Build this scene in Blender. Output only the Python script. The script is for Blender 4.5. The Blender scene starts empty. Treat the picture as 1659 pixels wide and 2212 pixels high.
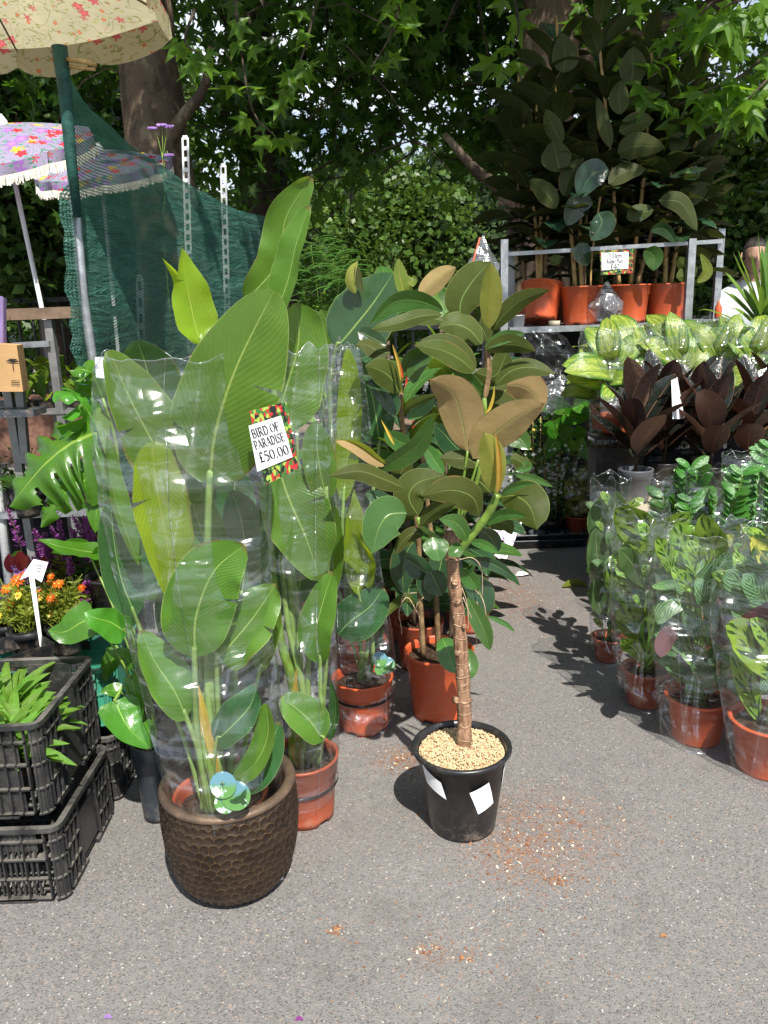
import bpy, math, random
import numpy as np
from mathutils import Vector, Matrix, Euler, noise

rad = math.radians
sc = bpy.context.scene
# ---------------------------------------------------------------- camera
F, CX, CY = 1720.0, 829.5, 1106.0
PITCH, ROLL, CAMH = rad(14.5), rad(2.0), 1.5
cam_d = bpy.data.cameras.new("camera")
cam = bpy.data.objects.new("camera", cam_d)
sc.collection.objects.link(cam)
cam_d.sensor_fit = 'HORIZONTAL'
cam_d.sensor_width = 36.0
cam_d.lens = 36.0 * F / 1659.0
cam_d.clip_end = 500
cam_d.clip_start = 0.05
cam.matrix_world = Matrix.Translation((0, 0, CAMH)) @ Matrix.Rotation(rad(90) - PITCH, 4, 'X') @ Matrix.Rotation(-ROLL, 4, 'Z')
sc.camera = cam
# ---------------------------------------------------------------- sky and sun
SUN_AZ, SUN_EL = rad(162), rad(54)
world = bpy.data.worlds.new("World")
sc.world = world
world.use_nodes = True
wt = world.node_tree
wt.nodes.clear()
w_out = wt.nodes.new('ShaderNodeOutputWorld')
w_bg = wt.nodes.new('ShaderNodeBackground')
w_sky = wt.nodes.new('ShaderNodeTexSky')
w_sky.sky_type = 'NISHITA'
w_sky.sun_disc = False
w_sky.sun_elevation = SUN_EL
w_sky.sun_rotation = SUN_AZ
w_sky.air_density = 1.0
w_sky.dust_density = 0.3
w_co = wt.nodes.new('ShaderNodeTexCoord')
w_map = wt.nodes.new('ShaderNodeMapping')
w_map.inputs['Scale'].default_value = (1.0, 1.0, 2.6)
w_no = wt.nodes.new('ShaderNodeTexNoise')
w_no.inputs['Scale'].default_value = 2.4
w_no.inputs['Detail'].default_value = 8
w_ra = wt.nodes.new('ShaderNodeMapRange')
w_ra.inputs['From Min'].default_value = 0.42
w_ra.inputs['From Max'].default_value = 0.58
w_mx = wt.nodes.new('ShaderNodeMix')
w_mx.data_type = 'RGBA'
w_mx.inputs['B'].default_value = (9.6, 10.2, 11.4, 1)
w_bg.inputs['Strength'].default_value = 0.072
wt.links.new(w_co.outputs['Generated'], w_map.inputs['Vector'])
wt.links.new(w_map.outputs[0], w_no.inputs['Vector'])
wt.links.new(w_no.outputs['Fac'], w_ra.inputs['Value'])
wt.links.new(w_ra.outputs[0], w_mx.inputs['Factor'])
wt.links.new(w_sky.outputs[0], w_mx.inputs['A'])
wt.links.new(w_mx.outputs['Result'], w_bg.inputs['Color'])
wt.links.new(w_bg.outputs[0], w_out.inputs[0])
sun_d = bpy.data.lights.new("sun", 'SUN')
sun_d.energy = 5.0
sun_d.angle = rad(0.53)
sun_d.color = (1.0, 0.955, 0.88)
sun = bpy.data.objects.new("sun", sun_d)
sc.collection.objects.link(sun)
to_sun = Vector((math.sin(SUN_AZ) * math.cos(SUN_EL), math.cos(SUN_AZ) * math.cos(SUN_EL), math.sin(SUN_EL)))
sun.rotation_euler = to_sun.to_track_quat('Z', 'Y').to_euler()
sun.location = (2, -3, 9)
sc.view_settings.view_transform = 'Standard'
sc.view_settings.look = 'None'
sc.view_settings.exposure = 0.80
sc.view_settings.gamma = 1.0
sc.view_settings.use_curve_mapping = False
sc.cycles.max_bounces = 8
sc.cycles.diffuse_bounces = 3
sc.cycles.glossy_bounces = 3
sc.cycles.transmission_bounces = 4
sc.cycles.transparent_max_bounces = 32
sc.cycles.caustics_reflective = False
sc.cycles.caustics_refractive = False

# ---------------------------------------------------------------- photo measurements -> places in the world
cr, sr, cp, sp = math.cos(ROLL), math.sin(ROLL), math.cos(PITCH), math.sin(PITCH)


def ray(x, y):
    dx, dy = (x - CX) / F, (y - CY) / F
    a = dx * cr - dy * sr
    b = dx * sr + dy * cr
    return Vector((a, cp - b * sp, -sp - b * cp))


def at(x, y, Y):
    d = ray(x, y)
    return Vector((0, 0, CAMH)) + d * (Y / d.y)


def gnd(x, y, z=0.0):
    d = ray(x, y)
    return Vector((0, 0, CAMH)) + d * ((z - CAMH) / d.z)


def scl(x, y, Y):
    """metres per measured unit at that depth"""
    return (Y / ray(x, y).y) / F


# ---------------------------------------------------------------- scene helpers
COL = sc.collection


def tag(o, label=None, cat=None, group=None, kind=None):
    if label: o['label'] = label
    if cat: o['category'] = cat
    if group: o['group'] = group
    if kind: o['kind'] = kind
    return o


def empty(name, loc, label=None, cat=None, group=None):
    o = bpy.data.objects.new(name, None)
    o.location = loc
    o.empty_display_size = 0.05
    COL.objects.link(o)
    return tag(o, label, cat, group)


def wloc(p):
    v = Vector((0, 0, 0))
    while p is not None:
        v += p.location
        p = p.parent
    return v


class MB:
    """collects geometry in world coordinates and links it as one mesh object"""

    def __init__(self):
        self.v, self.f, self.uv, self.mi = [], [], [], []
        self.smooth = True

    def add(self, verts, faces, uvs=None, mi=0):
        b = len(self.v)
        self.v.extend(verts)
        for f in faces:
            self.f.append(tuple(i + b for i in f))
            self.mi.append(mi)
            if uvs is not None:
                self.uv.append([uvs[i] for i in f])
            else:
                self.uv.append(None)
        return self

    def box(self, c, s, rz=0, mi=0, tilt=None):
        hx, hy, hz = s[0] / 2, s[1] / 2, s[2] / 2
        m = Matrix.Rotation(rz, 3, 'Z')
        if tilt is not None:
            m = m @ tilt
        c = Vector(c)
        vs = [c + m @ Vector((x * hx, y * hy, z * hz)) for x in (-1, 1) for y in (-1, 1) for z in (-1, 1)]
        fs = [(0, 1, 3, 2), (4, 6, 7, 5), (0, 4, 5, 1), (2, 3, 7, 6), (0, 2, 6, 4), (1, 5, 7, 3)]
        return self.add(vs, fs, mi=mi)

    def beam(self, a, b, w, h, mi=0):
        a, b = Vector(a), Vector(b)
        d = (b - a)
        L = d.length
        q = d.to_track_quat('X', 'Z').to_matrix()
        c = (a + b) / 2
        vs = [c + q @ Vector((x * L / 2, y * w / 2, z * h / 2)) for x in (-1, 1) for y in (-1, 1) for z in (-1, 1)]
        fs = [(0, 1, 3, 2), (4, 6, 7, 5), (0, 4, 5, 1), (2, 3, 7, 6), (0, 2, 6, 4), (1, 5, 7, 3)]
        return self.add(vs, fs, mi=mi)

    def tube(self, pts, radii, n=8, cap=True, mi=0):
        pts = [Vector(p) for p in pts]
        if not hasattr(radii, '__len__'):
            radii = [radii] * len(pts)
        vs, uv = [], []
        up = Vector((0.13, 0.21, 1)).normalized()
        prev = None
        acc = 0
        for i, p in enumerate(pts):
            t = (pts[min(i + 1, len(pts) - 1)] - pts[max(i - 1, 0)])
            if t.length < 1e-9: t = Vector((0, 0, 1))
            t.normalize()
            if prev is None:
                a = t.cross(up if abs(t.dot(up)) < 0.9 else Vector((1, 0, 0))).normalized()
            else:
                a = (prev - t * prev.dot(t)).normalized()
            prev = a
            b = t.cross(a)
            if i: acc += (p - pts[i - 1]).length
            for k in range(n):
                an = 2 * math.pi * k / n
                vs.append(p + (a * math.cos(an) + b * math.sin(an)) * radii[i])
                uv.append((k / n, acc))
        fs = []
        for i in range(len(pts) - 1):
            for k in range(n):
                fs.append((i * n + k, i * n + (k + 1) % n, (i + 1) * n + (k + 1) % n, (i + 1) * n + k))
        if cap:
            fs.append(tuple(range(n - 1, -1, -1)))
            fs.append(tuple((len(pts) - 1) * n + k for k in range(n)))
        return self.add(vs, fs, uv, mi)

    def lathe(self, prof, c, n=32, mi=0, closed=False, sx=1, sy=1, wob=None):
        """prof: list of (r, z); c: world base"""
        c = Vector(c)
        vs, uv = [], []
        for j, (r, z) in enumerate(prof):
            for k in range(n):
                a = 2 * math.pi * k / n
                rr = r * (wob(a, z) if wob else 1)
                vs.append(c + Vector((math.cos(a) * rr * sx, math.sin(a) * rr * sy, z)))
                uv.append((k / n, j / max(1, len(prof) - 1)))
        fs = []
        m = len(prof)
        for j in range(m - 1):
            for k in range(n):
                fs.append((j * n + k, j * n + (k + 1) % n, (j + 1) * n + (k + 1) % n, (j + 1) * n + k))
        if closed:
            fs.append(tuple(range(n - 1, -1, -1)))
            fs.append(tuple((m - 1) * n + k for k in range(n)))
        return self.add(vs, fs, uv, mi)

    def grid(self, P, uvs=None, mi=0):
        """P[i][j] world points"""
        nu, nv = len(P), len(P[0])
        vs = [p for row in P for p in row]
        uv = [(i / (nu - 1), j / (nv - 1)) for i in range(nu) for j in range(nv)]
        fs = [(i * nv + j, (i + 1) * nv + j, (i + 1) * nv + j + 1, i * nv + j + 1) for i in range(nu - 1) for j in range(nv - 1)]
        return self.add(vs, fs, uv, mi)

    def mesh(self, name, mats, origin=Vector((0, 0, 0)), smooth=None):
        me = bpy.data.meshes.new(name)
        o = Vector(origin)
        vv = np.array([tuple(Vector(v) - o) for v in self.v], dtype=np.float32) if self.v else np.zeros((0, 3), np.float32)
        me.from_pydata(vv.tolist(), [], self.f)
        if any(u is not None for u in self.uv):
            ul = me.uv_layers.new(name="UVMap")
            flat = []
            for f, u in zip(self.f, self.uv):
                if u is None:
                    flat.extend([0.0, 0.0] * len(f))
                else:
                    for q in u: flat.extend(q)
            ul.data.foreach_set('uv', flat)
        if not isinstance(mats, (list, tuple)): mats = [mats]
        for m in mats: me.materials.append(m)
        if len(mats) > 1: me.polygons.foreach_set('material_index', self.mi)
        s = self.smooth if smooth is None else smooth
        me.polygons.foreach_set('use_smooth', [s] * len(self.f))
        me.update()
        return me

    def build(self, name, mats, parent=None, smooth=None, origin=None, **kw):
        o = wloc(parent) if parent is not None else Vector(origin if origin is not None else (0, 0, 0))
        me = self.mesh(name, mats, o, smooth)
        ob = bpy.data.objects.new(name, me)
        COL.objects.link(ob)
        if parent is not None:
            ob.parent = parent
        else:
            ob.location = o
        return tag(ob, **kw)


def flat_mesh(name, me, parent, loc, rot=None, scale=1.0, **kw):
    """a child that shares mesh data; loc is in world space"""
    ob = bpy.data.objects.new(name, me)
    COL.objects.link(ob)
    if parent is not None:
        ob.parent = parent
        ob.location = Vector(loc) - wloc(parent)
    else:
        ob.location = loc
    if rot is not None:
        ob.rotation_mode = 'QUATERNION'
        ob.rotation_quaternion = rot
    if hasattr(scale, '__len__'): ob.scale = scale
    else: ob.scale = (scale,) * 3
    return tag(ob, **kw)


def spline(pts, n):
    """Catmull-Rom through pts, n+1 samples"""
    pts = [Vector(p) for p in pts]
    if len(pts) == 2:
        return [pts[0].lerp(pts[1], i / n) for i in range(n + 1)]
    P = [pts[0] * 2 - pts[1]] + pts + [pts[-1] * 2 - pts[-2]]
    out = []
    m = len(pts) - 1
    for i in range(n + 1):
        t = i / n * m
        k = min(int(t), m - 1)
        u = t - k
        a, b, c, d = P[k], P[k + 1], P[k + 2], P[k + 3]
        out.append(0.5 * ((2 * b) + (c - a) * u + (2 * a - 5 * b + 4 * c - d) * u * u + (3 * b - a - 3 * c + d) * u * u * u))
    return out


# ---------------------------------------------------------------- materials
class N:
    def __init__(self, name):
        self.m = bpy.data.materials.new(name)
        self.m.use_nodes = True
        self.t = self.m.node_tree
        self.t.nodes.clear()
        self.out = self.t.nodes.new('ShaderNodeOutputMaterial')

    def n(self, typ, **kw):
        nd = self.t.nodes.new('ShaderNode' + typ)
        for k, v in kw.items():
            if k.startswith('_'):
                setattr(nd, k[1:], v)
            else:
                self.set(nd.inputs[k.replace('__', ' ')] if k.replace('__', ' ') in nd.inputs else nd.inputs[int(k[1:])], v)
        return nd

    def set(self, inp, v):
        if isinstance(v, bpy.types.NodeSocket):
            self.t.links.new(v, inp)
        elif isinstance(v, bpy.types.Node):
            self.t.links.new(v.outputs[0], inp)
        else:
            if hasattr(v, '__len__') and len(v) == 3 and inp.type == 'RGBA': v = (*v, 1)
            inp.default_value = v

    def math(self, op, a, b=None, c=None, clamp=False):
        nd = self.t.nodes.new('ShaderNodeMath')
        nd.operation = op
        nd.use_clamp = clamp
        self.set(nd.inputs[0], a)
        if b is not None: self.set(nd.inputs[1], b)
        if c is not None: self.set(nd.inputs[2], c)
        return nd.outputs[0]

    def ramp(self, v, lo, hi, a=0.0, b=1.0, smooth=True):
        nd = self.t.nodes.new('ShaderNodeMapRange')
        nd.interpolation_type = 'SMOOTHSTEP' if smooth else 'LINEAR'
        self.set(nd.inputs[0], v)
        for i, q in enumerate((lo, hi, a, b)): self.set(nd.inputs[i + 1], q)
        return nd.outputs[0]

    def mix(self, f, a, b):
        nd = self.t.nodes.new('ShaderNodeMix')
        nd.data_type = 'RGBA'
        self.set(nd.inputs['Factor'], f)
        self.set(nd.inputs['A'], a)
        self.set(nd.inputs['B'], b)
        return nd.outputs['Result']

    def noise(self, scale, detail=4, rough=0.55, vec=None, dist=0.0):
        nd = self.t.nodes.new('ShaderNodeTexNoise')
        nd.inputs['Scale'].default_value = scale
        nd.inputs['Detail'].default_value = detail
        nd.inputs['Roughness'].default_value = rough
        nd.inputs['Distortion'].default_value = dist
        self.set(nd.inputs['Vector'], vec if vec is not None else self.obj())
        return nd.outputs['Fac']

    def obj(self):
        if not hasattr(self, '_tc'): self._tc = self.t.nodes.new('ShaderNodeTexCoord')
        return self._tc.outputs['Object']

    def uv(self):
        self.obj()
        if not hasattr(self, '_uv'):
            s = self.t.nodes.new('ShaderNodeSeparateXYZ')
            self.t.links.new(self._tc.outputs['UV'], s.inputs[0])
            self._uv = s
        return self._uv.outputs[0], self._uv.outputs[1]

    def mapping(self, vec, scale=(1, 1, 1), loc=(0, 0, 0), rot=(0, 0, 0)):
        nd = self.t.nodes.new('ShaderNodeMapping')
        self.set(nd.inputs['Vector'], vec)
        nd.inputs['Scale'].default_value = scale
        nd.inputs['Location'].default_value = loc
        nd.inputs['Rotation'].default_value = rot
        return nd.outputs[0]

    def bump(self, h, strength=0.3, dist=0.01, normal=None):
        nd = self.t.nodes.new('ShaderNodeBump')
        nd.inputs['Strength'].default_value = strength
        nd.inputs['Distance'].default_value = dist
        self.set(nd.inputs['Height'], h)
        if normal is not None: self.set(nd.inputs['Normal'], normal)
        return nd.outputs[0]

    def pbsdf(self, color, rough=0.5, metal=0.0, spec=0.5, normal=None, **kw):
        nd = self.t.nodes.new('ShaderNodeBsdfPrincipled')
        self.set(nd.inputs['Base Color'], color)
        self.set(nd.inputs['Roughness'], rough)
        self.set(nd.inputs['Metallic'], metal)
        self.set(nd.inputs['Specular IOR Level'], spec)
        if normal is not None: self.set(nd.inputs['Normal'], normal)
        for k, v in kw.items(): self.set(nd.inputs[k.replace('_', ' ')], v)
        return nd.outputs[0]

    def mixs(self, f, a, b):
        nd = self.t.nodes.new('ShaderNodeMixShader')
        self.set(nd.inputs[0], f)
        self.set(nd.inputs[1], a)
        self.set(nd.inputs[2], b)
        return nd.outputs[0]

    def end(self, s):
        self.t.links.new(s, self.out.inputs[0])
        return self.m


def scale_col(c, k):
    return tuple(min(1, x * k) for x in c[:3])


def simple(name, col, rough=0.6, metal=0.0, spec=0.4, var=0.18, nscale=14, bump=0.15, bscale=90, dirt=None):
    q = N(name)
    n1 = q.noise(nscale, 5)
    col2 = scale_col(col, 1 + var)
    col1 = scale_col(col, 1 - var)
    c = q.mix(q.ramp(n1, 0.3, 0.7), col1, col2)
    if dirt is not None:
        c = q.mix(q.math('MULTIPLY', q.ramp(q.noise(7, 6, 0.7), 0.5, 0.75), dirt[3]), c, dirt[:3])
    b = q.bump(q.noise(bscale, 3), bump, 0.003)
    r = q.ramp(n1, 0.2, 0.8, max(0.05, rough - 0.1), min(1, rough + 0.1))
    return q.end(q.pbsdf(c, r, metal, spec, b))


def leafmat(name, top, under, rib, rough=0.35, spec=0.5, transl=0.3, tcol=None, vein=14, slope=0.5, vdark=0.85,
            rimc=None, pattern=None, vstr=0.22, hvar=0.14, blot=None, vb=0.10):
    """two-sided leaf: u runs stalk to tip, v runs edge to edge"""
    q = N(name)
    u, vv = q.uv()
    av = q.math('ABSOLUTE', q.math('SUBTRACT', q.math('MULTIPLY', vv, 2.0), 1.0))
    info = q.n('ObjectInfo')
    rnd = info.outputs['Random']
    geo = q.n('NewGeometry')
    back = geo.outputs['Backfacing']
    n1 = q.noise(9, 4)
    mid = q.ramp(av, q.ramp(u, 0, 1, 0.022, 0.004, False), q.ramp(u, 0, 1, 0.055, 0.02, False), 1, 0)
    ph = q.math('SUBTRACT', q.math('MULTIPLY', u, float(vein)), q.math('MULTIPLY', av, vein * slope))
    ph = q.math('ADD', ph, q.math('MULTIPLY', n1, 1.3))
    s = q.math('SINE', q.math('MULTIPLY', ph, 6.2832))
    line = q.math('MULTIPLY', q.ramp(s, 0.82, 1.0), q.ramp(q.noise(6, 3), 0.3, 0.65, 0.25, 1.0))
    topc = q.mix(q.ramp(n1, 0.3, 0.7), scale_col(top, 1 - hvar), scale_col(top, 1 + hvar))
    if pattern == 'stripe':
        m = q.ramp(q.math('SINE', q.math('MULTIPLY', ph, 6.2832)), -0.35, 0.0)
        inner = q.ramp(av, 0.10, 0.18)
        outer = q.ramp(av, 0.86, 0.74)
        alt = q.ramp(q.math('SINE', q.math('MULTIPLY', ph, 3.1416)), -0.5, 0.6, 0.35, 1)
        outer2 = q.math('LESS_THAN', av, q.math('MULTIPLY', alt, 0.86))
        m = q.math('MULTIPLY', q.math('MULTIPLY', m, inner), q.math('MULTIPLY', outer, outer2))
        topc = q.mix(m, topc, blot)
    elif pattern == 'silver':
        m = q.ramp(q.math('SINE', q.math('MULTIPLY', ph, 6.2832)), -0.6, -0.2, 1, 0)
        m = q.math('MULTIPLY', m, q.ramp(av, 0.04, 0.1))
        topc = q.mix(m, topc, blot)
    elif pattern == 'dieff':
        v3 = q.n('CombineXYZ')
        q.set(v3.inputs[0], q.math('MULTIPLY', ph, 1.6))
        q.set(v3.inputs[1], q.math('MULTIPLY', av, 1.8))
        q.set(v3.inputs[2], q.math('MULTIPLY', rnd, 20.0))
        nz = q.noise(1.5, 4, 0.72, v3.outputs[0])
        m = q.ramp(nz, 0.46, 0.52)
        m = q.math('MULTIPLY', m, q.ramp(av, 0.95, 0.7))
        topc = q.mix(m, topc, blot)
    elif pattern == 'croton':
        nz = q.noise(26, 3, 0.7)
        near = q.ramp(av, 0.05, 0.55, 1, 0)
        m = q.math('MAXIMUM', q.math('MULTIPLY', near, 0.8), q.ramp(nz, 0.5, 0.6))
        topc = q.mix(m, topc, blot)
    topc = q.mix(q.math('MULTIPLY', line, vstr), topc, scale_col(top, vdark) if vdark < 1 else rib)
    topc = q.mix(mid, topc, rib)
    unc = q.mix(q.ramp(n1, 0.3, 0.7), scale_col(under, 0.9), scale_col(under, 1.1))
    unc = q.mix(q.math('MULTIPLY', mid, 0.7), unc, scale_col(rib, 1.0))
    unc = q.mix(q.math('MULTIPLY', line, vstr), unc, scale_col(under, 0.75))
    if rimc is not None:
        e = q.math('MULTIPLY', q.ramp(av, 0.965, 0.99), 0.7)
        topc = q.mix(e, topc, rimc)
        unc = q.mix(e, unc, rimc)
    col = q.mix(back, topc, unc)
    hs = q.n('HueSaturation', Color=col)
    q.set(hs.inputs['Value'], q.ramp(rnd, 0, 1, 0.82, 1.2, False))
    q.set(hs.inputs['Hue'], q.ramp(rnd, 0, 1, 0.487, 0.51, False))
    # dust and small blemishes
    sp_ = q.ramp(q.noise(38, 5, 0.7), 0.66, 0.8)
    col = q.mix(q.math('MULTIPLY', sp_, 0.35), hs.outputs[0], (0.30, 0.27, 0.15))
    eb = q.math('MULTIPLY', q.ramp(av, 0.86, 0.99), q.ramp(q.noise(5, 5, 0.7, None), 0.55, 0.62))
    eb = q.math('MAXIMUM', eb, q.math('MULTIPLY', q.ramp(u, 0.955, 0.995), q.ramp(rnd, 0.4, 0.6)))
    col = q.mix(q.math('MULTIPLY', eb, 0.75), col, (0.16, 0.085, 0.03))
    h = q.math('ADD', q.math('MULTIPLY', q.math('SINE', q.math('MULTIPLY', ph, 6.2832)), vb), q.math('MULTIPLY', mid, 1.2))
    h = q.math('ADD', h, q.math('MULTIPLY', q.noise(13, 4, 0.6), 2.2))
    b = q.bump(h, 0.35, 0.004)
    r = q.mix(back, (rough,) * 3, (min(1, rough + 0.34),) * 3)
    r = q.math('ADD', r, q.ramp(q.noise(17, 4), 0.35, 0.7, -0.06, 0.12))
    bs = q.pbsdf(col, r, 0, q.ramp(back, 0, 1, spec, spec * .3, False), b)
    tc = q.mix(0.6, col, tcol if tcol is not None else scale_col(top, 2.2))
    tr = q.n('BsdfTranslucent', Color=tc, Normal=b)
    return q.end(q.mixs(transl, bs, tr.outputs[0]))
# ================================================================= materials
# leaves
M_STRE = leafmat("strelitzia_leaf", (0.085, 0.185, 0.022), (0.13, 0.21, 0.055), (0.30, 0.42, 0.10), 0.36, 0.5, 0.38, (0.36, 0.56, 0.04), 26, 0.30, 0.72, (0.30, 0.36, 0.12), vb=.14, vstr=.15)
M_STRY = leafmat("strelitzia_leaf_bright", (0.23, 0.37, 0.022), (0.22, 0.36, 0.04), (0.42, 0.52, 0.08), 0.36, 0.5, 0.55, (0.62, 0.80, 0.03), 22, 0.30, 0.6, (0.36, 0.42, 0.08), vb=.14, vstr=.2)  # brightened yellow-green carries strong sunlight showing through the blade
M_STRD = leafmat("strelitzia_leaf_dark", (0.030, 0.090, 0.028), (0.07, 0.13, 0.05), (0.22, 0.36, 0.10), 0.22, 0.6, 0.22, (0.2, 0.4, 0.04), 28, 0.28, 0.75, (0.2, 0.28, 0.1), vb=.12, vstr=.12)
M_RUB = leafmat("rubber_leaf", (0.020, 0.056, 0.022), (0.046, 0.060, 0.011), (0.17, 0.26, 0.07), 0.24, 0.55, 0.13, (0.22, 0.30, 0.03), 22, 0.18, 0.9, (0.20, 0.24, 0.08), vstr=0.10, vb=.03)  # underside darkened to stand in for the leaves' own shadow
M_RUBG = leafmat("rubber_leaf_green", (0.045, 0.120, 0.025), (0.050, 0.068, 0.013), (0.17, 0.27, 0.06), 0.25, 0.55, 0.25, (0.30, 0.48, 0.03), 20, 0.2, 0.9, (0.24, 0.32, 0.1), vstr=0.10, vb=.03)
M_RUBY = leafmat("rubber_leaf_young", (0.14, 0.20, 0.03), (0.24, 0.25, 0.055), (0.50, 0.28, 0.10), 0.26, 0.5, 0.4, (0.55, 0.60, 0.04), 20, 0.2, 0.9, (0.36, 0.34, 0.12), vstr=0.10, vb=.03)
M_RUBT = leafmat("rubber_leaf_tan_underside", (0.035, 0.080, 0.025), (0.27, 0.19, 0.085), (0.22, 0.26, 0.08), 0.3, 0.5, 0.12, (0.30, 0.25, 0.06), 26, 0.12, 0.92, (0.16, 0.14, 0.06), vstr=0.08, vb=.03)
M_RUBS = leafmat("tall_rubber_leaf", (0.015, 0.046, 0.020), (0.042, 0.054, 0.015), (0.13, 0.17, 0.07), 0.24, 0.55, 0.10, (0.2, 0.24, 0.04), 20, 0.2, 0.9, (0.16, 0.17, 0.08), vstr=0.10, vb=.03)
M_BURG = leafmat("burgundy_leaf", (0.012, 0.016, 0.012), (0.040, 0.024, 0.020), (0.22, 0.10, 0.06), 0.22, 0.6, 0.06, (0.25, 0.08, 0.04), 20, 0.2, 0.9, (0.20, 0.15, 0.09), vstr=0.08, vb=.03)  # shaded copy: underside kept near black to stand in for shade
M_BURGP = leafmat("burgundy_leaf_lit_underside", (0.014, 0.018, 0.012), (0.165, 0.095, 0.070), (0.35, 0.16, 0.09), 0.25, 0.6, 0.06, (0.3, 0.1, 0.05), 24, 0.15, 0.9, (0.24, 0.16, 0.1), vstr=0.08, vb=.03)  # lit copy: pinkish sunlight put into the underside colour
M_MONS = leafmat("monstera_leaf", (0.055, 0.180, 0.014), (0.10, 0.20, 0.04), (0.24, 0.42, 0.06), 0.25, 0.55, 0.33, (0.25, 0.62, 0.02), 6, 0.8, 0.9, None, vstr=0.12, vb=.02)
M_LETT = leafmat("herb_leaf", (0.12, 0.26, 0.03), (0.18, 0.30, 0.08), (0.30, 0.42, 0.12), 0.45, 0.35, 0.4, (0.45, 0.68, 0.06), 8, 0.8, 0.8)
M_SMALL = leafmat("small_leaf", (0.07, 0.17, 0.02), (0.12, 0.2, 0.05), (0.2, 0.32, 0.08), 0.4, 0.4, 0.35, (0.35, 0.55, 0.04), 6, 0.7, 0.85)
M_DIEF = leafmat("dieffenbachia_leaf", (0.045, 0.15, 0.016), (0.16, 0.26, 0.06), (0.42, 0.52, 0.12), 0.3, 0.5, 0.35, (0.5, 0.62, 0.05), 9, 0.9, 0.8, None, 'dieff', blot=(0.38, 0.46, 0.07))
M_CALA = leafmat("calathea_leaf", (0.22, 0.38, 0.05), (0.16, 0.18, 0.09), (0.30, 0.45, 0.10), 0.34, 0.45, 0.3, (0.4, 0.55, 0.06), 5, 0.38, 0.9, (0.06, 0.14, 0.03), 'stripe', blot=(0.008, 0.042, 0.012))
M_CALF = leafmat("fan_calathea_leaf", (0.075, 0.14, 0.045), (0.16, 0.055, 0.06), (0.35, 0.40, 0.2), 0.36, 0.45, 0.25, (0.4, 0.5, 0.15), 11, 0.55, 0.9, None, 'stripe', blot=(0.07, 0.15, 0.05))
M_CTEN = leafmat("silver_calathea_leaf", (0.16, 0.30, 0.12), (0.15, 0.10, 0.09), (0.1, 0.2, 0.07), 0.36, 0.45, 0.25, (0.4, 0.6, 0.2), 6, 0.6, 0.9, (0.03, 0.11, 0.03), 'silver', blot=(0.010, 0.055, 0.018))
M_CPUR = leafmat("calathea_leaf_pink", (0.12, 0.08, 0.08), (0.14, 0.08, 0.085), (0.3, 0.2, 0.18), 0.4, 0.4, 0.3, (0.5, 0.3, 0.3), 8, 0.6, 0.8)
M_ZZ = leafmat("zz_leaf", (0.045, 0.155, 0.022), (0.09, 0.19, 0.05), (0.14, 0.3, 0.06), 0.2, 0.6, 0.22, (0.22, 0.5, 0.03), 5, 0.6, 0.92)
M_CROT = leafmat("croton_leaf", (0.03, 0.07, 0.015), (0.16, 0.16, 0.04), (0.50, 0.48, 0.08), 0.28, 0.5, 0.25, (0.6, 0.6, 0.06), 7, 0.8, 0.9, None, 'croton', blot=(0.50, 0.46, 0.09))
M_PALM = leafmat("palm_leaflet", (0.05, 0.13, 0.02), (0.08, 0.15, 0.04), (0.12, 0.2, 0.05), 0.35, 0.5, 0.3, (0.25, 0.45, 0.03), 2, 0.1, 0.95)
M_RED = leafmat("coleus_leaf", (0.10, 0.012, 0.015), (0.14, 0.03, 0.03), (0.2, 0.03, 0.03), 0.4, 0.4, 0.3, (0.5, 0.04, 0.04), 6, 0.8, 0.8)
M_SHEATH = leafmat("sheath", (0.45, 0.30, 0.05), (0.5, 0.3, 0.06), (0.5, 0.4, 0.1), 0.3, 0.5, 0.3, (0.8, 0.4, 0.03), 3, 0.1, 0.95)
M_SHEATHR = leafmat("red_sheath", (0.55, 0.06, 0.03), (0.5, 0.06, 0.03), (0.5, 0.1, 0.05), 0.3, 0.5, 0.3, (0.9, 0.1, 0.03), 3, 0.1, 0.95)


def treeleaf(name, c1, c2, tcol, transl=0.35, rough=0.4, nsc=0.9):
    q = N(name)
    geo = q.n('NewGeometry')
    rnd = geo.outputs['Random Per Island']
    c = q.mix(rnd, c1, c2)
    c = q.mix(q.ramp(q.noise(nsc, 3), 0.35, 0.65), scale_col(c1, 0.8), c)
    b = q.bump(q.noise(40, 2), 0.2, 0.004)
    bs = q.pbsdf(c, rough, 0, 0.35, b)
    tr = q.n('BsdfTranslucent', Color=q.mix(0.5, c, tcol), Normal=b)
    return q.end(q.mixs(transl, bs, tr.outputs[0]))


M_PLANE = treeleaf("plane_tree_leaf", (0.030, 0.080, 0.010), (0.066, 0.15, 0.018), (0.26, 0.54, 0.03), 0.42)
M_PLANEF = treeleaf("plane_tree_sunlit_leaf", (0.08, 0.19, 0.015), (0.18, 0.32, 0.02), (0.50, 0.80, 0.03), 0.50)  # lit copy of the plane leaf, sunshine put into the green
M_FAR = treeleaf("far_tree_leaf", (0.045, 0.095, 0.015), (0.11, 0.19, 0.025), (0.22, 0.36, 0.03), 0.30)
M_FARG = treeleaf("grey_green_tree_leaf", (0.04, 0.075, 0.028), (0.09, 0.135, 0.05), (0.22, 0.34, 0.10), 0.30)
M_HEDGE = treeleaf("hedge_leaf", (0.035, 0.085, 0.016), (0.08, 0.15, 0.022), (0.15, 0.26, 0.02), 0.25)
M_HERB = treeleaf("flower_stem_leaf", (0.20, 0.26, 0.03), (0.34, 0.38, 0.06), (0.6, 0.65, 0.05), 0.4, nsc=9)
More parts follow.
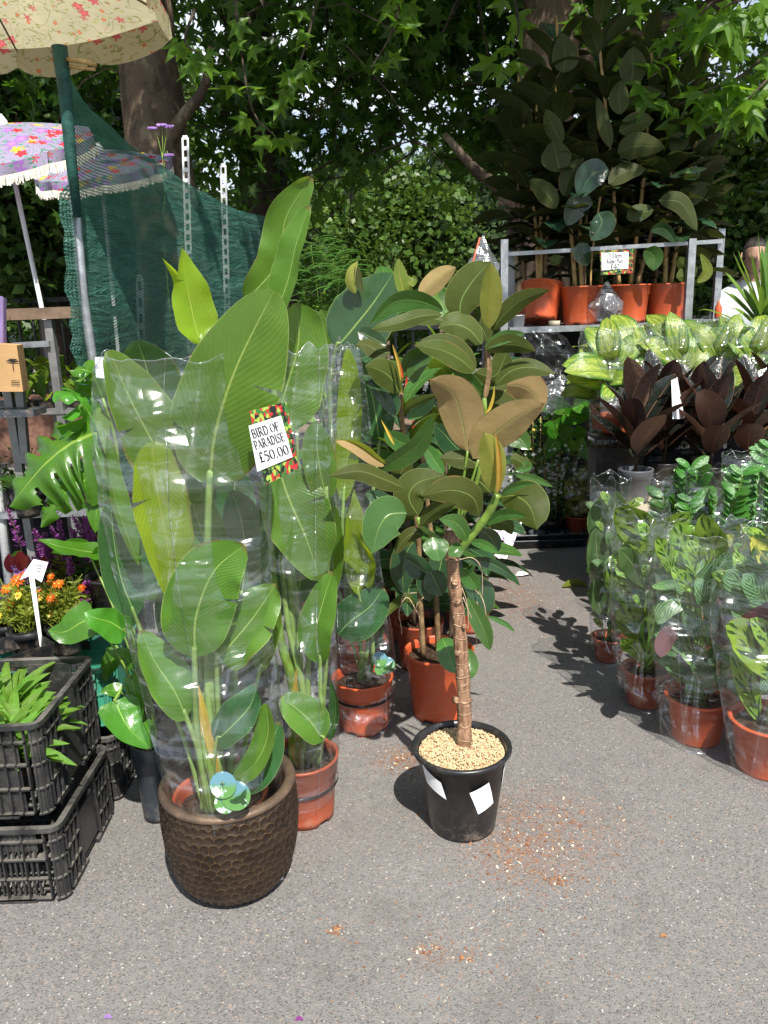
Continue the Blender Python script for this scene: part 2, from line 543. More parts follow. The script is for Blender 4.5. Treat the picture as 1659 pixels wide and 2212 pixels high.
M_FERN = treeleaf("fern_leaf", (0.03, 0.10, 0.015), (0.08, 0.18, 0.02), (0.3, 0.5, 0.04), 0.35, nsc=9)
M_JAS = treeleaf("jasmine_leaf", (0.04, 0.11, 0.015), (0.10, 0.2, 0.03), (0.3, 0.5, 0.04), 0.3, nsc=9)


def barkmat(name, cols, sc_, bs=0.6):
    q = N(name)
    a = q.noise(sc_, 6, 0.6, q.mapping(q.obj(), (1, 1, 0.45)))
    b_ = q.noise(sc_ * 3.1, 5, 0.6)
    c = q.mix(q.ramp(a, 0.42, 0.5), cols[0], cols[1])
    c = q.mix(q.ramp(a, 0.56, 0.62), c, cols[2])
    c = q.mix(q.math('MULTIPLY', q.ramp(b_, 0.5, 0.7), 0.5), c, scale_col(cols[0], 0.6))
    h = q.math('ADD', a, q.math('MULTIPLY', q.noise(sc_ * 9, 4), 0.4))
    return q.end(q.pbsdf(c, 0.85, 0, 0.2, q.bump(h, bs, 0.03)))


M_BARK = barkmat("plane_bark", [(0.075, 0.055, 0.040), (0.13, 0.095, 0.065), (0.22, 0.18, 0.12)], 5)
M_BARKD = barkmat("dark_bark", [(0.05, 0.04, 0.03), (0.08, 0.06, 0.045), (0.12, 0.10, 0.075)], 6)


def rubber_trunk():
    q = N("rubber_trunk_bark")
    sep = q.n('SeparateXYZ', Vector=q.obj())
    z = sep.outputs[2]
    n_ = q.noise(8, 3)
    ring = q.math('FRACT', q.math('ADD', q.math('MULTIPLY', z, 26.0), q.math('MULTIPLY', n_, 1.5)))
    ringm = q.ramp(q.math('ABSOLUTE', q.math('SUBTRACT', ring, 0.5)), 0.44, 0.5)
    fis = q.noise(60, 5, 0.65, q.mapping(q.obj(), (1, 1, 0.13)))
    c = q.mix(q.ramp(fis, 0.35, 0.65), (0.13, 0.065, 0.038), (0.34, 0.20, 0.12))
    c = q.mix(q.ramp(q.noise(120, 2), 0.62, 0.72), c, (0.55, 0.42, 0.28))
    c = q.mix(ringm, c, (0.46, 0.31, 0.19))
    h = q.math('ADD', q.math('MULTIPLY', ringm, 0.8), fis)
    return q.end(q.pbsdf(c, 0.62, 0, 0.35, q.bump(h, 0.8, 0.006)))


M_TRUNK = rubber_trunk()
M_STEMG = simple("green_stem", (0.14, 0.23, 0.035), 0.35, 0, 0.5, 0.3, 25, 0.2, 60)
M_STEMP = simple("pale_leaf_stalk", (0.20, 0.30, 0.08), 0.38, 0, 0.5, 0.25, 18, 0.2, 50)
M_STEMB = simple("brown_stem", (0.20, 0.13, 0.06), 0.6, 0, 0.35, 0.35, 30, 0.4, 90)
M_STEMR = simple("bamboo_cane", (0.42, 0.27, 0.10), 0.5, 0, 0.4, 0.3, 22, 0.3, 90)
M_STEMD = simple("dark_stem", (0.075, 0.05, 0.03), 0.6, 0, 0.35, 0.3, 30, 0.3, 90)
M_ROOT = simple("dry_root", (0.42, 0.31, 0.20), 0.8, 0, 0.2, 0.3, 60, 0.2, 90)


def potmat(name, col, rough=0.42, dust=0.35):
    q = N(name)
    n_ = q.noise(6, 6, 0.65)
    c = q.mix(q.ramp(n_, 0.3, 0.75), scale_col(col, 0.9), scale_col(col, 1.12))
    sep = q.n('SeparateXYZ', Vector=q.obj())
    low = q.ramp(sep.outputs[2], 0.0, 0.09, 1, 0)
    d = q.math('MULTIPLY', q.ramp(q.noise(30, 6, 0.75), 0.45, 0.75), q.math('ADD', q.math('MULTIPLY', low, 0.7), dust))
    c = q.mix(q.math('MULTIPLY', d, 0.55), c, (0.36, 0.27, 0.20))
    scr = q.ramp(q.noise(8, 3, 0.6, q.mapping(q.obj(), (9, 9, 60))), 0.66, 0.7)
    c = q.mix(q.math('MULTIPLY', scr, 0.25), c, scale_col(col, 1.6))
    r = q.math('ADD', q.ramp(n_, 0.3, 0.7, rough - 0.07, rough + 0.07), q.math('MULTIPLY', d, 0.35))
    return q.end(q.pbsdf(c, r, 0, 0.5, q.bump(q.noise(120, 3), 0.12, 0.002)))


M_TERRA = potmat("orange_plastic", (0.52, 0.088, 0.026), 0.38, 0.34)
M_TERRAD = potmat("red_brown_plastic", (0.36, 0.075, 0.034), 0.42, 0.3)
M_BLACKP = potmat("black_plastic", (0.013, 0.014, 0.016), 0.36, 0.22)
M_GREYP = potmat("grey_plastic", (0.085, 0.092, 0.105), 0.45, 0.2)
M_NAVYP = potmat("dark_blue_plastic", (0.028, 0.038, 0.050), 0.4, 0.25)
M_SOIL = simple("potting_soil", (0.045, 0.028, 0.018), 0.95, 0, 0.1, 0.6, 90, 1.0, 160)


def cratemat(name, col):
    q = N(name)
    n_ = q.noise(5, 6, 0.7)
    d = q.ramp(q.noise(13, 7, 0.75), 0.45, 0.72)
    geo = q.n('NewGeometry')
    up = q.n('SeparateXYZ', Vector=geo.outputs['Normal'])
    dust = q.math('MULTIPLY', q.ramp(up.outputs[2], 0.2, 0.9), q.ramp(n_, 0.35, 0.6))
    c = q.mix(q.ramp(n_, 0.3, 0.7), scale_col(col, 0.7), scale_col(col, 1.4))
    c = q.mix(q.math('MULTIPLY', d, 0.4), c, (0.13, 0.12, 0.105))
    c = q.mix(q.math('MULTIPLY', dust, 0.6), c, (0.20, 0.185, 0.16))
    scr = q.ramp(q.noise(11, 3, 0.6, q.mapping(q.obj(), (4, 4, 40))), 0.65, 0.7)
    c = q.mix(q.math('MULTIPLY', scr, 0.3), c, (0.2, 0.2, 0.19))
    return q.end(q.pbsdf(c, q.ramp(d, 0, 1, 0.35, 0.6), 0, 0.5, q.bump(q.noise(80, 4), 0.2, 0.003)))


M_CRATE = cratemat("black_crate_plastic", (0.020, 0.021, 0.022))
M_CRATEG = cratemat("green_crate_plastic", (0.03, 0.20, 0.13))


def film(name, tint=(0.95, 0.97, 1.0), haze=0.026, wr=1.0, glossr=0.20, base=0.08):
    """clear crinkled plastic: mostly see-through with sharp glints on the creases"""
    q = N(name)
    lw = q.n('LayerWeight', Blend=0.25)
    a = q.noise(3.4, 1, 0.4, q.mapping(q.obj(), (0.5, 0.5, 2.2), (0, 0, 0), (0.0, 0.55, 0.4)), dist=0.7)
    b_ = q.noise(9, 2, 0.5, q.mapping(q.obj(), (0.5, 0.5, 1.5), (0, 0, 0), (0.3, -0.7, 0)), dist=0.8)
    h = q.math('ADD', q.math('MULTIPLY', a, 1.6), q.math('MULTIPLY', b_, 0.4))
    vo = q.n('TexVoronoi', _feature='DISTANCE_TO_EDGE', Scale=5.0)
    q.set(vo.inputs['Vector'], q.mapping(q.obj(), (1, 1, 0.5)))
    h = q.math('ADD', h, q.math('MULTIPLY', q.ramp(vo.outputs['Distance'], 0.0, 0.25, 1, 0), 0.3))
    bm = q.bump(h, min(1.0, 0.95 * wr), 0.085)
    gl = q.n('BsdfGlossy', Color=(1, 1, 1), Roughness=glossr, Normal=bm)
    tr = q.n('BsdfTransparent', Color=tint)
    df = q.n('BsdfDiffuse', Color=(0.8, 0.82, 0.84), Normal=bm)
    tl = q.n('BsdfTranslucent', Color=(0.8, 0.82, 0.84), Normal=bm)
    hz = q.mixs(0.5, df.outputs[0], tl.outputs[0])
    patch = q.ramp(q.noise(4.0, 6, 0.7, dist=1.0), 0.56, 0.66)
    s = q.mixs(q.math('ADD', haze, q.math('MULTIPLY', patch, haze * 5.0)), tr.outputs[0], hz)
    crease = q.ramp(vo.outputs['Distance'], 0.0, 0.02, 1, 0)
    fac = q.math('ADD', q.math('MULTIPLY', q.math('POWER', lw.outputs['Facing'], 2.2), 0.45), base)
    fac = q.math('ADD', fac, q.math('MULTIPLY', crease, 0.10))
    return q.end(q.mixs(fac, s, gl.outputs[0]))


M_FILM = film("clear_sleeve_film")
M_FILMH = film("cloudy_sleeve_film", (0.94, 0.96, 0.97), 0.024, 1.1, 0.18, 0.085)
M_FILMW = film("crumpled_film", (0.85, 0.87, 0.9), 0.16, 1.1, 0.2, 0.14)
M_FILMD = film("stretch_film", (0.88, 0.9, 0.93), 0.05, 1.0, 0.2, 0.05)

M_STEEL = simple("galvanised_steel", (0.36, 0.38, 0.40), 0.42, 0.7, 0.5, 0.15, 30, 0.2, 120, (0.22, 0.2, 0.17, 0.4))
M_STEELD = simple("dull_steel", (0.22, 0.22, 0.22), 0.5, 0.5, 0.5, 0.2, 20, 0.2, 120, (0.16, 0.13, 0.1, 0.5))
M_WHITEM = simple("white_painted_metal", (0.68, 0.69, 0.70), 0.4, 0, 0.5, 0.08, 12, 0.1, 90, (0.4, 0.38, 0.33, 0.4))
M_WHITE = simple("white_paper", (0.80, 0.81, 0.83), 0.6, 0, 0.3, 0.04, 12, 0.1, 60)
M_INK = simple("black_ink", (0.012, 0.012, 0.014), 0.5, 0, 0.3, 0.05, 10, 0.0, 60)
M_GREYINK = simple("pale_grey_print", (0.34, 0.35, 0.38), 0.5, 0, 0.3, 0.05, 10, 0.0, 60)
M_PINKINK = simple("pink_ink", (0.70, 0.22, 0.34), 0.5, 0, 0.3, 0.05, 10, 0.0, 60)
M_PURP = simple("purple_cloth", (0.23, 0.17, 0.34), 0.9, 0, 0.1, 0.2, 9, 0.5, 60)
M_CARD = simple("brown_card", (0.42, 0.26, 0.12), 0.85, 0, 0.2, 0.12, 6, 0.3, 120)
M_CARDP = simple("pale_card", (0.42, 0.36, 0.27), 0.85, 0, 0.2, 0.12, 6, 0.3, 120)
M_TIMBER = simple("weathered_timber", (0.17, 0.12, 0.085), 0.85, 0, 0.2, 0.35, 9, 0.5, 60)
M_DARKM = simple("dark_iron", (0.02, 0.02, 0.02), 0.5, 0.3, 0.4, 0.2, 20, 0.2, 90)
M_BENCH = simple("bench_cover", (0.035, 0.035, 0.04), 0.9, 0, 0.1, 0.3, 9, 0.5, 50)
M_BRICK = simple("brown_brickwork", (0.16, 0.085, 0.06), 0.9, 0, 0.2, 0.3, 20, 0.6, 60)
M_STONE = simple("beige_cladding", (0.42, 0.35, 0.26), 0.8, 0, 0.2, 0.08, 3, 0.2, 40)
M_GLASS = simple("dark_window_glass", (0.05, 0.06, 0.08), 0.1, 0, 0.8, 0.1, 4, 0.0, 40)
M_SKIN = simple("skin", (0.42, 0.25, 0.18), 0.55, 0, 0.4, 0.08, 25, 0.1, 120)
M_HAIR = simple("grey_brown_hair", (0.075, 0.062, 0.055), 0.7, 0, 0.3, 0.5, 90, 0.8, 160)
M_SHIRT = simple("white_shirt", (0.72, 0.73, 0.76), 0.85, 0, 0.2, 0.08, 8, 0.4, 30)
M_TROU = simple("dark_trousers", (0.03, 0.035, 0.05), 0.9, 0, 0.2, 0.2, 8, 0.4, 30)
M_PURPLEF = treeleaf("purple_petal", (0.22, 0.04, 0.22), (0.42, 0.12, 0.40), (0.6, 0.2, 0.6), 0.35, nsc=9)
M_LILAC = treeleaf("lilac_petal", (0.32, 0.18, 0.50), (0.48, 0.28, 0.62), (0.6, 0.4, 0.8), 0.35, nsc=9)
M_ORANGEF = treeleaf("orange_petal", (0.70, 0.12, 0.01), (0.85, 0.26, 0.02), (0.9, 0.3, 0.02), 0.3, nsc=9)
M_YELF = treeleaf("yellow_petal", (0.75, 0.60, 0.05), (0.82, 0.75, 0.3), (0.9, 0.8, 0.1), 0.3, nsc=9)
M_WHITEF = treeleaf("white_petal", (0.72, 0.72, 0.66), (0.8, 0.8, 0.76), (0.8, 0.8, 0.7), 0.3, nsc=9)
M_REDF = treeleaf("red_flower_petal", (0.45, 0.02, 0.02), (0.65, 0.06, 0.03), (0.8, 0.1, 0.03), 0.3, nsc=9)


def asphalt():
    q = N("asphalt")
    co = q.obj()
    vo = q.n('TexVoronoi', Scale=230.0)
    q.set(vo.inputs['Vector'], q.mapping(co, (1, 1, 1)))
    vo2 = q.n('TexVoronoi', Scale=260.0)
    q.set(vo2.inputs['Vector'], co)
    big = q.noise(0.9, 5, 0.6, co)
    med = q.noise(9, 5, 0.7, co)
    rndv = q.n('SeparateXYZ', Vector=vo.outputs['Color'])
    rndw = q.n('SeparateXYZ', Vector=vo2.outputs['Color'])
    c = q.mix(q.ramp(rndv.outputs[0], 0, 1, 0, 1, False), (0.135, 0.129, 0.124), (0.185, 0.176, 0.167))
    c = q.mix(q.ramp(rndw.outputs[1], 0.986, 0.992), c, (0.42, 0.40, 0.37))
    c = q.mix(q.ramp(rndv.outputs[1], 0.93, 0.96), c, (0.26, 0.20, 0.16))
    c = q.mix(q.math('MULTIPLY', q.ramp(rndv.outputs[2], 0.86, 0.9), 0.6), c, (0.06, 0.057, 0.055))
    c = q.mix(q.math('MULTIPLY', q.ramp(big, 0.3, 0.7), 0.30), c, (0.20, 0.187, 0.175))
    c = q.mix(q.math('MULTIPLY', q.ramp(med, 0.52, 0.75), 0.30), c, (0.085, 0.078, 0.072))
    c = q.mix(q.math('MULTIPLY', q.ramp(q.noise(2.3, 6, 0.75, q.mapping(co, (1, 1, 1), (9, 4, 0))), 0.58, 0.70), 0.22), c, (0.27, 0.255, 0.235))
    c = q.mix(q.math('MULTIPLY', q.ramp(q.noise(1.7, 5, 0.7, q.mapping(co, (1, 1, 1), (3, 7, 0))), 0.56, 0.66), 0.28), c, (0.10, 0.092, 0.086))
    # spilt compost and bark dust where the pots have been moved
    for (px, py, sx, sy, k, cc) in SPILLS:
        g = gnd(px, py)
        m = q.n('VectorMath', _operation='SUBTRACT')
        q.set(m.inputs[0], co)
        m.inputs[1].default_value = (g.x, g.y, 0)
        m2 = q.n('VectorMath', _operation='MULTIPLY')
        q.set(m2.inputs[0], m.outputs[0])
        m2.inputs[1].default_value = (1 / sx, 1 / sy, 0)
        ln = q.n('VectorMath', _operation='LENGTH')
        q.set(ln.inputs[0], m2.outputs[0])
        f = q.math('MULTIPLY', q.ramp(ln.outputs['Value'], 0.1, 1.0, 1, 0), q.ramp(q.noise(34, 7, 0.8, co), 0.46, 0.62))
        c = q.mix(q.math('MULTIPLY', f, k), c, cc)
    h = q.math('ADD', q.math('MULTIPLY', q.ramp(vo.outputs['Distance'], 0, 0.6, 1, 0), 1.0), q.math('MULTIPLY', q.noise(300, 2, 0.5, co), 0.5))
    return q.end(q.pbsdf(c, 0.85, 0, 0.3, q.bump(h, 0.6, 0.0028)))


SPILLS = [(1170, 1790, 0.36, 0.30, 0.75, (0.22, 0.11, 0.07)), (600, 2100, 0.5, 0.3, 0.15, (0.09, 0.08, 0.075)), (1400, 2000, 0.4, 0.5, 0.12, (0.26, 0.24, 0.22)), (860, 1640, 0.13, 0.12, 0.6, (0.21, 0.09, 0.05)),
          (1110, 1290, 0.22, 0.5, 0.75, (0.20, 0.09, 0.055)), (1230, 1300, 0.5, 0.9, 0.35, (0.17, 0.095, 0.065)),
          (1120, 1850, 0.16, 0.15, 0.5, (0.22, 0.10, 0.06)), (930, 2060, 0.09, 0.08, 0.5, (0.21, 0.12, 0.07)),
          (880, 1880, 0.14, 0.10, 0.30, (0.34, 0.33, 0.31)), (700, 2000, 0.5, 0.1, 0.1, (0.3, 0.29, 0.27))]
M_ASPH = asphalt()


def netmat():
    q = N("green_shade_net")
    u, v = q.uv()
    warp = q.math('MULTIPLY', q.noise(5, 3), 0.05)
    fu = q.math('FRACT', q.math('ADD', q.math('MULTIPLY', u, 250.0), q.math('MULTIPLY', warp, 60.0)))
    fv = q.math('FRACT', q.math('ADD', q.math('MULTIPLY', v, 130.0), q.math('MULTIPLY', warp, 30.0)))
    hole = q.math('MULTIPLY', q.ramp(fu, 0.45, 0.6), q.ramp(fv, 0.4, 0.55))
    post = q.ramp(u, 0.05, 0.2, 1, 0)
    thin = q.math('MULTIPLY', q.ramp(q.noise(3.2, 5, 0.7), 0.5, 0.75), q.ramp(v, 0.75, 0.3))
    k = q.math('ADD', q.math('ADD', q.math('MULTIPLY', post, 0.40), 0.36), q.math('MULTIPLY', thin, 0.35))
    alpha = q.math('SUBTRACT', 0.93, q.math('MULTIPLY', hole, k))
    alpha = q.math('SUBTRACT', alpha, q.math('MULTIPLY', thin, 0.12), clamp=True)
    tear = q.ramp(q.noise(17, 4, 0.6), 0.685, 0.70)
    tearw = q.math('MULTIPLY', tear, q.math('MULTIPLY', q.ramp(u, 0.35, 0.2), q.ramp(v, 0.65, 0.5)))
    alpha = q.math('MULTIPLY', alpha, q.math('SUBTRACT', 1.0, tearw))
    wr = q.noise(3, 5, 0.65, q.mapping(q.obj(), (1.2, 1.2, 7)), dist=1.0)
    c = q.mix(q.ramp(wr, 0.3, 0.7), (0.025, 0.105, 0.080), (0.075, 0.21, 0.165))
    line = q.ramp(fv, 0.0, 0.3, 1, 0)
    c = q.mix(q.math('MULTIPLY', line, 0.35), c, (0.07, 0.23, 0.18))
    h = q.math('ADD', q.math('MULTIPLY', wr, 3.0), q.math('MULTIPLY', line, 0.12))
    bm = q.bump(h, 0.8, 0.03)
    bs = q.pbsdf(c, 0.55, 0, 0.4, bm)
    tl = q.n('BsdfTranslucent', Color=(0.03, 0.17, 0.12), Normal=bm)
    s = q.mixs(0.25, bs, tl.outputs[0])
    tr = q.n('BsdfTransparent')
    return q.end(q.mixs(alpha, tr.outputs[0], s))


M_NET = netmat()
M_NETROLL = simple("wound_green_net", (0.012, 0.06, 0.048), 0.6, 0, 0.3, 0.4, 30, 0.8, 160)


def floral(name, base, leafc, flowers, sc_=9, transl=0.5, dens=0.5, fade=1.0):
    q = N(name)
    u, v = q.uv()
    comb = q.n('CombineXYZ')
    q.set(comb.inputs[0], u)
    q.set(comb.inputs[1], v)
    P = comb.outputs[0]
    c = q.mix(q.ramp(q.noise(sc_ * .35, 3, 0.5, P), 0.3, 0.7), base, scale_col(base, 0.86))
    # trailing stems and leaves
    st = q.noise(sc_ * 0.55, 2, 0.5, P, dist=1.8)
    stem = q.ramp(q.math('ABSOLUTE', q.math('SUBTRACT', st, 0.5)), 0.006, 0.016, 1, 0)
    c = q.mix(q.math('MULTIPLY', stem, 0.75), c, leafc)
    lv = q.n('TexVoronoi', Scale=sc_ * 2.1, Randomness=1.0)
    q.set(lv.inputs['Vector'], q.mapping(P, (1.0, 2.2, 1)))
    lr = q.n('SeparateXYZ', Vector=lv.outputs['Color'])
    lm = q.math('MULTIPLY', q.ramp(lv.outputs['Distance'], 0.25, 0.32, 1, 0), q.math('GREATER_THAN', lr.outputs[0], 1 - dens))
    c = q.mix(q.math('MULTIPLY', lm, 0.85), c, q.mix(lr.outputs[1], leafc, scale_col(leafc, 1.8)))
    for i, (fc, fsc, thr) in enumerate(flowers):
        fv = q.n('TexVoronoi', Scale=sc_ * fsc)
        q.set(fv.inputs['Vector'], q.mapping(P, (1, 1, 1), (3.7 * i, 1.3 * i, 0)))
        fr = q.n('SeparateXYZ', Vector=fv.outputs['Color'])
        dv = q.n('VectorMath', _operation='SUBTRACT')
        q.set(dv.inputs[0], fv.outputs['Position'])
        sc2 = q.mapping(P, (sc_ * fsc,) * 3, (3.7 * i * sc_ * fsc, 1.3 * i * sc_ * fsc, 0))
        q.set(dv.inputs[0], q.mapping(P, (1, 1, 1), (3.7 * i, 1.3 * i, 0)))
        q.set(dv.inputs[1], fv.outputs['Position'])
        ds = q.n('SeparateXYZ', Vector=dv.outputs[0])
        ang = q.math('ARCTAN2', ds.outputs[1], ds.outputs[0])
        pet = q.math('MULTIPLY', q.math('COSINE', q.math('MULTIPLY', ang, 5.0)), 0.07)
        rr = q.math('SUBTRACT', fv.outputs['Distance'], pet)
        fm = q.math('MULTIPLY', q.ramp(rr, 0.27, 0.31, 1, 0), q.math('GREATER_THAN', fr.outputs[0], thr))
        fcol = q.mix(q.ramp(fv.outputs['Distance'], 0.0, 0.25), scale_col(fc, 1.7), fc)
        c = q.mix(q.math('MULTIPLY', fm, 0.9), c, fcol)
    bm = q.bump(q.noise(5, 4, 0.6), 0.4, 0.02)
    bs = q.pbsdf(c, 0.85, 0, 0.15, bm)
    tl = q.n('BsdfTranslucent', Color=c, Normal=bm)
    return q.end(q.mixs(transl, bs, tl.outputs[0]))


M_FLOR = floral("cream_floral_fabric", (0.66, 0.60, 0.40), (0.24, 0.26, 0.07), [((0.62, 0.10, 0.12), 1.1, 0.45), ((0.60, 0.16, 0.06), 2.3, 0.75)], 3.4, 0.55, 0.45)
M_FLOR2 = floral("bright_floral_fabric", (0.34, 0.29, 0.42), (0.015, 0.20, 0.08), [((0.32, 0.14, 0.46), 0.8, 0.2), ((0.55, 0.015, 0.015), 1.0, 0.2), ((0.62, 0.42, 0.03), 0.9, 0.45)], 3.0, 0.25, 0.9)
M_FRINGE = simple("cream_fringe", (0.70, 0.66, 0.58), 0.9, 0, 0.1, 0.15, 60, 0.5, 150)


def bronze():
    q = N("hammered_bronze")
    at_ = q.n('Attribute', _attribute_name='ridge')
    r = at_.outputs['Fac']
    n_ = q.noise(16, 5, 0.7)
    c = q.mix(q.ramp(n_, 0.3, 0.7), (0.040, 0.029, 0.022), (0.080, 0.056, 0.040))
    wear = q.math('MULTIPLY', q.ramp(r, 0.66, 1.0), q.ramp(q.noise(9, 5, 0.7), 0.3, 0.6, 0.35, 1.0))
    c = q.mix(q.math('MULTIPLY', wear, 0.8), c, (0.55, 0.34, 0.16))
    b = q.bump(q.noise(110, 4), 0.25, 0.002)
    return q.end(q.pbsdf(c, q.ramp(n_, 0.3, 0.7, 0.28, 0.42), q.ramp(r, 0.5, 1.0, 0.75, 0.95), 0.5, b))


M_BRONZE = bronze()
q_ = N("bronze_rim")
M_BRIM = q_.end(q_.pbsdf(q_.mix(q_.ramp(q_.noise(14, 6, 0.7), 0.35, 0.7), (0.080, 0.056, 0.042), (0.17, 0.115, 0.075)), 0.48, 0.35, 0.4, q_.bump(q_.noise(70, 4), 0.3, 0.003)))


def gravelmat():
    q = N("straw_coloured_grit")
    geo = q.n('NewGeometry')
    r = geo.outputs['Random Per Island']
    c = q.mix(r, (0.46, 0.34, 0.19), (0.66, 0.54, 0.34))
    c = q.mix(q.ramp(r, 0.88, 0.92), c, (0.40, 0.18, 0.10))
    c = q.mix(q.math('MULTIPLY', q.ramp(q.noise(160, 4), 0.5, 0.7), 0.4), c, (0.3, 0.2, 0.1))
    return q.end(q.pbsdf(c, 0.85, 0, 0.2, q.bump(q.noise(300, 3), 0.4, 0.002)))


M_GRIT = gravelmat()


def chipmat():
    q = N("bark_chip")
    geo = q.n('NewGeometry')
    r = geo.outputs['Random Per Island']
    c = q.mix(r, (0.14, 0.05, 0.025), (0.34, 0.17, 0.08))
    c = q.mix(q.ramp(r, 0.86, 0.9), c, (0.62, 0.52, 0.38))
    return q.end(q.pbsdf(c, 0.9, 0, 0.2))


M_CHIP = chipmat()


def tagmat():
    q = N("round_tag_print")
    u, v = q.uv()
    n_ = q.noise(26, 3, 0.6)
    c = q.mix(q.ramp(v, 0.35, 0.65), (0.09, 0.22, 0.06), (0.10, 0.22, 0.28))
    c = q.mix(q.ramp(n_, 0.52, 0.6), c, (0.42, 0.52, 0.48))
    return q.end(q.pbsdf(c, 0.3, 0, 0.5))


M_TAG = tagmat()
q_ = N("tropical_print")
u_, v_ = q_.uv()
vo_ = q_.n('TexVoronoi', Scale=14.0)
cb_ = q_.n('CombineXYZ')
q_.set(cb_.inputs[0], u_)
q_.set(cb_.inputs[1], v_)
q_.set(vo_.inputs['Vector'], q_.mapping(cb_.outputs[0], (1.0, 1.2, 1)))
sx_ = q_.n('SeparateXYZ', Vector=vo_.outputs['Color'])
c_ = q_.mix(q_.ramp(sx_.outputs[0], 0.3, 0.7), (0.012, 0.016, 0.014), (0.05, 0.16, 0.03))
c_ = q_.mix(q_.math('GREATER_THAN', sx_.outputs[1], 0.72), c_, (0.42, 0.03, 0.03))
c_ = q_.mix(q_.math('GREATER_THAN', sx_.outputs[2], 0.85), c_, (0.30, 0.42, 0.07))
M_TROP = q_.end(q_.pbsdf(c_, 0.3, 0, 0.5))
q_ = N("purple_spotted_paper")
vo_ = q_.n('TexVoronoi', Scale=32.0)
q_.set(vo_.inputs['Vector'], q_.obj())
M_SPOT = q_.end(q_.pbsdf(q_.mix(q_.ramp(vo_.outputs['Distance'], 0.26, 0.32, 1, 0), (0.78, 0.78, 0.80), (0.28, 0.16, 0.34)), 0.5, 0, 0.4, q_.bump(q_.noise(16, 4), 0.6, 0.02)))
# ================================================================= plant parts
def prof_banana(s):
    return max(0.0, math.sin(math.pi * min(1, s ** 0.82 * 0.985 + 0.012))) ** 0.52


def prof_rubber(s):
    w = max(0.0, math.sin(math.pi * min(1, s ** 0.9))) ** 0.68
    if s > 0.93: w = w * (1 - (s - 0.93) / 0.07) ** 0.5 * 0.8
    return w


def prof_lance(s):
    return max(0.0, math.sin(math.pi * min(1, s ** 0.75))) ** 0.9


def prof_heart(s):
    if s < 0.12: return 0.72 + 0.28 * (s / 0.12)
    return max(0.0, math.cos((s - 0.12) / 0.88 * math.pi / 2)) ** 0.75


def prof_oval(s):
    return max(0.0, math.sin(math.pi * s)) ** 0.6


def prof_strap(s):
    return max(0.02, min(1, s * 12 + 0.25) * (1 - s ** 3))


PROF = dict(banana=prof_banana, rubber=prof_rubber, lance=prof_lance, heart=prof_heart, oval=prof_oval, strap=prof_strap)


def leaf_geo(mb, pts, width, nrm, prof='rubber', nu=16, nv=6, fold=0.18, cup=0.0, wave=0.012, twist=0.0, asym=0.0, seed=0, ribs=0, mi=0, tears=()):
    """one leaf blade: pts run along the midrib, nrm is the way its upper side faces"""
    P = PROF[prof]
    C = spline(pts, nu)
    rnd = random.Random(seed)
    ph = rnd.random() * 6
    nrm = Vector(nrm).normalized()
    rows = []
    length = sum((C[i + 1] - C[i]).length for i in range(nu))
    for i in range(nu + 1):
        s = i / nu
        t = (C[min(i + 1, nu)] - C[max(i - 1, 0)]).normalized()
        up = (nrm - t * nrm.dot(t))
        if up.length < 1e-4: up = Vector((0, 0, 1))
        up.normalize()
        if twist: up = Matrix.Rotation(twist * (s - 0.3), 3, t) @ up
        side = t.cross(up).normalized()
        w = width / 2 * P(s)
        row = []
        for j in range(nv + 1):
            v = 2 * j / nv - 1
            a = abs(v)
            ww = w * (1 + asym * (1 if v > 0 else -1))
            h = fold * a * ww - cup * a * a * ww
            h += wave * width * a * a * (math.sin(s * 9 + ph + (2.1 if v > 0 else 0)) + .6 * math.sin(s * 21 + ph * 2 + v))
            ww *= 1 + .035 * math.sin(s * 7 + ph + v * 1.5)
            if ribs: h += width * 0.0035 * a * math.sin((s * ribs - a * 0.3 * ribs * 0.35) * 6.283)
            row.append(C[i] + side * (v * ww) + up * h)
        rows.append(row)
    nu1, nv1 = nu + 1, nv + 1
    vs = [p for r in rows for p in r]
    uv = [(i / nu, j / nv) for i in range(nu1) for j in range(nv1)]
    fs = [(i * nv1 + j, i * nv1 + j + 1, (i + 1) * nv1 + j + 1, (i + 1) * nv1 + j) for i in range(nu) for j in range(nv)]
    for (ts, sg, dp) in tears:   # a split running in from the edge along a vein
        i = int(ts * nu)
        for j in range(nv + 1):
            v = 2 * j / nv - 1
            if v * sg > dp:
                k = i * nv1 + j
                vs.append(vs[k] + (vs[k + nv1] - vs[k]) * .75 * (abs(v) - dp) / (1 - dp))
                uv.append(uv[k])
                fs = [tuple(len(vs) - 1 if q == k else q for q in f) if f[2] == k + nv1 or f[3] == k + nv1 or f[2] == k + nv1 + 1 and k in f or (k in f and min(f) // nv1 == i) else f for f in fs]
    mb.add(vs, fs, uv, mi)
    return mb


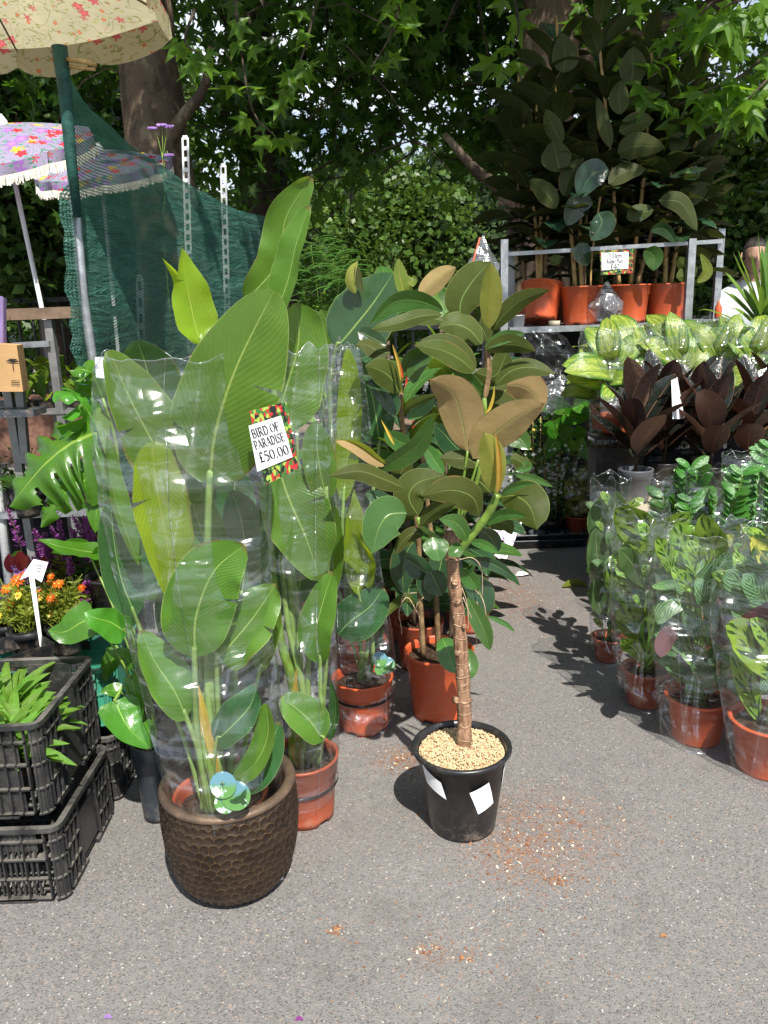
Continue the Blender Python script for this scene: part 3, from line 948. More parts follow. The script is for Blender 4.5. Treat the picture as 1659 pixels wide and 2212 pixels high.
def leaf_at(parent, px, width, mat, roll=0, face=1, prof='rubber', stalk=None, stalk_r=0.004, smat=None, seed=0, name='leaf', k=None, up=0.0, **kw):
    """px: (x, y, Y) points of the midrib from stalk to tip; width in the same measured units.
    face 1: upper side towards the viewer, -1: underside. roll: degrees turned about the midrib."""
    pts = [at(x, y, Y) for x, y, Y in px]
    m = px[len(px) // 2]
    s = scl(*m) if k is None else k
    toc = (Vector((0, 0, CAMH)) - pts[len(pts) // 2]).normalized()
    t = (pts[-1] - pts[0]).normalized()
    n = (toc - t * toc.dot(t)).normalized()
    n = Matrix.Rotation(rad(roll), 3, t) @ n
    n = (n * face + Vector((0, 0, up))).normalized()
    mb = MB()
    leaf_geo(mb, pts, width * s, n, prof, seed=seed, **kw)
    ob = mb.build(name, mat, parent)
    if stalk is not None:
        sm = MB()
        sp = [Vector(p) for p in stalk] + [pts[0], pts[0].lerp(pts[1], 0.25)]
        C = spline(sp, 14)
        sm.tube(C, [stalk_r * (1.6 - 0.9 * i / 14) for i in range(15)], 7)
        sm.build('stalk', smat or M_STEMP, ob if False else parent)
    return ob


# prototype blades, built once along +Y with the upper side towards +Z; copies share the mesh
PROTO = {}


def proto(kind, var, mat, L=1.0, W=0.4, prof='rubber', droop=0.25, fold=0.2, cup=0.0, wave=0.0, nu=8, nv=4, twist=0.0):
    key = (kind, var)
    if key in PROTO: return PROTO[key]
    r = random.Random(hash(kind) % 1000 if False else sum(map(ord, kind)) + var * 7)
    d = droop * r.uniform(0.6, 1.5)
    sx = r.uniform(-0.08, 0.08)
    pts = [Vector((0, 0, 0)), Vector((sx * 0.5, L * 0.33, 0.06 * L * d)), Vector((sx, L * 0.68, -d * 0.22 * L)), Vector((sx * 1.2, L * (1 - d * 0.18), -d * L * 0.62))]
    mb = MB()
    leaf_geo(mb, pts, W * r.uniform(0.9, 1.1), Vector((0, 0, 1)), prof, nu=nu, nv=nv, fold=fold, cup=cup, wave=wave, twist=twist * r.uniform(-1, 1), seed=var)
    me = mb.mesh(kind, mat)
    PROTO[key] = me
    return me


def orient(direction, upish=Vector((0, 0, 1)), spin=0.0):
    """rotation taking +Y to direction with +Z as near upish as can be"""
    y = Vector(direction).normalized()
    z = upish - y * upish.dot(y)
    if z.length < 1e-3: z = Vector((1, 0, 0)) - y * y.x
    z.normalize()
    x = y.cross(z)
    m = Matrix((x, y, z)).transposed()
    return (m @ Matrix.Rotation(spin, 3, 'Y')).to_quaternion()


def pot(parent, c, rt, h, mat, rb=None, name='pot', soil=True, band=True, soilmat=None, tilt=None, rim=0.012, feet=True, drop=0.03):
    rb = rb or rt * 0.74
    c = Vector(c)
    rr = lambda z: rb + (rt * 0.955 - rb) * (z / h)
    if band:
        prof = [(0.01, 0.006), (rb * 0.9, 0.006), (rb * 0.93, 0.0), (rb, 0.0), (rr(0.02), 0.02), (rr(h * .72), h * .72), (rr(h * .73) + rim * 0.35, h * .745),
                (rr(h * .93) + rim * 0.4, h * .955), (rt, h * 0.962), (rt + 0.001, h * 0.99), (rt - 0.002, h), (rt - 0.007, h), (rt - 0.010, h * 0.96), (rt * 0.955 - 0.006, h * .9), (rr(h * .6) - 0.004, h * .6)]
    else:
        prof = [(0.01, 0.006), (rb * 0.9, 0.006), (rb, 0.0), (rb + 0.001, 0.008), (rr(h * .93), h * .93), (rt - 0.001, h * 0.94), (rt + 0.004, h * 0.95), (rt + 0.007, h * 0.97), (rt + 0.006, h * 0.99),
                (rt, h), (rt - 0.006, h * 0.995), (rt - 0.010, h * 0.95), (rr(h * .6) - 0.004, h * .6)]
    mb = MB()
    n = 48
    mb.lathe(prof, c, n)
    if feet:  # notches round the foot ring
        notch = set()
        for q in range(5):
            k0 = int(n * (q + 0.3) / 5)
            for k in range(k0, k0 + 3): notch.add(k % n)
        for vi in range(3 * n, 4 * n):
            pass
        for k in notch:
            for j in (2, 3):
                mb.v[j * n + k] = mb.v[j * n + k] + Vector((0, 0, 0.013))
    if tilt is not None:
        piv = c + Vector((0, 0, 0))
        mb.v = [piv + tilt @ (Vector(p) - piv) for p in mb.v]
    o = mb.build(name, mat, parent)
    if soil:
        sm = MB()
        R_ = rr(h - drop) - 0.006
        rows = []
        vs, fs = [c + Vector((0, 0, h - drop + 0.006))], []
        rg = random.Random(int(abs(c.x) * 1000))
        for a in range(1, 6):
            for k in range(20):
                an = 2 * math.pi * k / 20
                vs.append(c + Vector((math.cos(an) * R_ * a / 5, math.sin(an) * R_ * a / 5, h - drop + rg.uniform(-.004, .006))))
        for k in range(20): fs.append((0, 1 + k, 1 + (k + 1) % 20))
        for a in range(4):
            for k in range(20):
                fs.append((1 + a * 20 + k, 1 + (a + 1) * 20 + k, 1 + (a + 1) * 20 + (k + 1) % 20, 1 + a * 20 + (k + 1) % 20))
        sm.add(vs, fs)
        sm.build('soil', soilmat or M_SOIL, parent)
    return o


def sleeve(parent, rows, Y, mat, dep=0.7, seed=0, nu=46, nv=56, name='plastic_sleeve', wr=1.0, lean=0.0, top=0.02, dmin=0.0):
    """rows: (y, x left, x right) from the pot up to the open mouth"""
    pts = []
    for i, (y, xl, xr) in enumerate(rows):
        a, b = at(xl, y, Y), at(xr, y, Y)
        pts.append(((a + b) / 2, (b - a).length / 2))
    n = len(pts)
    C = spline([Vector((p[0].x, Y + lean * i / n, p[0].z)) for i, p in enumerate(pts)], nu)
    R_ = spline([Vector((p[1], 0, 0)) for p in pts], nu)
    P = []
    for i in range(nu + 1):
        s = i / nu
        row = []
        flat = dep * (1 - 0.25 * s)
        for j in range(nv + 1):
            a = 2 * math.pi * (j % nv) / nv
            ca, sa = math.cos(a), math.sin(a)
            r = R_[i].x
            q = Vector((ca * 1.6 + seed * 7.1, sa * 1.6, s * 3.2))
            w = noise.noise(q * 1.1) * 0.10 + abs(noise.noise(q * 2.6 + Vector((3, 1, 2)))) * -0.10 + noise.noise(Vector((a * 3.5 if j % nv else 0, s * 1.1, seed))) * 0.03 * math.sin(a / 2) ** 2
            w *= wr * min(1, 0.25 + s * 1.6)
            zz = C[i].z + (top * noise.noise(Vector((ca * 2, sa * 2, seed))) * 2.2 if i == nu else 0) + 0.015 * noise.noise(q * 1.5) * s
            row.append(Vector((C[i].x + ca * r * (1 + w), C[i].y + sa * max(r * flat, dmin) * (1 + w * 1.4), zz)))
        row[-1] = row[0].copy()
        P.append(row)
    mb = MB()
    mb.grid(P)
    ob = mb.build(name, mat, parent)
    mb = MB()
    mb.tube(P[-1], .0011, 4, False)
    mb.build('sleeve_hem', M_FILMW, ob)
    j = int(nv * (.66 + .09 * (seed % 3)))
    mb = MB()
    mb.tube([row[j] + Vector((0, -.001, 0)) for row in P], .0008, 4, False)
    mb.build('sleeve_seam', M_FILMW, ob)
    return ob


def round_tag(parent, x, y, Y, r, name='care_tag'):
    """two overlapping discs of glossy print"""
    mb = MB()
    k = scl(x, y, Y)
    for dx, dy, rr, dz in ((0, 0, r * 0.78, 0), (r * 0.75, r * 0.62, r * 0.86, 0.001), (r * 0.1, r * 1.05, r * 0.62, 0.002)):
        c = at(x + dx, y + dy, Y - dz)
        vs, uv = [c], [(0.5, 0.5)]
        for q in range(24):
            a = 2 * math.pi * q / 24
            vs.append(c + Vector((math.cos(a) * rr * k, 0.25 * math.sin(a) * rr * k, math.sin(a) * rr * k)))
            uv.append((0.5 + 0.5 * math.cos(a), 0.5 + 0.5 * math.sin(a) - dy / r * 0.3))
        mb.add(vs, [(0, 1 + q, 1 + (q + 1) % 24) for q in range(24)], uv)
    ob = mb.build(name, M_TAG, parent)
    lf = MB()
    for q, (dx, dy, an) in enumerate(((0.95, 0.75, 0.4), (1.2, 0.55, 1.1), (0.75, 0.95, -0.2), (1.15, 0.95, 2.2))):
        c = at(x + dx * r, y + dy * r, Y - 0.006)
        d = Vector((math.cos(an), 0, math.sin(an)))
        leaf_geo(lf, [c - d * r * k * 0.4, c, c + d * r * k * 0.42], r * k * 0.32, Vector((0, -1, 0)), 'lance', nu=6, nv=2)
    c = at(x - 0.05 * r, y - 0.1 * r, Y - 0.004)
    lf.beam(c + Vector((-.12 * r * k, 0, 0)), c + Vector((.14 * r * k, 0, 0.02 * r * k)), 0.001, 0.05 * r * k)
    lf.beam(c + Vector((0.02 * r * k, 0, -.3 * r * k)), c + Vector((-0.02 * r * k, 0, 0.25 * r * k)), 0.05 * r * k, 0.001)
    lf.build('printed_leaf', M_STRD, ob)
    return ob


def text_mesh(txt, size, mat, name, parent, M4, offset=0.0, align='CENTER', extr=0.0006, space=1.0, sx=1.0, serif=True):
    cu = bpy.data.curves.new("t", 'FONT')
    cu.body = txt
    cu.size = size
    cu.align_x = align
    cu.align_y = 'CENTER'
    cu.offset = offset
    cu.space_character = space
    cu.extrude = extr
    cu.resolution_u = 3
    to = bpy.data.objects.new("t", cu)
    COL.objects.link(to)
    dg = bpy.context.evaluated_depsgraph_get()
    dg.update()
    me = bpy.data.meshes.new_from_object(to.evaluated_get(dg))
    bpy.data.objects.remove(to)
    me.transform(M4 @ Matrix.Diagonal((sx, 1, 1, 1)))
    o = wloc(parent) if parent is not None else Vector((0, 0, 0))
    me.transform(Matrix.Translation(-o))
    me.materials.clear()
    me.materials.append(mat)
    me.name = name
    ob = bpy.data.objects.new(name, me)
    COL.objects.link(ob)
    ob.parent = parent
    return ob


def rubber_plant(root, base, H, lean, nleaf, L, W, seed, mats, kind, stem_r=0.009, smat=None, z0=0.15, elev=(0.3, 0.9), droop=0.35, top=True, spread=1.0, tops=None, facecam=0.0):
    """a cane with spirally set leaves; leaves are copies of a few blades"""
    rg = random.Random(seed)
    base = Vector(base)
    tip = base + Vector((lean[0], lean[1], H))
    midp = base.lerp(tip, 0.5) + Vector((rg.uniform(-.04, .04), rg.uniform(-.03, .03), 0))
    C = spline([base, midp, tip], 16)
    mb = MB()
    mb.tube(C, [stem_r * (1.15 - 0.5 * i / 16) for i in range(17)], 8)
    mb.build('stem', smat or M_STEMB, root)
    for i in range(nleaf):
        f = z0 + (1 - z0) * (i + 0.5) / nleaf
        p = C[min(16, int(f * 16))].lerp(C[min(16, int(f * 16) + 1)], f * 16 % 1)
        a = i * 2.399 + rg.uniform(-.3, .3)
        e = elev[0] + (elev[1] - elev[0]) * f ** 2 + rg.uniform(-.18, .18)
        d = Vector((math.cos(a) * math.cos(e) * spread, math.sin(a) * math.cos(e) * spread, math.sin(e)))
        s = (0.8 + 0.35 * rg.random()) * (1.0 if f < 0.85 else 0.85)
        m_i = rg.randrange(len(mats))
        me = proto(kind + str(m_i), i % 4, mats[m_i], 1.0, W / L, 'rubber', droop, 0.22, 0, 0.01, 9, 4)
        q = orient(d, Vector((0, -facecam, 1)), rg.uniform(-.35, .35))
        st = MB()
        p2 = p + d.normalized() * 0.035 * s
        st.tube([p, p2], [0.003, 0.0022], 5, False)
        lf = flat_mesh('leaf', me, root, p2, q, L * s)
        st.build('leaf_stalk', M_STEMP, lf) if False else None
    if top:
        mb = MB()
        leaf_geo(mb, [tip, tip + Vector((lean[0] * .05, 0, L * .25)), tip + Vector((lean[0] * .1, 0, L * .45))], L * 0.06, Vector((0, -1, 0)), 'lance', nu=5, nv=2, fold=0.9)
        mb.build('leaf_sheath', tops or M_SHEATH, root)


def person_figure(root, base, H, face_dir):
    """standing man, bent a little forward, as one skinned body"""
    h = H / 7.5
    fx, fy = face_dir
    side = Vector((-fy, fx, 0))
    fwd = Vector((fx, fy, 0))
    B = Vector(base)
    Z = Vector((0, 0, 1))
    J = {}
    J['pel'] = B + Z * H * 0.52
    J['waist'] = B + Z * H * 0.60 + fwd * 0.02
    J['chest'] = B + Z * H * 0.73 + fwd * 0.06
    J['neck'] = B + Z * H * 0.83 + fwd * 0.10
    J['skull'] = B + Z * H * 0.875 + fwd * 0.13
    edges = [('pel', 'waist'), ('waist', 'chest'), ('chest', 'neck'), ('neck', 'skull')]
    R_ = dict(pel=.15, waist=.14, chest=.165, neck=.06, skull=.06)
    for s, n_ in ((-1, 'l'), (1, 'r')):
        J['sh' + n_] = J['chest'] + side * s * 0.19 + Z * 0.06
        J['el' + n_] = J['sh' + n_] - Z * 0.27 + fwd * 0.08 + side * s * 0.04
        J['wr' + n_] = J['el' + n_] - Z * 0.06 + fwd * 0.24 - side * s * 0.05
        J['hd' + n_] = J['wr' + n_] + fwd * 0.09
        J['hip' + n_] = J['pel'] + side * s * 0.095 - Z * 0.06
        J['kn' + n_] = B + side * s * 0.10 + Z * H * 0.27 + fwd * 0.03
        J['an' + n_] = B + side * s * 0.10 + Z * 0.08
        J['to' + n_] = B + side * s * 0.11 + Z * 0.035 + fwd * 0.16
        edges += [('chest', 'sh' + n_), ('sh' + n_, 'el' + n_), ('el' + n_, 'wr' + n_), ('wr' + n_, 'hd' + n_), ('pel', 'hip' + n_), ('hip' + n_, 'kn' + n_), ('kn' + n_, 'an' + n_), ('an' + n_, 'to' + n_)]
        R_.update({'sh' + n_: .075, 'el' + n_: .05, 'wr' + n_: .033, 'hd' + n_: .038, 'hip' + n_: .10, 'kn' + n_: .065, 'an' + n_: .045, 'to' + n_: .04})
    names = list(J)
    me = bpy.data.meshes.new('body')
    o = wloc(root)
    me.from_pydata([tuple(J[n_] - o) for n_ in names], [(names.index(a), names.index(b)) for a, b in edges], [])
    ob = bpy.data.objects.new('body', me)
    COL.objects.link(ob)
    md = ob.modifiers.new('skin', 'SKIN')
    for i, n_ in enumerate(names):
        me.skin_vertices[0].data[i].radius = (R_[n_], R_[n_] * (0.72 if n_ in ('pel', 'waist', 'chest') else 1))
        me.skin_vertices[0].data[i].use_root = (n_ == 'pel')
    ob.modifiers.new('sub', 'SUBSURF').levels = 2
    ob.modifiers['sub'].render_levels = 2
    dg = bpy.context.evaluated_depsgraph_get()
    dg.update()
    me2 = bpy.data.meshes.new_from_object(ob.evaluated_get(dg))
    bpy.data.objects.remove(ob)
    me2.materials.clear()
    for m in (M_SHIRT, M_TROU, M_SKIN): me2.materials.append(m)
    pz = J['pel'].z - o.z
    for p in me2.polygons:
        c = p.center
        k = 0
        if c.z < pz + 0.03: k = 1
        if c.z > J['neck'].z - o.z - 0.005: k = 2
        for n_ in 'lr':
            if (c - (J['wr' + n_] - o)).length < 0.10 or (c - (J['hd' + n_] - o)).length < 0.10: k = 2
        p.material_index = k
        p.use_smooth = True
    body = bpy.data.objects.new('body', me2)
    COL.objects.link(body)
    body.parent = root
    # head with brow, nose, jaw and ears
    hc = J['skull'] + Z * 0.075 + fwd * 0.03
    mb = MB()
    nu, nv = 20, 24
    P = []
    for i in range(nu + 1):
        th = math.pi * i / nu
        row = []
        for j in range(nv + 1):
            a = 2 * math.pi * (j % nv) / nv
            x, y, z = math.sin(th) * math.sin(a), math.sin(th) * math.cos(a), math.cos(th)
            rx, ry, rz = 0.076, 0.096, 0.118
            if z < 0: rx *= 1 + 0.28 * z; ry *= 1 + 0.12 * z
            q = Vector((x * rx, y * ry, z * rz))
            if y > 0.8 and -0.45 < z < 0.1 and abs(x) < 0.28: q.y += 0.022 * (1 - abs(x) / .28) * (1 - abs(z + 0.2) / 0.35 if abs(z + .2) < .35 else 0)
            if y > 0.7 and 0.02 < z < 0.2 and 0.2 < abs(x) < 0.55: q.y -= 0.006
            row.append(hc + side * q.x + fwd * (q.y) + Z * q.z)
        P.append(row)
    mb.grid(P)
    for s in (-1, 1):
        e = hc + side * s * 0.078 - Z * 0.005
        mb.tube([e - Z * 0.03, e + side * s * 0.008, e + Z * 0.03], [0.008, 0.014, 0.01], 8)
    mb.build('head', M_SKIN, root)
    hb = MB()
    P = []
    for i in range(13):
        th = math.pi * 0.56 * i / 12
        row = []
        for j in range(nv + 1):
            a = 2 * math.pi * (j % nv) / nv
            x, y, z = math.sin(th) * math.sin(a), math.sin(th) * math.cos(a), math.cos(th)
            if y > 0.45 and z < 0.45:
                t = 0.985
            else:
                t = 1.10 + 0.05 * noise.noise(Vector((x * 6, y * 6, z * 6)))
            row.append(hc + (side * x * 0.076 + fwd * (y * 0.096 - 0.006) + Z * z * 0.118) * t)
        P.append(row)
    hb.grid(P)
    hb.build('hair', M_HAIR, root)
# ================================================================= the setting
mb = MB()
mb.add([(-120, -15, 0), (120, -15, 0), (120, 160, 0), (-120, 160, 0)], [(0, 1, 2, 3)])
mb.build('ground', M_ASPH, None, kind='structure')

# small real debris on the asphalt
rg = random.Random(5)


def scatter(name, mat, spots, nper, smin, smax, label_kind='stuff', flat=0.35):
    mb = MB()
    mb.smooth = False
    for (px, py, sx, sy) in spots:
        c = gnd(px, py)
        for _ in range(nper):
            x, y = c.x + rg.gauss(0, sx * .5), c.y + rg.gauss(0, sy * .5)
            s = smin + (smax - smin) * rg.random() ** 3
            q = Euler((rg.uniform(-.4, .4), rg.uniform(-.4, .4), rg.random() * 6.3)).to_matrix()
            L, w_, h = s * rg.uniform(1, 2.6), s, s * flat
            vs = [Vector((x, y, h * .6)) + q @ Vector((a * L / 2 * rg.uniform(.6, 1), b * w_ / 2 * rg.uniform(.6, 1), c_ * h / 2)) for a in (-1, 1) for b in (-1, 1) for c_ in (-1, 1)]
            mb.add(vs, [(0, 1, 3, 2), (4, 6, 7, 5), (0, 4, 5, 1), (2, 3, 7, 6), (0, 2, 6, 4), (1, 5, 7, 3)])
    return mb.build(name, mat, None, kind='stuff')


scatter('bark_chips', M_CHIP, [(1170, 1790, .42, .30), (1160, 1790, .28, .20), (1110, 1290, .3, .6), (860, 1640, .16, .14), (1120, 1850, .25, .2), (990, 2040, .35, .2), (1190, 1900, .2, .12), (1230, 1330, .5, .8)], 340, 0.0012, 0.0042)
scatter('bark_chips', M_CHIP, [(925, 2055, .035, .02), (1010, 2070, .03, .02), (1200, 1905, .03, .02), (1215, 1900, .02, .02), (725, 2010, .02, .02)], 40, 0.002, 0.006)
scatter('bark_chips', M_CHIP, [(1175, 1770, .26, .16), (1120, 1840, .16, .10), (1120, 1280, .2, .3), (870, 1640, .08, .08)], 240, 0.002, 0.0065)
scatter('pale_grit', M_GRIT, [(1000, 1850, .5, .25), (860, 1860, .2, .1), (760, 1900, .5, .3), (1250, 1750, .6, .5), (700, 2100, .9, .3), (1100, 2100, .8, .3), (1200, 1450, .6, .8)], 70, 0.0009, 0.0024)
for (px, py, w, h, mat, lab, cat) in ((1130, 1243, 34, 9, M_WHITE, 'flat white scrap of paper lying on the asphalt beyond the potted trunk', 'litter'),
                                      (606, 1902, 14, 10, M_WHITE, 'tiny white paper scrap beside the foot of the bronze planter', 'litter')):
    c = gnd(px, py)
    k = scl(px, py, c.y)
    mb = MB()
    vs = [c + Vector((a * w / 2 * k, b * h * k * 1.4, 0.006 + 0.006 * ((i * 7) % 3))) for i, (a, b) in enumerate(((-1, -.3), (-.3, -1), (.6, -.8), (1, -.1), (.4, .7), (-.5, .8)))]
    vs2 = [v - Vector((0, 0, 0.002)) for v in vs]
    mb.add(vs + vs2, [tuple(range(6)), tuple(range(11, 5, -1))] + [(i, i + 6, (i + 1) % 6 + 6, (i + 1) % 6) for i in range(6)])
    mb.build('paper_scrap', mat, None, label=lab, cat=cat, smooth=False, origin=c)
c = gnd(1243, 1270)
mb = MB()
leaf_geo(mb, [c + Vector((-.07, 0, .008)), c + Vector((0, .02, .022)), c + Vector((.07, 0, .008))], .06, Vector((0, -.2, 1)), 'oval', nu=8, nv=4, fold=.2)
mb.build('fallen_leaf', M_RUBY, None, label='yellowish fallen leaf on the shaded asphalt left of the sleeved plants', cat='leaf', origin=c)
# petals and crumbs
for (px, py, mat, lab) in ((232, 2202, M_LILAC, 'pale lilac petal on the asphalt at the bottom left'), (646, 2206, M_PURPLEF, 'dark pink petal on the asphalt near the bottom middle'), (1434, 2026, M_CHIP, 'reddish crumb of bark alone on the asphalt at the lower right')):
    c = gnd(px, py)
    mb = MB()
    leaf_geo(mb, [c + Vector((-.009, 0, .002)), c + Vector((0, .004, .005)), c + Vector((.01, 0, .002))], .009, Vector((0, -.2, 1)), 'oval', nu=5, nv=3)
    mb.build('petal' if mat is not M_CHIP else 'bark_crumb', mat, None, label=lab, cat='petal' if mat is not M_CHIP else 'bark', origin=c)

# ---------------------------------------------------------------- trees
LOBES = []
for i, (a, r_) in enumerate(((-2.75, 0.30), (-2.05, 0.72), (-1.55, 0.36), (-1.0, 0.92), (-0.55, 0.45), (0, 1.12), (0.55, 0.45), (1.0, 0.92), (1.55, 0.36), (2.05, 0.72), (2.75, 0.30))):
    LOBES.append((math.sin(a) * r_, math.cos(a) * r_ + 0.30))
LOB = np.array([(0, 0.30, 0.03)] + [(x, y, -0.10 * (x * x + y * y)) for x, y in LOBES], dtype=np.float64) * 0.62
SIMPLE = np.array([(0, 0, 0), (0.34, 0.42, -0.05), (0, 1.0, -0.10), (-0.34, 0.42, -0.05)], dtype=np.float64)
LF_LOB = [(0, i, i + 1) for i in range(1, 11)]
LF_SIM = [(0, 1, 2, 3)]


def leaf_cloud(name, mat, parent, pos, dirs, sizes, lobed=True, rs=None, **kw):
    """many leaf-sized faces in one mesh. pos (n,3) world, dirs (n,3) where each leaf points"""
    n = len(pos)
    if parent is not None: pos = pos - np.array(wloc(parent))
    base, fs = (LOB, LF_LOB) if lobed else (SIMPLE, LF_SIM)
    d = dirs / np.linalg.norm(dirs, axis=1, keepdims=True)
    r = rs.normal(size=(n, 3))
    x = np.cross(d, r)
    x /= np.linalg.norm(x, axis=1, keepdims=True)
    z = np.cross(x, d)
    V = pos[:, None, :] + sizes[:, None, None] * (base[None, :, 0:1] * x[:, None, :] + base[None, :, 1:2] * d[:, None, :] + base[None, :, 2:3] * z[:, None, :])
    k = len(base)
    V = V.reshape(-1, 3)
    fa = np.array(fs, dtype=np.int64)
    FF = (fa[None] + (np.arange(n) * k)[:, None, None]).reshape(-1, fa.shape[1])
    me = bpy.data.meshes.new(name)
    me.vertices.add(len(V))
    me.vertices.foreach_set('co', V.astype(np.float32).ravel())
    me.loops.add(FF.size)
    me.loops.foreach_set('vertex_index', FF.ravel().astype(np.int32))
    me.polygons.add(len(FF))
    me.polygons.foreach_set('loop_start', (np.arange(len(FF)) * fa.shape[1]).astype(np.int32))
    me.update(calc_edges=True)
    me.validate()
    me.materials.append(mat)
    ob = bpy.data.objects.new(name, me)
    COL.objects.link(ob)
    if parent is not None: ob.parent = parent
    return tag(ob, **kw)


def clumps(rs, vols, per, clr, keep=None):
    """vols: (cx,cy,cz, rx,ry,rz, n clumps). returns leaf positions gathered in clumps"""
    P = []
    for (cx, cy, cz, rx, ry, rz, n) in vols:
        q = rs.uniform(-1, 1, size=(int(n * 2.2), 3))
        q = q[(q ** 2).sum(1) < 1][:n]
        c = q * np.array([rx, ry, rz]) + np.array([cx, cy, cz])
        if keep is not None: c = c[keep(c)]
        for cc in c:
            m = int(per * rs.uniform(0.5, 1.5))
            P.append(cc + rs.normal(size=(m, 3)) * clr * np.array([1, 1, 0.75]) * rs.uniform(0.6, 1.2))
    return np.concatenate(P)


def twigs(mb, rs, P, n, r=0.006):
    for _ in range(n):
        a = P[rs.integers(len(P))]
        b = a + rs.normal(size=3) * np.array([.35, .35, .25])
        c = b + (b - a) * 0.6 + np.array([0, 0, -0.15])
        mb.tube([a, b, c], [r * 1.6, r, r * 0.4], 5, False)


WIN = [(255, 405, 60, 420, 7.7), (385, 470, 130, 330, 30), (820, 960, 285, 350, 30), (700, 1090, 345, 640, 10.5), (900, 990, 380, 420, 30), (1590, 1700, -20, 70, 30), (1480, 1620, 240, 330, 30), (640, 680, 90, 130, 30), (730, 770, 20, 60, 30), (1120, 1150, 60, 130, 30)]


def cur_keep(c):
    m = np.ones(len(c), bool)
    for i, p in enumerate(c):
        if p[2] > 4 and 2.3 < p[0] < 3.7 and p[1] < 4.5: m[i] = False  # gap cut in the unseen crown so sun reaches the low branch
        d = Vector(p) - Vector((0, 0, CAMH))
        z_ = d.y * cp - d.z * sp
        if z_ < .5: continue
        a, b = d.x / z_, -(d.y * sp + d.z * cp) / z_
        px, py = (a * cr + b * sr) * F + CX, (-a * sr + b * cr) * F + CY
        for (x0, x1, y0, y1, Ym) in WIN:
            if x0 < px < x1 and y0 < py < y1 and p[1] < Ym: m[i] = False
    return m


def tree(label, bark, trunkpts, trunkr, limbs, vols, per, clr, size, mat, seed, group=None, lobed=True, ntw=0, keep=cur_keep, down=0.9, extra=None):
    rs = np.random.default_rng(seed)
    root = empty('plane_tree' if lobed else 'tree', trunkpts[0], label, 'tree', group)
    mb = MB()
    C = spline(trunkpts, 18)
    rr = np.interp(np.linspace(0, 1, 19), np.linspace(0, 1, len(trunkr)), trunkr)
    mb.tube(C, list(rr), 18)
    for i, v in enumerate(mb.v):
        v = Vector(v)
        k = noise.noise(v * 2.5) * 0.03 + noise.noise(v * 7) * 0.012
        cc = C[min(18, i // 18)]
        d = (v - cc)
        mb.v[i] = v + d.normalized() * k if d.length > 1e-5 else v
    mb.build('trunk', bark, root)
    for L_, r0 in limbs:
        m2 = MB()
        D = spline(L_, 12)
        m2.tube(D, [r0 * (1 - 0.7 * i / 12) for i in range(13)], 9)
        m2.build('limb', bark, root)
    P = clumps(rs, vols, per, clr, keep)
    if ntw:
        m3 = MB()
        twigs(m3, rs, P, ntw)
        m3.build('twigs', bark, root, kind='stuff')
    d = rs.normal(size=P.shape) * np.array([1, 1, 0.6]) + np.array([0, 0, -down])
    sz = size * rs.uniform(0.6, 1.25, size=len(P))
    leaf_cloud('crown', mat, root, P, d, sz, lobed, rs, kind='stuff')
    return root


def X(x, y, Y): return at(x, y, Y)


def hgt(y, Y, x=830): return at(x, y, Y).z


# visible curtain of foliage, 6-10 m off; the overhead part of the crowns shades it and the stall
tA, tB, tC = X(330, 300, 7.4), X(545, 150, 8.8), X(1165, 300, 7.6)
tree('big plane tree with a thick brown trunk rising behind the green net', M_BARK,
     [(tA.x + .12, 7.4, 0), (tA.x + .06, 7.4, 2.0), (X(318, 120, 7.4).x, 7.4, X(318, 120, 7.4).z), (X(312, 0, 7.4).x, 7.3, 5.2), (X(300, 0, 7.4).x, 7.1, 7.0)], [.36, .29, .245, .25, .2],
     [([X(352, 330, 7.3), X(390, 260, 7.2), X(440, 190, 7.1), X(455, 100, 7.0)], .07), ([(tA.x, 7.4, 4.2), (-1.0, 6.3, 5.4), (-.4, 5.0, 6.0)], .12), ([(tA.x, 7.4, 4.4), (-3.6, 6.2, 5.6), (-4.4, 4.6, 6.0)], .11),
      ([(tA.x, 7.4, 3.9), (-2.9, 7.8, 4.9), (-4.4, 8.0, 5.6)], .1)],
     [(-2.2, 7.2, 6.9, 4.2, 3.6, 1.7, 120), (-1.0, 8.6, 4.0, 1.5, 1.0, 1.1, 34), (-3.9, 7.9, 3.7, 1.5, .9, 1.2, 30), (-2.1, 9.0, 5.0, 2.2, 1.0, 0.9, 20), (-3.7, 7.0, 5.2, 1.6, 1.8, .6, 40)],
     42, .30, .17, M_PLANE, 11, 'plane trees over the stall', ntw=260)
tree('darker plane tree half hidden by leaves, just right of the thick brown trunk', M_BARKD,
     [(tB.x + .1, 8.8, 0), (tB.x + .05, 8.8, 2.4), (tB.x, 8.8, 4.2), (tB.x - .1, 8.6, 6.4)], [.30, .25, .22, .14],
     [([(tB.x, 8.8, 3.2), (tB.x + .8, 8.3, 4.2), (tB.x + 1.6, 7.4, 5.0)], .09), ([(tB.x, 8.8, 3.9), (tB.x - .5, 8.1, 4.9), (tB.x - .4, 7.0, 5.6)], .08)],
     [(0.2, 7.6, 6.6, 3.6, 4.0, 1.6, 120), (-0.6, 8.4, 3.8, 1.5, .9, 1.1, 34), (0.6, 8.2, 3.9, 1.2, .9, .9, 36), (0.5, 8.3, 3.0, .9, .5, .35, 9), (-.6, 8.5, 2.9, .9, .5, .45, 12)],
     42, .30, .17, M_PLANE, 12, 'plane trees over the stall', ntw=300)
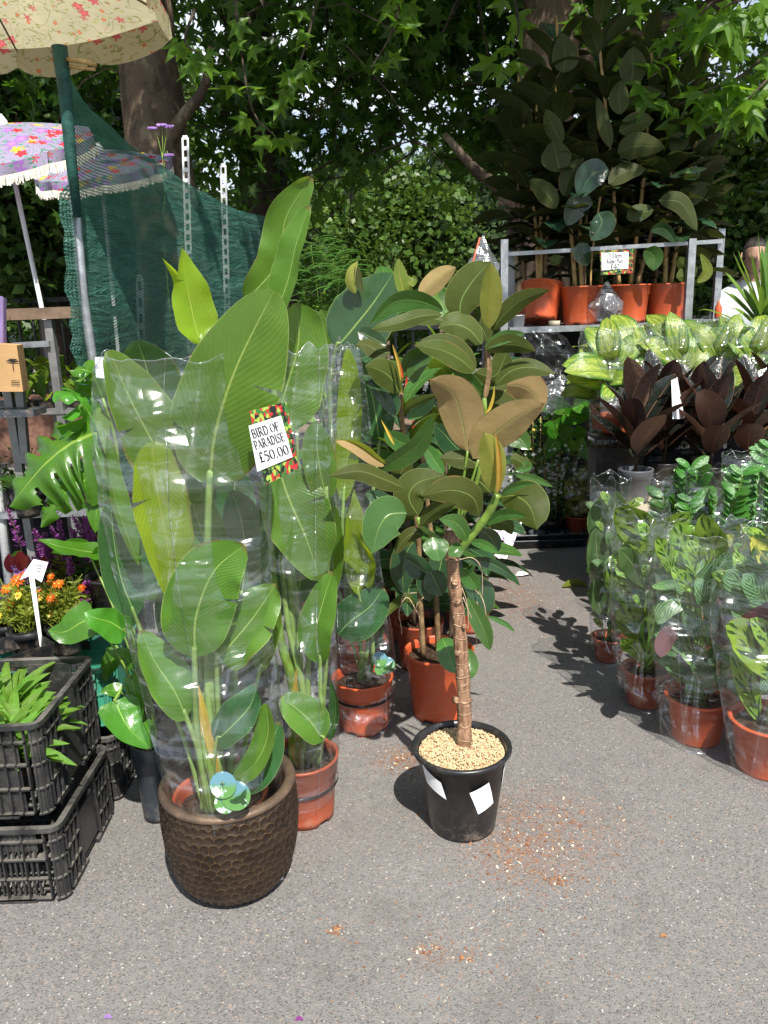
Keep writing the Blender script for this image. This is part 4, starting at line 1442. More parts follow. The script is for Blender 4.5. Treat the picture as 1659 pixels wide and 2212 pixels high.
tree('plane tree with a patchy tan trunk standing behind the tall rubber plants', M_BARK,
     [(tC.x + .05, 7.6, 0), (tC.x, 7.6, 2.2), (X(1185, 120, 7.6).x, 7.6, X(1185, 120, 7.6).z), (X(1200, 0, 7.6).x, 7.4, 5.6), (X(1210, 0, 7.4).x, 7.2, 7.0)], [.33, .28, .24, .2, .14],
     [([(tC.x - .02, 7.6, 1.95), X(1090, 420, 7.5), X(1030, 370, 7.4), X(960, 290, 7.3)], .085), ([(tC.x, 7.6, 1.8), X(1120, 500, 7.4), X(1080, 440, 7.2)], .06),
      ([(tC.x, 7.6, 3.9), (2.8, 6.5, 5.2), (3.4, 5.0, 5.8)], .12), ([(tC.x, 7.6, 4.1), (1.0, 6.2, 5.6), (0.8, 4.6, 6.0)], .11), ([(tC.x, 7.6, 3.4), (3.2, 7.8, 4.0), (4.2, 7.8, 4.4)], .09)],
     [(2.4, 5.9, 5.7, 3.8, 3.2, 1.3, 380), (1.1, 3.6, 5.0, 1.5, .9, .5, 60), (1.6, 8.6, 4.0, 1.3, .9, 1.1, 34), (3.2, 8.2, 3.9, 1.4, .9, .9, 34), (1.6, 8.3, 2.95, .8, .5, .3, 12)],  # second volume: unseen forward crown added to shade the rack plants
     42, .30, .17, M_PLANE, 13, 'plane trees over the stall', ntw=300)

# bright spray of plane leaves hanging in at the top right: real single leaves on a low limb
spr = empty('plane_tree_branch', X(1659, 120, 4.9), 'low plane branch with bright sunlit leaves hanging in at the top right corner', 'branch')
mb = MB()
leafmesh = []
for i, (base, fs) in enumerate(((LOB, LF_LOB),) * 3):
    me = bpy.data.meshes.new('plane_leaf')
    rgl = random.Random(i)
    me.from_pydata([(x, y * (1 + .1 * i), z + 0.05 * math.sin(x * 7 + i) - .12 * abs(x)) for x, y, z in base], [], fs)
    me.materials.append(M_PLANEF)
    me.update()
    leafmesh.append(me)
rgl = random.Random(77)
sprays = [([(1720, -60, 5.2), (1600, 60, 5.0), (1480, 120, 4.9), (1400, 170, 4.9)], 22), ([(1720, 40, 5.0), (1620, 150, 4.8), (1530, 195, 4.8), (1460, 230, 4.9)], 26), ([(1740, 90, 4.9), (1650, 180, 4.7), (1600, 230, 4.7)], 18),
      ([(1700, -70, 5.1), (1560, -10, 4.9), (1500, 40, 4.9), (1430, 60, 5)], 20), ([(1720, -30, 4.8), (1600, 0, 4.6), (1560, 20, 4.6)], 14), ([(1300, -60, 5.8), (1340, 30, 5.6), (1330, 110, 5.5)], 12), ([(1100, -60, 6.2), (1120, 60, 6.1), (1095, 130, 6)], 10), ([(880, -80, 6.4), (850, 60, 6.2), (800, 150, 6.1)], 12), ([(700, -80, 6.2), (660, 100, 6.0), (610, 210, 6.0)], 14), ([(500, -60, 6.3), (540, 220, 6.2), (600, 300, 6.1)], 14), ([(1230, -60, 6.3), (1290, 60, 6.2), (1420, 130, 6.0)], 12), ([(420, 20, 6.0), (400, 90, 5.9), (440, 120, 5.8)], 8)]
for bi, (pts, n_) in enumerate(sprays):
    C = spline([X(*p) for p in pts], 14)
    par = spr
    if bi >= 5:
        par = empty('plane_tree_branch', C[0], ['thin leafy plane twig drooping over the tall rubber plants', 'hanging plane twig left of the tall rubber plants at the very top', 'leafy plane twig hanging in the top middle of the dark foliage',
                    'plane twig with large leaves drooping above the tall banana leaf', 'long plane twig with big leaves right of the thick brown trunk', 'slanting plane twig crossing in front of the patchy tan trunk', 'short plane twig in front of the thick brown trunk by the parasol edge'][bi - 5], 'branch', 'low twigs of the plane trees')
    m2 = MB()
    m2.tube(C, [0.011 * (1 - .7 * i / 14) for i in range(15)], 6)
    m2.build('twig', M_BARKD, par)
    for i in range(n_):
        p = C[rgl.randrange(2, 15)]
        d = Vector((rgl.uniform(-1, 1), rgl.uniform(-1, .4), rgl.uniform(-1.5, 0.1)))
        p2 = p + d.normalized() * rgl.uniform(.03, .09)
        flat_mesh('leaf', leafmesh[i % 3], par, p2, orient(d, Vector((rgl.uniform(-.6, .6), -.9, rgl.uniform(.1, 1.2)))), rgl.uniform(.12, .23))

# trees and hedges in the sun further off
def fartree(label, x, y0, Y, w, ytop, ybot, mat, seed, n=260, per=60, size=.16, group='trees beyond the market', clr=.3, bark=M_BARKD):
    a, b = at(x, ytop, Y), at(x, ybot, Y)
    k = scl(x, (ytop + ybot) / 2, Y)
    rx, rz = w / 2 * k, (a.z - b.z) / 2
    cz = (a.z + b.z) / 2
    tree(label, bark, [(a.x, Y, 0), (a.x + .1, Y, max(.5, cz * .6)), (a.x, Y, cz + rz * .5)], [.2, .16, .06], [([(a.x, Y, cz * .6), (a.x + rx * .5, Y - .3, cz), (a.x + rx * .7, Y, cz + rz * .4)], .07), ([(a.x, Y, cz * .7), (a.x - rx * .5, Y - .3, cz), (a.x - rx * .7, Y, cz + rz * .4)], .07)],
         [(a.x, Y, cz, rx, rx * .5, rz, n)], per, clr, size, mat, seed, group, lobed=False, down=.3)


fartree('grey-green feathery tree in the sun between the dark foliage and the tall rubber plants', 1005, 0, 27, 300, 318, 600, M_FARG, 21, 420, 80, .24, clr=.5)
fartree('yellow-green sunlit tree behind the tall banana leaf', 800, 0, 25, 360, 375, 620, M_FAR, 22, 420, 80, .24, clr=.5)
fartree('dense sunlit bushy tree at the right edge behind the tall rubber plants', 1690, 0, 10, 480, 215, 520, M_FAR, 23, 420, 70, .10)
fartree('dark shaded bush below the bushy tree at the right edge', 1660, 0, 9.2, 360, 420, 640, M_HEDGE, 24, 260, 60, .10)
fartree('light yellow-green tree seen left of the thick brown trunk', 235, 0, 25, 330, 60, 460, M_FAR, 25, 420, 80, .26, clr=.5)
fartree('shaded leafy tree at the far left behind the bright floral parasol', 20, 0, 9, 560, 100, 640, M_HEDGE, 26, 260, 70, .14)
fartree('low shaded tree behind the green net', 420, 0, 12, 420, 440, 700, M_HEDGE, 27, 380, 60, .14)
fartree('sunlit green tree in the middle distance behind the palm', 640, 0, 23, 330, 410, 650, M_FAR, 28, 360, 70, .22, clr=.5)
fartree('dark tree far behind the tall rubber plants', 1400, 0, 10.5, 420, 300, 640, M_HEDGE, 30, 240, 60, .13)
rs_ = np.random.default_rng(91)
P_ = np.stack([rs_.uniform(-26, 26, 26000), rs_.uniform(31, 33, 26000), np.abs(rs_.normal(0, 1, 26000)) * 1.6 + .1], 1)
leaf_cloud('woodland', M_HEDGE, None, P_, rs_.normal(size=P_.shape), .5 * rs_.uniform(.6, 1.2, len(P_)), False, rs_, kind='stuff')
P_ = np.stack([rs_.uniform(-9, 9, 14000), rs_.uniform(9.8, 10.6, 14000), rs_.uniform(0.05, 1.35, 14000) ** 1.0], 1)
leaf_cloud('hedge', M_HEDGE, None, P_, rs_.normal(size=P_.shape), .14 * rs_.uniform(.6, 1.2, len(P_)), False, rs_, kind='stuff')


# ---------------------------------------------------------------- far buildings
def building(label, x0, x1, ytop, Y, mat, floors=5, cols=6):
    a, b = at(x0, ytop, Y), at(x1, ytop, Y)
    w, h = b.x - a.x, max(a.z, b.z)
    root = empty('building', ((a.x + b.x) / 2, Y, 0), label, 'building', 'far buildings above the trees')
    m2 = MB()
    m2.smooth = False
    m2.box(((a.x + b.x) / 2, Y + 4, h / 2), (w, 8, h))
    m2.build('wall', mat, root)
    m2 = MB()
    m2.smooth = False
    m2.box(((a.x + b.x) / 2, Y + 3.98, h + .15), (w + .4, 8.4, .3))
    m2.build('roof', M_STEELD, root)
    fh = h / floors
    for i in range(floors):
        for j in range(cols):
            cx = a.x + w * (j + .5) / cols
            cz = fh * (i + .5)
            m3 = MB()
            m3.smooth = False
            m3.box((cx, Y - .02, cz), (w / cols * .62, .08, fh * .55))
            wo = m3.build('window', M_WHITEM, root)
            m3 = MB()
            m3.smooth = False
            m3.box((cx, Y - .05, cz), (w / cols * .54, .06, fh * .47))
            m3.build('pane', M_GLASS, wo)


building('beige block of flats peeping out under the leaves right of the tall rubber plants', 1505, 1600, 262, 44, M_STONE, 5, 3)
building('small pale building glimpsed through the leaves at the centre', 905, 985, 395, 46, M_STONE, 4, 3)

# iron railing and low brick wall behind the left stall
rl = empty('iron_railing', (-3.2, 8.4, 0), 'black iron railing with a low brick wall behind the left stall', 'railing')
m2 = MB()
m2.smooth = False
m2.box((-3.1, 8.6, .35), (6.0, .22, .7))
m2.build('wall', M_BRICK, rl)
m2 = MB()
m2.smooth = False
m2.box((-3.1, 8.6, 1.68), (6.0, .04, .05))
m2.build('rail', M_DARKM, rl)
pm = MB()
pm.tube([(0, 0, 0), (0, 0, 1.1)], [.014, .014], 6)
pmm = pm.mesh('bar', M_DARKM)
for i in range(40):
    flat_mesh('bar', pmm, rl, (-6.0 + i * .15, 8.6, .68))
rl = empty('metal_railing', (1.0, 9.3, 0), 'grey metal railing in the shade behind the middle of the stall', 'railing')
for z_ in (.35, 1.25):
    m2 = MB()
    m2.box((1.2, 9.3, z_), (7.0, .04, .05))
    m2.build('rail', M_STEELD, rl, smooth=False)
pm = MB()
pm.tube([(0, 0, 0), (0, 0, 1.35)], [.018, .018], 6)
pmm = pm.mesh('bar', M_STEELD)
for i in range(36):
    flat_mesh('bar', pmm, rl, (-2.2 + i * .2, 9.3, 0))
# ================================================================= foreground
# ---- bronze planter with hammered dimples
pc = Vector((at(492, 1690, 1.86).x, 1.86, 0))
pl = empty('bronze_planter', pc, 'hammered dark bronze planter at the front, with honeycomb dimples and a smooth rounded rim', 'planter')
KX = scl(492, 1690, 1.86)
RT = 146 * KX
HP = at(492, 1690, 1.86).z
nth, nz = 420, 300
prof = [(0.0, RT * .52), (.02, RT * .62), (.07, RT * .73), (.16, RT * .84), (.30, RT * .93), (.5, RT * .995), (.7, RT * 1.02), (.88, RT * 1.01), (1.0, RT * .985)]
zs = np.interp(np.linspace(0, 1, nz), [0, .25, 1], [0, .2, 1])
rs0 = np.interp(zs, [p[0] for p in prof], [p[1] for p in prof])
rs0 = np.convolve(np.pad(rs0, 9, 'edge'), np.ones(19) / 19, 'valid')
th = np.arange(nth) * 2 * np.pi / nth
rgn = np.random.default_rng(3)
cell = 21.5 * KX
rowsn = int(HP / (cell * .86)) + 2
ncol = int(round(2 * np.pi * RT / cell))
cent = []
for j in range(-1, rowsn):
    for i in range(ncol):
        cent.append((((i + .5 * (j % 2)) / ncol + rgn.normal() * .0017) % 1 * 2 * np.pi * RT, j * cell * .86 + rgn.normal() * cell * .11))
cent = np.array(cent)
cent = np.concatenate([cent, cent + [2 * np.pi * RT, 0], cent - [2 * np.pi * RT, 0]])
V_, ridge = [], []
per = th * RT
for jz in range(nz):
    z = zs[jz] * HP
    near = cent[np.abs(cent[:, 1] - z) < cell * 2.2]
    d2 = np.sqrt((per[:, None] - near[None, :, 0]) ** 2 + (z - near[None, :, 1]) ** 2)
    d2.sort(axis=1)
    e = (d2[:, 1] - d2[:, 0]) / cell
    rdg = np.clip(1 - e / .30, 0, 1)
    disp = -np.clip(e / .8, 0, 1) ** .55 * .0052
    r = rs0[jz] + disp
    V_.append(np.stack([np.cos(th) * r, np.sin(th) * r, np.full(nth, z)], 1))
    ridge.append(rdg)
V_ = np.concatenate(V_)
ridge = np.concatenate(ridge)
ii, jj = np.meshgrid(np.arange(nz - 1), np.arange(nth), indexing='ij')
a_ = ii * nth + jj
b_ = ii * nth + (jj + 1) % nth
FF = np.stack([a_, b_, b_ + nth, a_ + nth], -1).reshape(-1, 4)
me = bpy.data.meshes.new('bowl')
me.from_pydata(V_.tolist(), [], FF.tolist() + [list(range(nth - 1, -1, -1))])
me.polygons.foreach_set('use_smooth', [True] * len(me.polygons))
at_ = me.attributes.new('ridge', 'FLOAT', 'POINT')
at_.data.foreach_set('value', ridge.astype(np.float32))
me.materials.append(M_BRONZE)
ob = bpy.data.objects.new('bowl', me)
COL.objects.link(ob)
ob.parent = pl
mb = MB()
R1 = RT * .985
mb.lathe([(R1 - .002, HP - .004), (R1 + .003, HP + .002), (R1 + .001, HP + .010), (R1 - .006, HP + .014), (R1 - .020, HP + .013), (R1 - .026, HP + .006), (R1 - .027, HP - .01), (R1 - .025, HP - .12), (R1 - .05, .05), (.01, .03)], pc, 96)
mb.build('rim', M_BRIM, pl)

# ---- bird of paradise in the planter
b1 = pc + Vector((-.012, -.0, 0))
bp = empty('bird_of_paradise', b1 + Vector((0, 0, .035)), 'largest bird of paradise plant, in a clear plastic sleeve, standing in the hammered bronze planter', 'potted plant')
pot(bp, b1 + Vector((-.01, 0, .035)), .125, .235, M_TERRA, .1, drop=.045)
S0 = at(468, 1735, 1.84)


def S(x, y, Y): return at(x, y, Y)


def stalkpts(base, *mid): return [base] + [at(*m) for m in mid]


bj = lambda dx, dy=0: S0 + Vector((dx, dy, -.03))
Lf = lambda *a, **k: leaf_at(bp, *a, **k)
Lf([(452, 1045, 1.75), (466, 930, 1.73), (512, 790, 1.71), (592, 628, 1.70)], 238, M_STRE, roll=-16, prof='banana', nu=26, nv=10, fold=-.10, cup=.12, wave=.03, ribs=15, seed=1, tears=((.62, 1, .45), (.3, -1, .6)),
   stalk=stalkpts(bj(.0), (455, 1500, 1.82), (448, 1250, 1.79)), stalk_r=.0085)
Lf([(436, 745, 2.06), (421, 700, 2.06), (405, 620, 2.05), (392, 533, 2.03)], 104, M_STRY, roll=28, prof='lance', nu=22, nv=8, fold=.35, wave=.05, ribs=13, seed=2, tears=((.75, -1, .2),),
   stalk=stalkpts(bj(.03, .04), (470, 1400, 1.93), (455, 1000, 2.0)), stalk_r=.006)
Lf([(428, 725, 2.07), (398, 660, 2.07), (385, 600, 2.05), (350, 557, 2.0)], 30, M_STRY, roll=-30, prof='lance', nu=14, nv=6, fold=.5, seed=22)
Lf([(400, 1100, 1.80), (345, 985, 1.80), (285, 870, 1.78), (236, 757, 1.76)], 150, M_STRE, roll=22, prof='banana', nu=22, nv=8, fold=.38, wave=.05, ribs=14, seed=3, tears=((.55, -1, .4),),
   stalk=stalkpts(bj(-.02), (440, 1500, 1.84), (425, 1280, 1.82)), stalk_r=.0065)
Lf([(352, 1010, 1.92), (338, 900, 1.92), (318, 800, 1.9), (296, 735, 1.86)], 145, M_STRD, roll=-8, prof='banana', nu=20, nv=8, fold=.15, ribs=14, seed=4,
   stalk=stalkpts(bj(-.02, .03), (430, 1500, 1.9), (400, 1250, 1.92)), stalk_r=.006)
Lf([(328, 955, 1.74), (340, 1060, 1.73), (362, 1180, 1.72), (376, 1304, 1.72)], 122, M_STRY, roll=-22, prof='banana', nu=24, nv=8, fold=.22, wave=.05, ribs=15, seed=5, tears=((.4, 1, .4),))
Lf([(420, 1418, 1.73), (424, 1330, 1.72), (462, 1235, 1.71), (528, 1178, 1.73)], 158, M_STRE, roll=8, prof='banana', nu=22, nv=8, fold=.18, cup=.1, wave=.04, ribs=14, seed=6, tears=((.5, 1, .5),),
   stalk=stalkpts(bj(-.01, -.02), (428, 1600, 1.78)), stalk_r=.007)
Lf([(468, 1428, 1.78), (505, 1385, 1.77), (550, 1330, 1.78), (596, 1262, 1.8)], 128, M_STRE, roll=-18, prof='banana', nu=20, nv=8, fold=.28, wave=.09, ribs=12, seed=7, tears=((.4, -1, .3), (.65, 1, .5)),
   stalk=stalkpts(bj(.02), (475, 1600, 1.82)), stalk_r=.006)
Lf([(402, 1548, 1.76), (375, 1490, 1.75), (335, 1430, 1.75), (305, 1362, 1.76)], 98, M_STRE, roll=20, prof='banana', nu=18, nv=8, fold=.35, wave=.06, ribs=12, seed=8,
   stalk=stalkpts(bj(-.04), (440, 1660, 1.8)), stalk_r=.006)
Lf([(468, 1600, 1.78), (505, 1565, 1.76), (540, 1525, 1.76), (556, 1478, 1.77)], 86, M_STRD, roll=-25, prof='banana', nu=18, nv=8, fold=.5, wave=.05, seed=9,
   stalk=stalkpts(bj(.02, -.02), (462, 1680, 1.8)), stalk_r=.004)
Lf([(575, 1520, 1.74), (578, 1590, 1.73), (550, 1650, 1.73), (502, 1690, 1.75)], 62, M_STRE, roll=35, prof='banana', nu=18, nv=8, fold=.3, seed=10)
Lf([(505, 1702, 1.78), (545, 1672, 1.76), (580, 1620, 1.77), (604, 1560, 1.79)], 80, M_STRD, roll=0, prof='banana', nu=16, nv=6, fold=.2, ribs=10, seed=11,
   stalk=stalkpts(bj(.03, -.02), (490, 1720, 1.8)), stalk_r=.004)
Lf([(292, 1330, 1.82), (262, 1250, 1.82), (245, 1160, 1.82), (240, 1075, 1.82)], 92, M_STRD, roll=20, prof='banana', nu=16, nv=6, fold=.3, seed=12,
   stalk=stalkpts(bj(-.04, .02), (400, 1600, 1.86), (330, 1430, 1.84)), stalk_r=.005)
Lf([(300, 1220, 1.78), (262, 1120, 1.77), (238, 1030, 1.77), (232, 940, 1.78)], 60, M_STRE, roll=50, prof='banana', nu=16, nv=6, fold=.4, seed=13)
Lf([(455, 1240, 1.88), (440, 1160, 1.88), (420, 1100, 1.87), (395, 1010, 1.86)], 110, M_STRE, roll=-12, prof='banana', nu=16, nv=6, fold=.3, ribs=12, seed=14,
   stalk=stalkpts(bj(.0, .03), (462, 1500, 1.88)), stalk_r=.006)
Lf([(520, 1300, 1.90), (530, 1200, 1.9), (520, 1120, 1.9), (500, 1060, 1.9)], 100, M_STRD, roll=10, prof='banana', nu=16, nv=6, fold=.3, ribs=12, seed=15,
   stalk=stalkpts(bj(.04, .03), (500, 1520, 1.9)), stalk_r=.006)
Lf([(560, 1450, 1.86), (580, 1380, 1.87), (588, 1320, 1.88), (570, 1250, 1.88)], 70, M_STRE, roll=-40, prof='banana', nu=16, nv=6, fold=.3, seed=16,
   stalk=stalkpts(bj(.05, .02), (530, 1600, 1.86)), stalk_r=.005)
for q, (pts, r, m_) in enumerate((([S0 + Vector((-.012, -.01, -.03)), at(440, 1660, 1.82), at(424, 1560, 1.82), at(418, 1470, 1.83)], .0165, M_STEMG), ([S0 + Vector((.01, -.015, -.03)), at(470, 1650, 1.81), at(452, 1540, 1.81), at(446, 1400, 1.82)], .014, M_STEMP),
                              ([S0 + Vector((.02, .0, -.03)), at(500, 1600, 1.85), at(508, 1480, 1.87), at(505, 1300, 1.88)], .0095, M_STEMP), ([S0 + Vector((.0, -.01, -.03)), at(462, 1690, 1.79), at(440, 1620, 1.79), at(427, 1560, 1.8)], .012, M_STEMG))):
    mb = MB()
    C = spline(pts, 12)
    mb.tube(C, [r * (1.25 - .75 * i / 12) for i in range(13)], 9)
    mb.build('stem', m_, bp)
mb = MB()
leaf_geo(mb, [at(478, 1735, 1.80), at(455, 1640, 1.80), at(436, 1540, 1.80), at(425, 1468, 1.81)], .036, Vector((.3, -1, 0)), 'lance', nu=12, nv=4, fold=.7)
mb.build('leaf_sheath', M_SHEATH, bp)
sleeve(bp, [(1752, 400, 590), (1640, 352, 612), (1500, 318, 612), (1300, 258, 602), (1100, 222, 592), (900, 208, 585), (770, 214, 580)], 1.85, M_FILM, .8, 1, wr=1.0, dmin=.165)
round_tag(bp, 482, 1696, 1.668, 37)
# cloudy wet patches where the film clings to the leaves
# ---- second bird of paradise, right behind the planter
g2 = Vector((at(655, 1690, 2.14).x, 2.14, 0))
b2 = empty('bird_of_paradise', g2, 'sleeved bird of paradise in the orange pot touching the back of the bronze planter', 'potted plant', None)
pot(b2, g2, .112, .205, M_TERRAD, .088)
mb = MB()
mb.lathe([(.1065, .115), (.1075, .12), (.1065, .125)], g2, 40, wob=lambda a, z: 1 + .01 * math.sin(a * 3))
mb.build('rubber_band', M_INK, b2)
Lf = lambda *a, **k: leaf_at(b2, *a, **k)
T0 = g2 + Vector((0, 0, .19))
tj = lambda dx, dy=0: T0 + Vector((dx, dy, 0))
Lf([(532, 650, 2.10), (600, 568, 2.09), (618, 470, 2.07), (672, 383, 2.05)], 92, M_STRE, roll=-8, prof='banana', nu=26, nv=9, fold=.25, wave=.10, ribs=16, seed=31, tears=((.35, 1, .3),))
Lf([(588, 700, 2.06), (622, 610, 2.04), (640, 530, 2.03), (668, 446, 2.03)], 74, M_STRE, roll=-38, prof='banana', nu=24, nv=9, fold=.55, wave=.04, ribs=14, seed=32,
   stalk=stalkpts(tj(-.02), (628, 1300, 2.14), (600, 1000, 2.1)), stalk_r=.008)
Lf([(585, 940, 2.16), (615, 850, 2.17), (645, 740, 2.18), (640, 655, 2.18)], 150, M_STRE, roll=26, prof='banana', nu=20, nv=8, fold=.3, wave=.05, ribs=14, seed=33,
   stalk=stalkpts(tj(.0, .03), (640, 1300, 2.18)), stalk_r=.007)
Lf([(598, 1000, 2.06), (625, 1080, 2.05), (660, 1160, 2.05), (690, 1250, 2.06)], 150, M_STRE, roll=-16, prof='banana', nu=22, nv=8, fold=.28, wave=.06, ribs=15, seed=34, tears=((.45, -1, .4),))
Lf([(706, 1080, 2.08), (692, 1020, 2.07), (684, 960, 2.07), (680, 910, 2.07)], 74, M_STRE, roll=10, prof='banana', nu=16, nv=8, fold=.2, seed=35,
   stalk=stalkpts(tj(.05, -.01), (706, 1400, 2.12)), stalk_r=.005)
Lf([(692, 1430, 2.05), (682, 1370, 2.04), (695, 1310, 2.04), (718, 1235, 2.05)], 82, M_STRE, roll=-20, prof='banana', nu=18, nv=8, fold=.25, wave=.03, ribs=10, seed=36,
   stalk=stalkpts(tj(.04, -.03), (690, 1540, 2.06)), stalk_r=.0055)
Lf([(698, 1598, 2.03), (672, 1560, 2.02), (640, 1530, 2.02), (606, 1505, 2.03)], 86, M_STRE, roll=18, prof='banana', nu=16, nv=8, fold=.18, ribs=9, seed=37,
   stalk=stalkpts(tj(.03, -.03)), stalk_r=.004)
Lf([(712, 1600, 2.06), (724, 1550, 2.06), (724, 1510, 2.06), (716, 1470, 2.07)], 34, M_STRD, roll=-50, prof='banana', nu=12, nv=6, fold=.3, seed=38)
Lf([(640, 1300, 2.2), (650, 1220, 2.2), (630, 1130, 2.2), (610, 1050, 2.2)], 130, M_STRD, roll=10, prof='banana', nu=14, nv=6, fold=.3, ribs=12, seed=39,
   stalk=stalkpts(tj(.0, .04), (645, 1450, 2.2)), stalk_r=.005)
Lf([(700, 1300, 2.2), (712, 1220, 2.2), (712, 1130, 2.19), (704, 1060, 2.18)], 80, M_STRE, roll=-30, prof='banana', nu=14, nv=6, fold=.3, ribs=12, seed=40,
   stalk=stalkpts(tj(.05, .03), (700, 1450, 2.2)), stalk_r=.005)
for q, (pts, r, m_) in enumerate((([T0 + Vector((-.025, -.01, -.02)), at(636, 1500, 2.1), at(606, 1380, 2.1), at(590, 1240, 2.1), at(584, 1100, 2.1)], .0145, M_STEMG), ([T0 + Vector((0, -.02, -.02)), at(655, 1500, 2.11), at(622, 1350, 2.12), at(606, 1200, 2.12)], .011, M_STEMP),
                              ([T0 + Vector((.03, -.01, -.02)), at(665, 1480, 2.12), at(668, 1400, 2.12), at(672, 1280, 2.12)], .009, M_STEMP), ([T0 + Vector((.05, -.03, -.02)), at(698, 1560, 2.05), at(690, 1480, 2.05), at(691, 1425, 2.05)], .0065, M_STEMG))):
    mb = MB()
    C = spline(pts, 14)
    mb.tube(C, [r * (1.25 - .7 * i / 14) for i in range(15)], 9)
    mb.build('stem', m_, b2)
for q, (a0, a1) in enumerate(((-.06, (628, 1480, 2.1)), (-.04, (640, 1440, 2.08)))):
    mb = MB()
    leaf_geo(mb, [T0 + Vector((a0 + .03, -.03, -.02)), at(640 - 6 * q, 1560, 2.09), at(*a1)], .034, Vector((.2, -1, 0)), 'lance', nu=10, nv=4, fold=.8)
    mb.build('leaf_sheath', M_SHEATH if q else M_STRY, b2)
sleeve(b2, [(1700, 585, 726), (1600, 580, 734), (1400, 576, 728), (1200, 574, 724), (1000, 572, 728), (850, 566, 736), (748, 585, 735)], 2.14, M_FILMH, .7, 2, wr=1.0, dmin=.135)

# ---- price card on its patterned backing
def card(parent_label, quad, Y, words, frame=None, group=None, name='price_sign', cat='sign', thick=.002):
    """quad: corner measurements tl, tr, br, bl of the white card"""
    P4 = [at(x, y, Y) for x, y in quad]
    root = empty(name, (P4[2] + P4[3]) / 2, parent_label, cat)
    ex = (P4[1] - P4[0]).normalized()
    ez = (P4[0] - P4[3])
    ez = (ez - ex * ez.dot(ex)).normalized()
    ny = ex.cross(ez)  # away or toward
    if ny.y > 0: ny = -ny
    if frame:
        Q = [at(x, y, Y + .004) for x, y in frame]
        mb = MB()
        mb.smooth = False
        b_ = [q - ny * thick for q in Q]
        mb.add(Q + b_, [(0, 3, 2, 1), (4, 5, 6, 7)] + [(i, (i + 1) % 4, (i + 1) % 4 + 4, i + 4) for i in range(4)], [(0, 1), (1, 1), (1, 0), (0, 0)] * 2)
        mb.build('printed_backing', M_TROP, root)
    mb = MB()
    mb.smooth = False
    b_ = [q - ny * .0015 for q in P4]
    mb.add(P4 + b_, [(0, 3, 2, 1), (4, 5, 6, 7)] + [(i, (i + 1) % 4, (i + 1) % 4 + 4, i + 4) for i in range(4)])
    cardo = mb.build('card', M_WHITE, root)
    cen = sum(P4, Vector((0, 0, 0))) / 4
    Wd, Ht = (P4[1] - P4[0]).length, (P4[0] - P4[3]).length
    M4 = Matrix((ex, ez, ex.cross(ez))).transposed().to_4x4()
    for (txt, dy, sz, sx) in words:
        m4 = Matrix.Translation(cen + ez * dy * Ht + ny * .0012) @ M4
        serif_text(txt, sz * Ht, M_INK, 'lettering', root, m4, sx)
    return root


# serif capitals and figures drawn as strokes: (thick/thin strokes on a 0..1 box), enough for the two signs
GL = {}


def _g(ch, w, *st): GL[ch] = (w, st)


T_, t_ = .17, .07   # thick and thin stroke


def arc(cx, cy, rx, ry, a0, a1, n=10): return [(cx + rx * math.cos(rad(a0 + (a1 - a0) * i / n)), cy + ry * math.sin(rad(a0 + (a1 - a0) * i / n))) for i in range(n + 1)]


def sf(x, y, w=.11): return (t_, [(x - w, y), (x + w, y)])


_g('B', .66, (T_, [(.15, 0), (.15, 1)]), (t_, [(.02, .97), (.4, .97)]), (t_, [(.02, .03), (.42, .03)]), (t_, [(.15, .53), (.4, .53)]), (.12, arc(.36, .75, .17, .22, 90, -90)), (.14, arc(.38, .28, .2, .25, 90, -90)))
_g('I', .36, (T_, [(.18, 0), (.18, 1)]), sf(.18, .03, .16), sf(.18, .97, .16))
_g('R', .74, (T_, [(.15, 0), (.15, 1)]), (t_, [(.02, .97), (.4, .97)]), sf(.15, .03, .14), (t_, [(.15, .5), (.4, .5)]), (.13, arc(.36, .74, .19, .23, 90, -90)), (T_ * .9, [(.36, .5), (.62, .03)]), sf(.66, .03, .07))
_g('D', .76, (T_, [(.15, 0), (.15, 1)]), (t_, [(.02, .97), (.36, .97)]), (t_, [(.02, .03), (.36, .03)]), (.14, arc(.34, .5, .32, .46, 90, -90, 14)))
_g('O', .82, (.06, arc(.41, .5, .3, .47, 60, 120)), (.15, arc(.41, .5, .32, .47, 120, 240)), (.06, arc(.41, .5, .3, .47, 240, 300)), (.15, arc(.41, .5, .32, .47, -60, 60)))
_g('F', .6, (T_, [(.15, 0), (.15, 1)]), (t_, [(.02, .97), (.55, .97)]), (t_, [(.15, .52), (.42, .52)]), sf(.15, .03, .14), (t_, [(.55, .97), (.55, .78)]), (t_, [(.42, .62), (.42, .42)]))
_g('P', .64, (T_, [(.15, 0), (.15, 1)]), (t_, [(.02, .97), (.4, .97)]), sf(.15, .03, .14), (t_, [(.15, .45), (.38, .45)]), (.13, arc(.36, .71, .2, .26, 90, -90)))
_g('A', .76, (t_, [(.1, 0), (.37, 1)]), (T_, [(.38, 1), (.66, 0)]), (t_, [(.2, .34), (.55, .34)]), sf(.1, .03, .1), sf(.66, .03, .1))
_g('S', .58, (.09, arc(.3, .75, .2, .22, 20, 160)), (.13, [(.11, .8), (.16, .63), (.42, .42), (.48, .25)]), (.09, arc(.28, .25, .2, .22, 200, 360)), (t_, [(.5, .97), (.48, .72)]), (t_, [(.06, .03), (.08, .28)]))
_g('E', .64, (T_, [(.15, 0), (.15, 1)]), (t_, [(.02, .97), (.56, .97)]), (t_, [(.15, .52), (.42, .52)]), (t_, [(.02, .03), (.58, .03)]), (t_, [(.56, .97), (.56, .78)]), (t_, [(.59, .03), (.6, .24)]), (t_, [(.42, .62), (.42, .42)]))
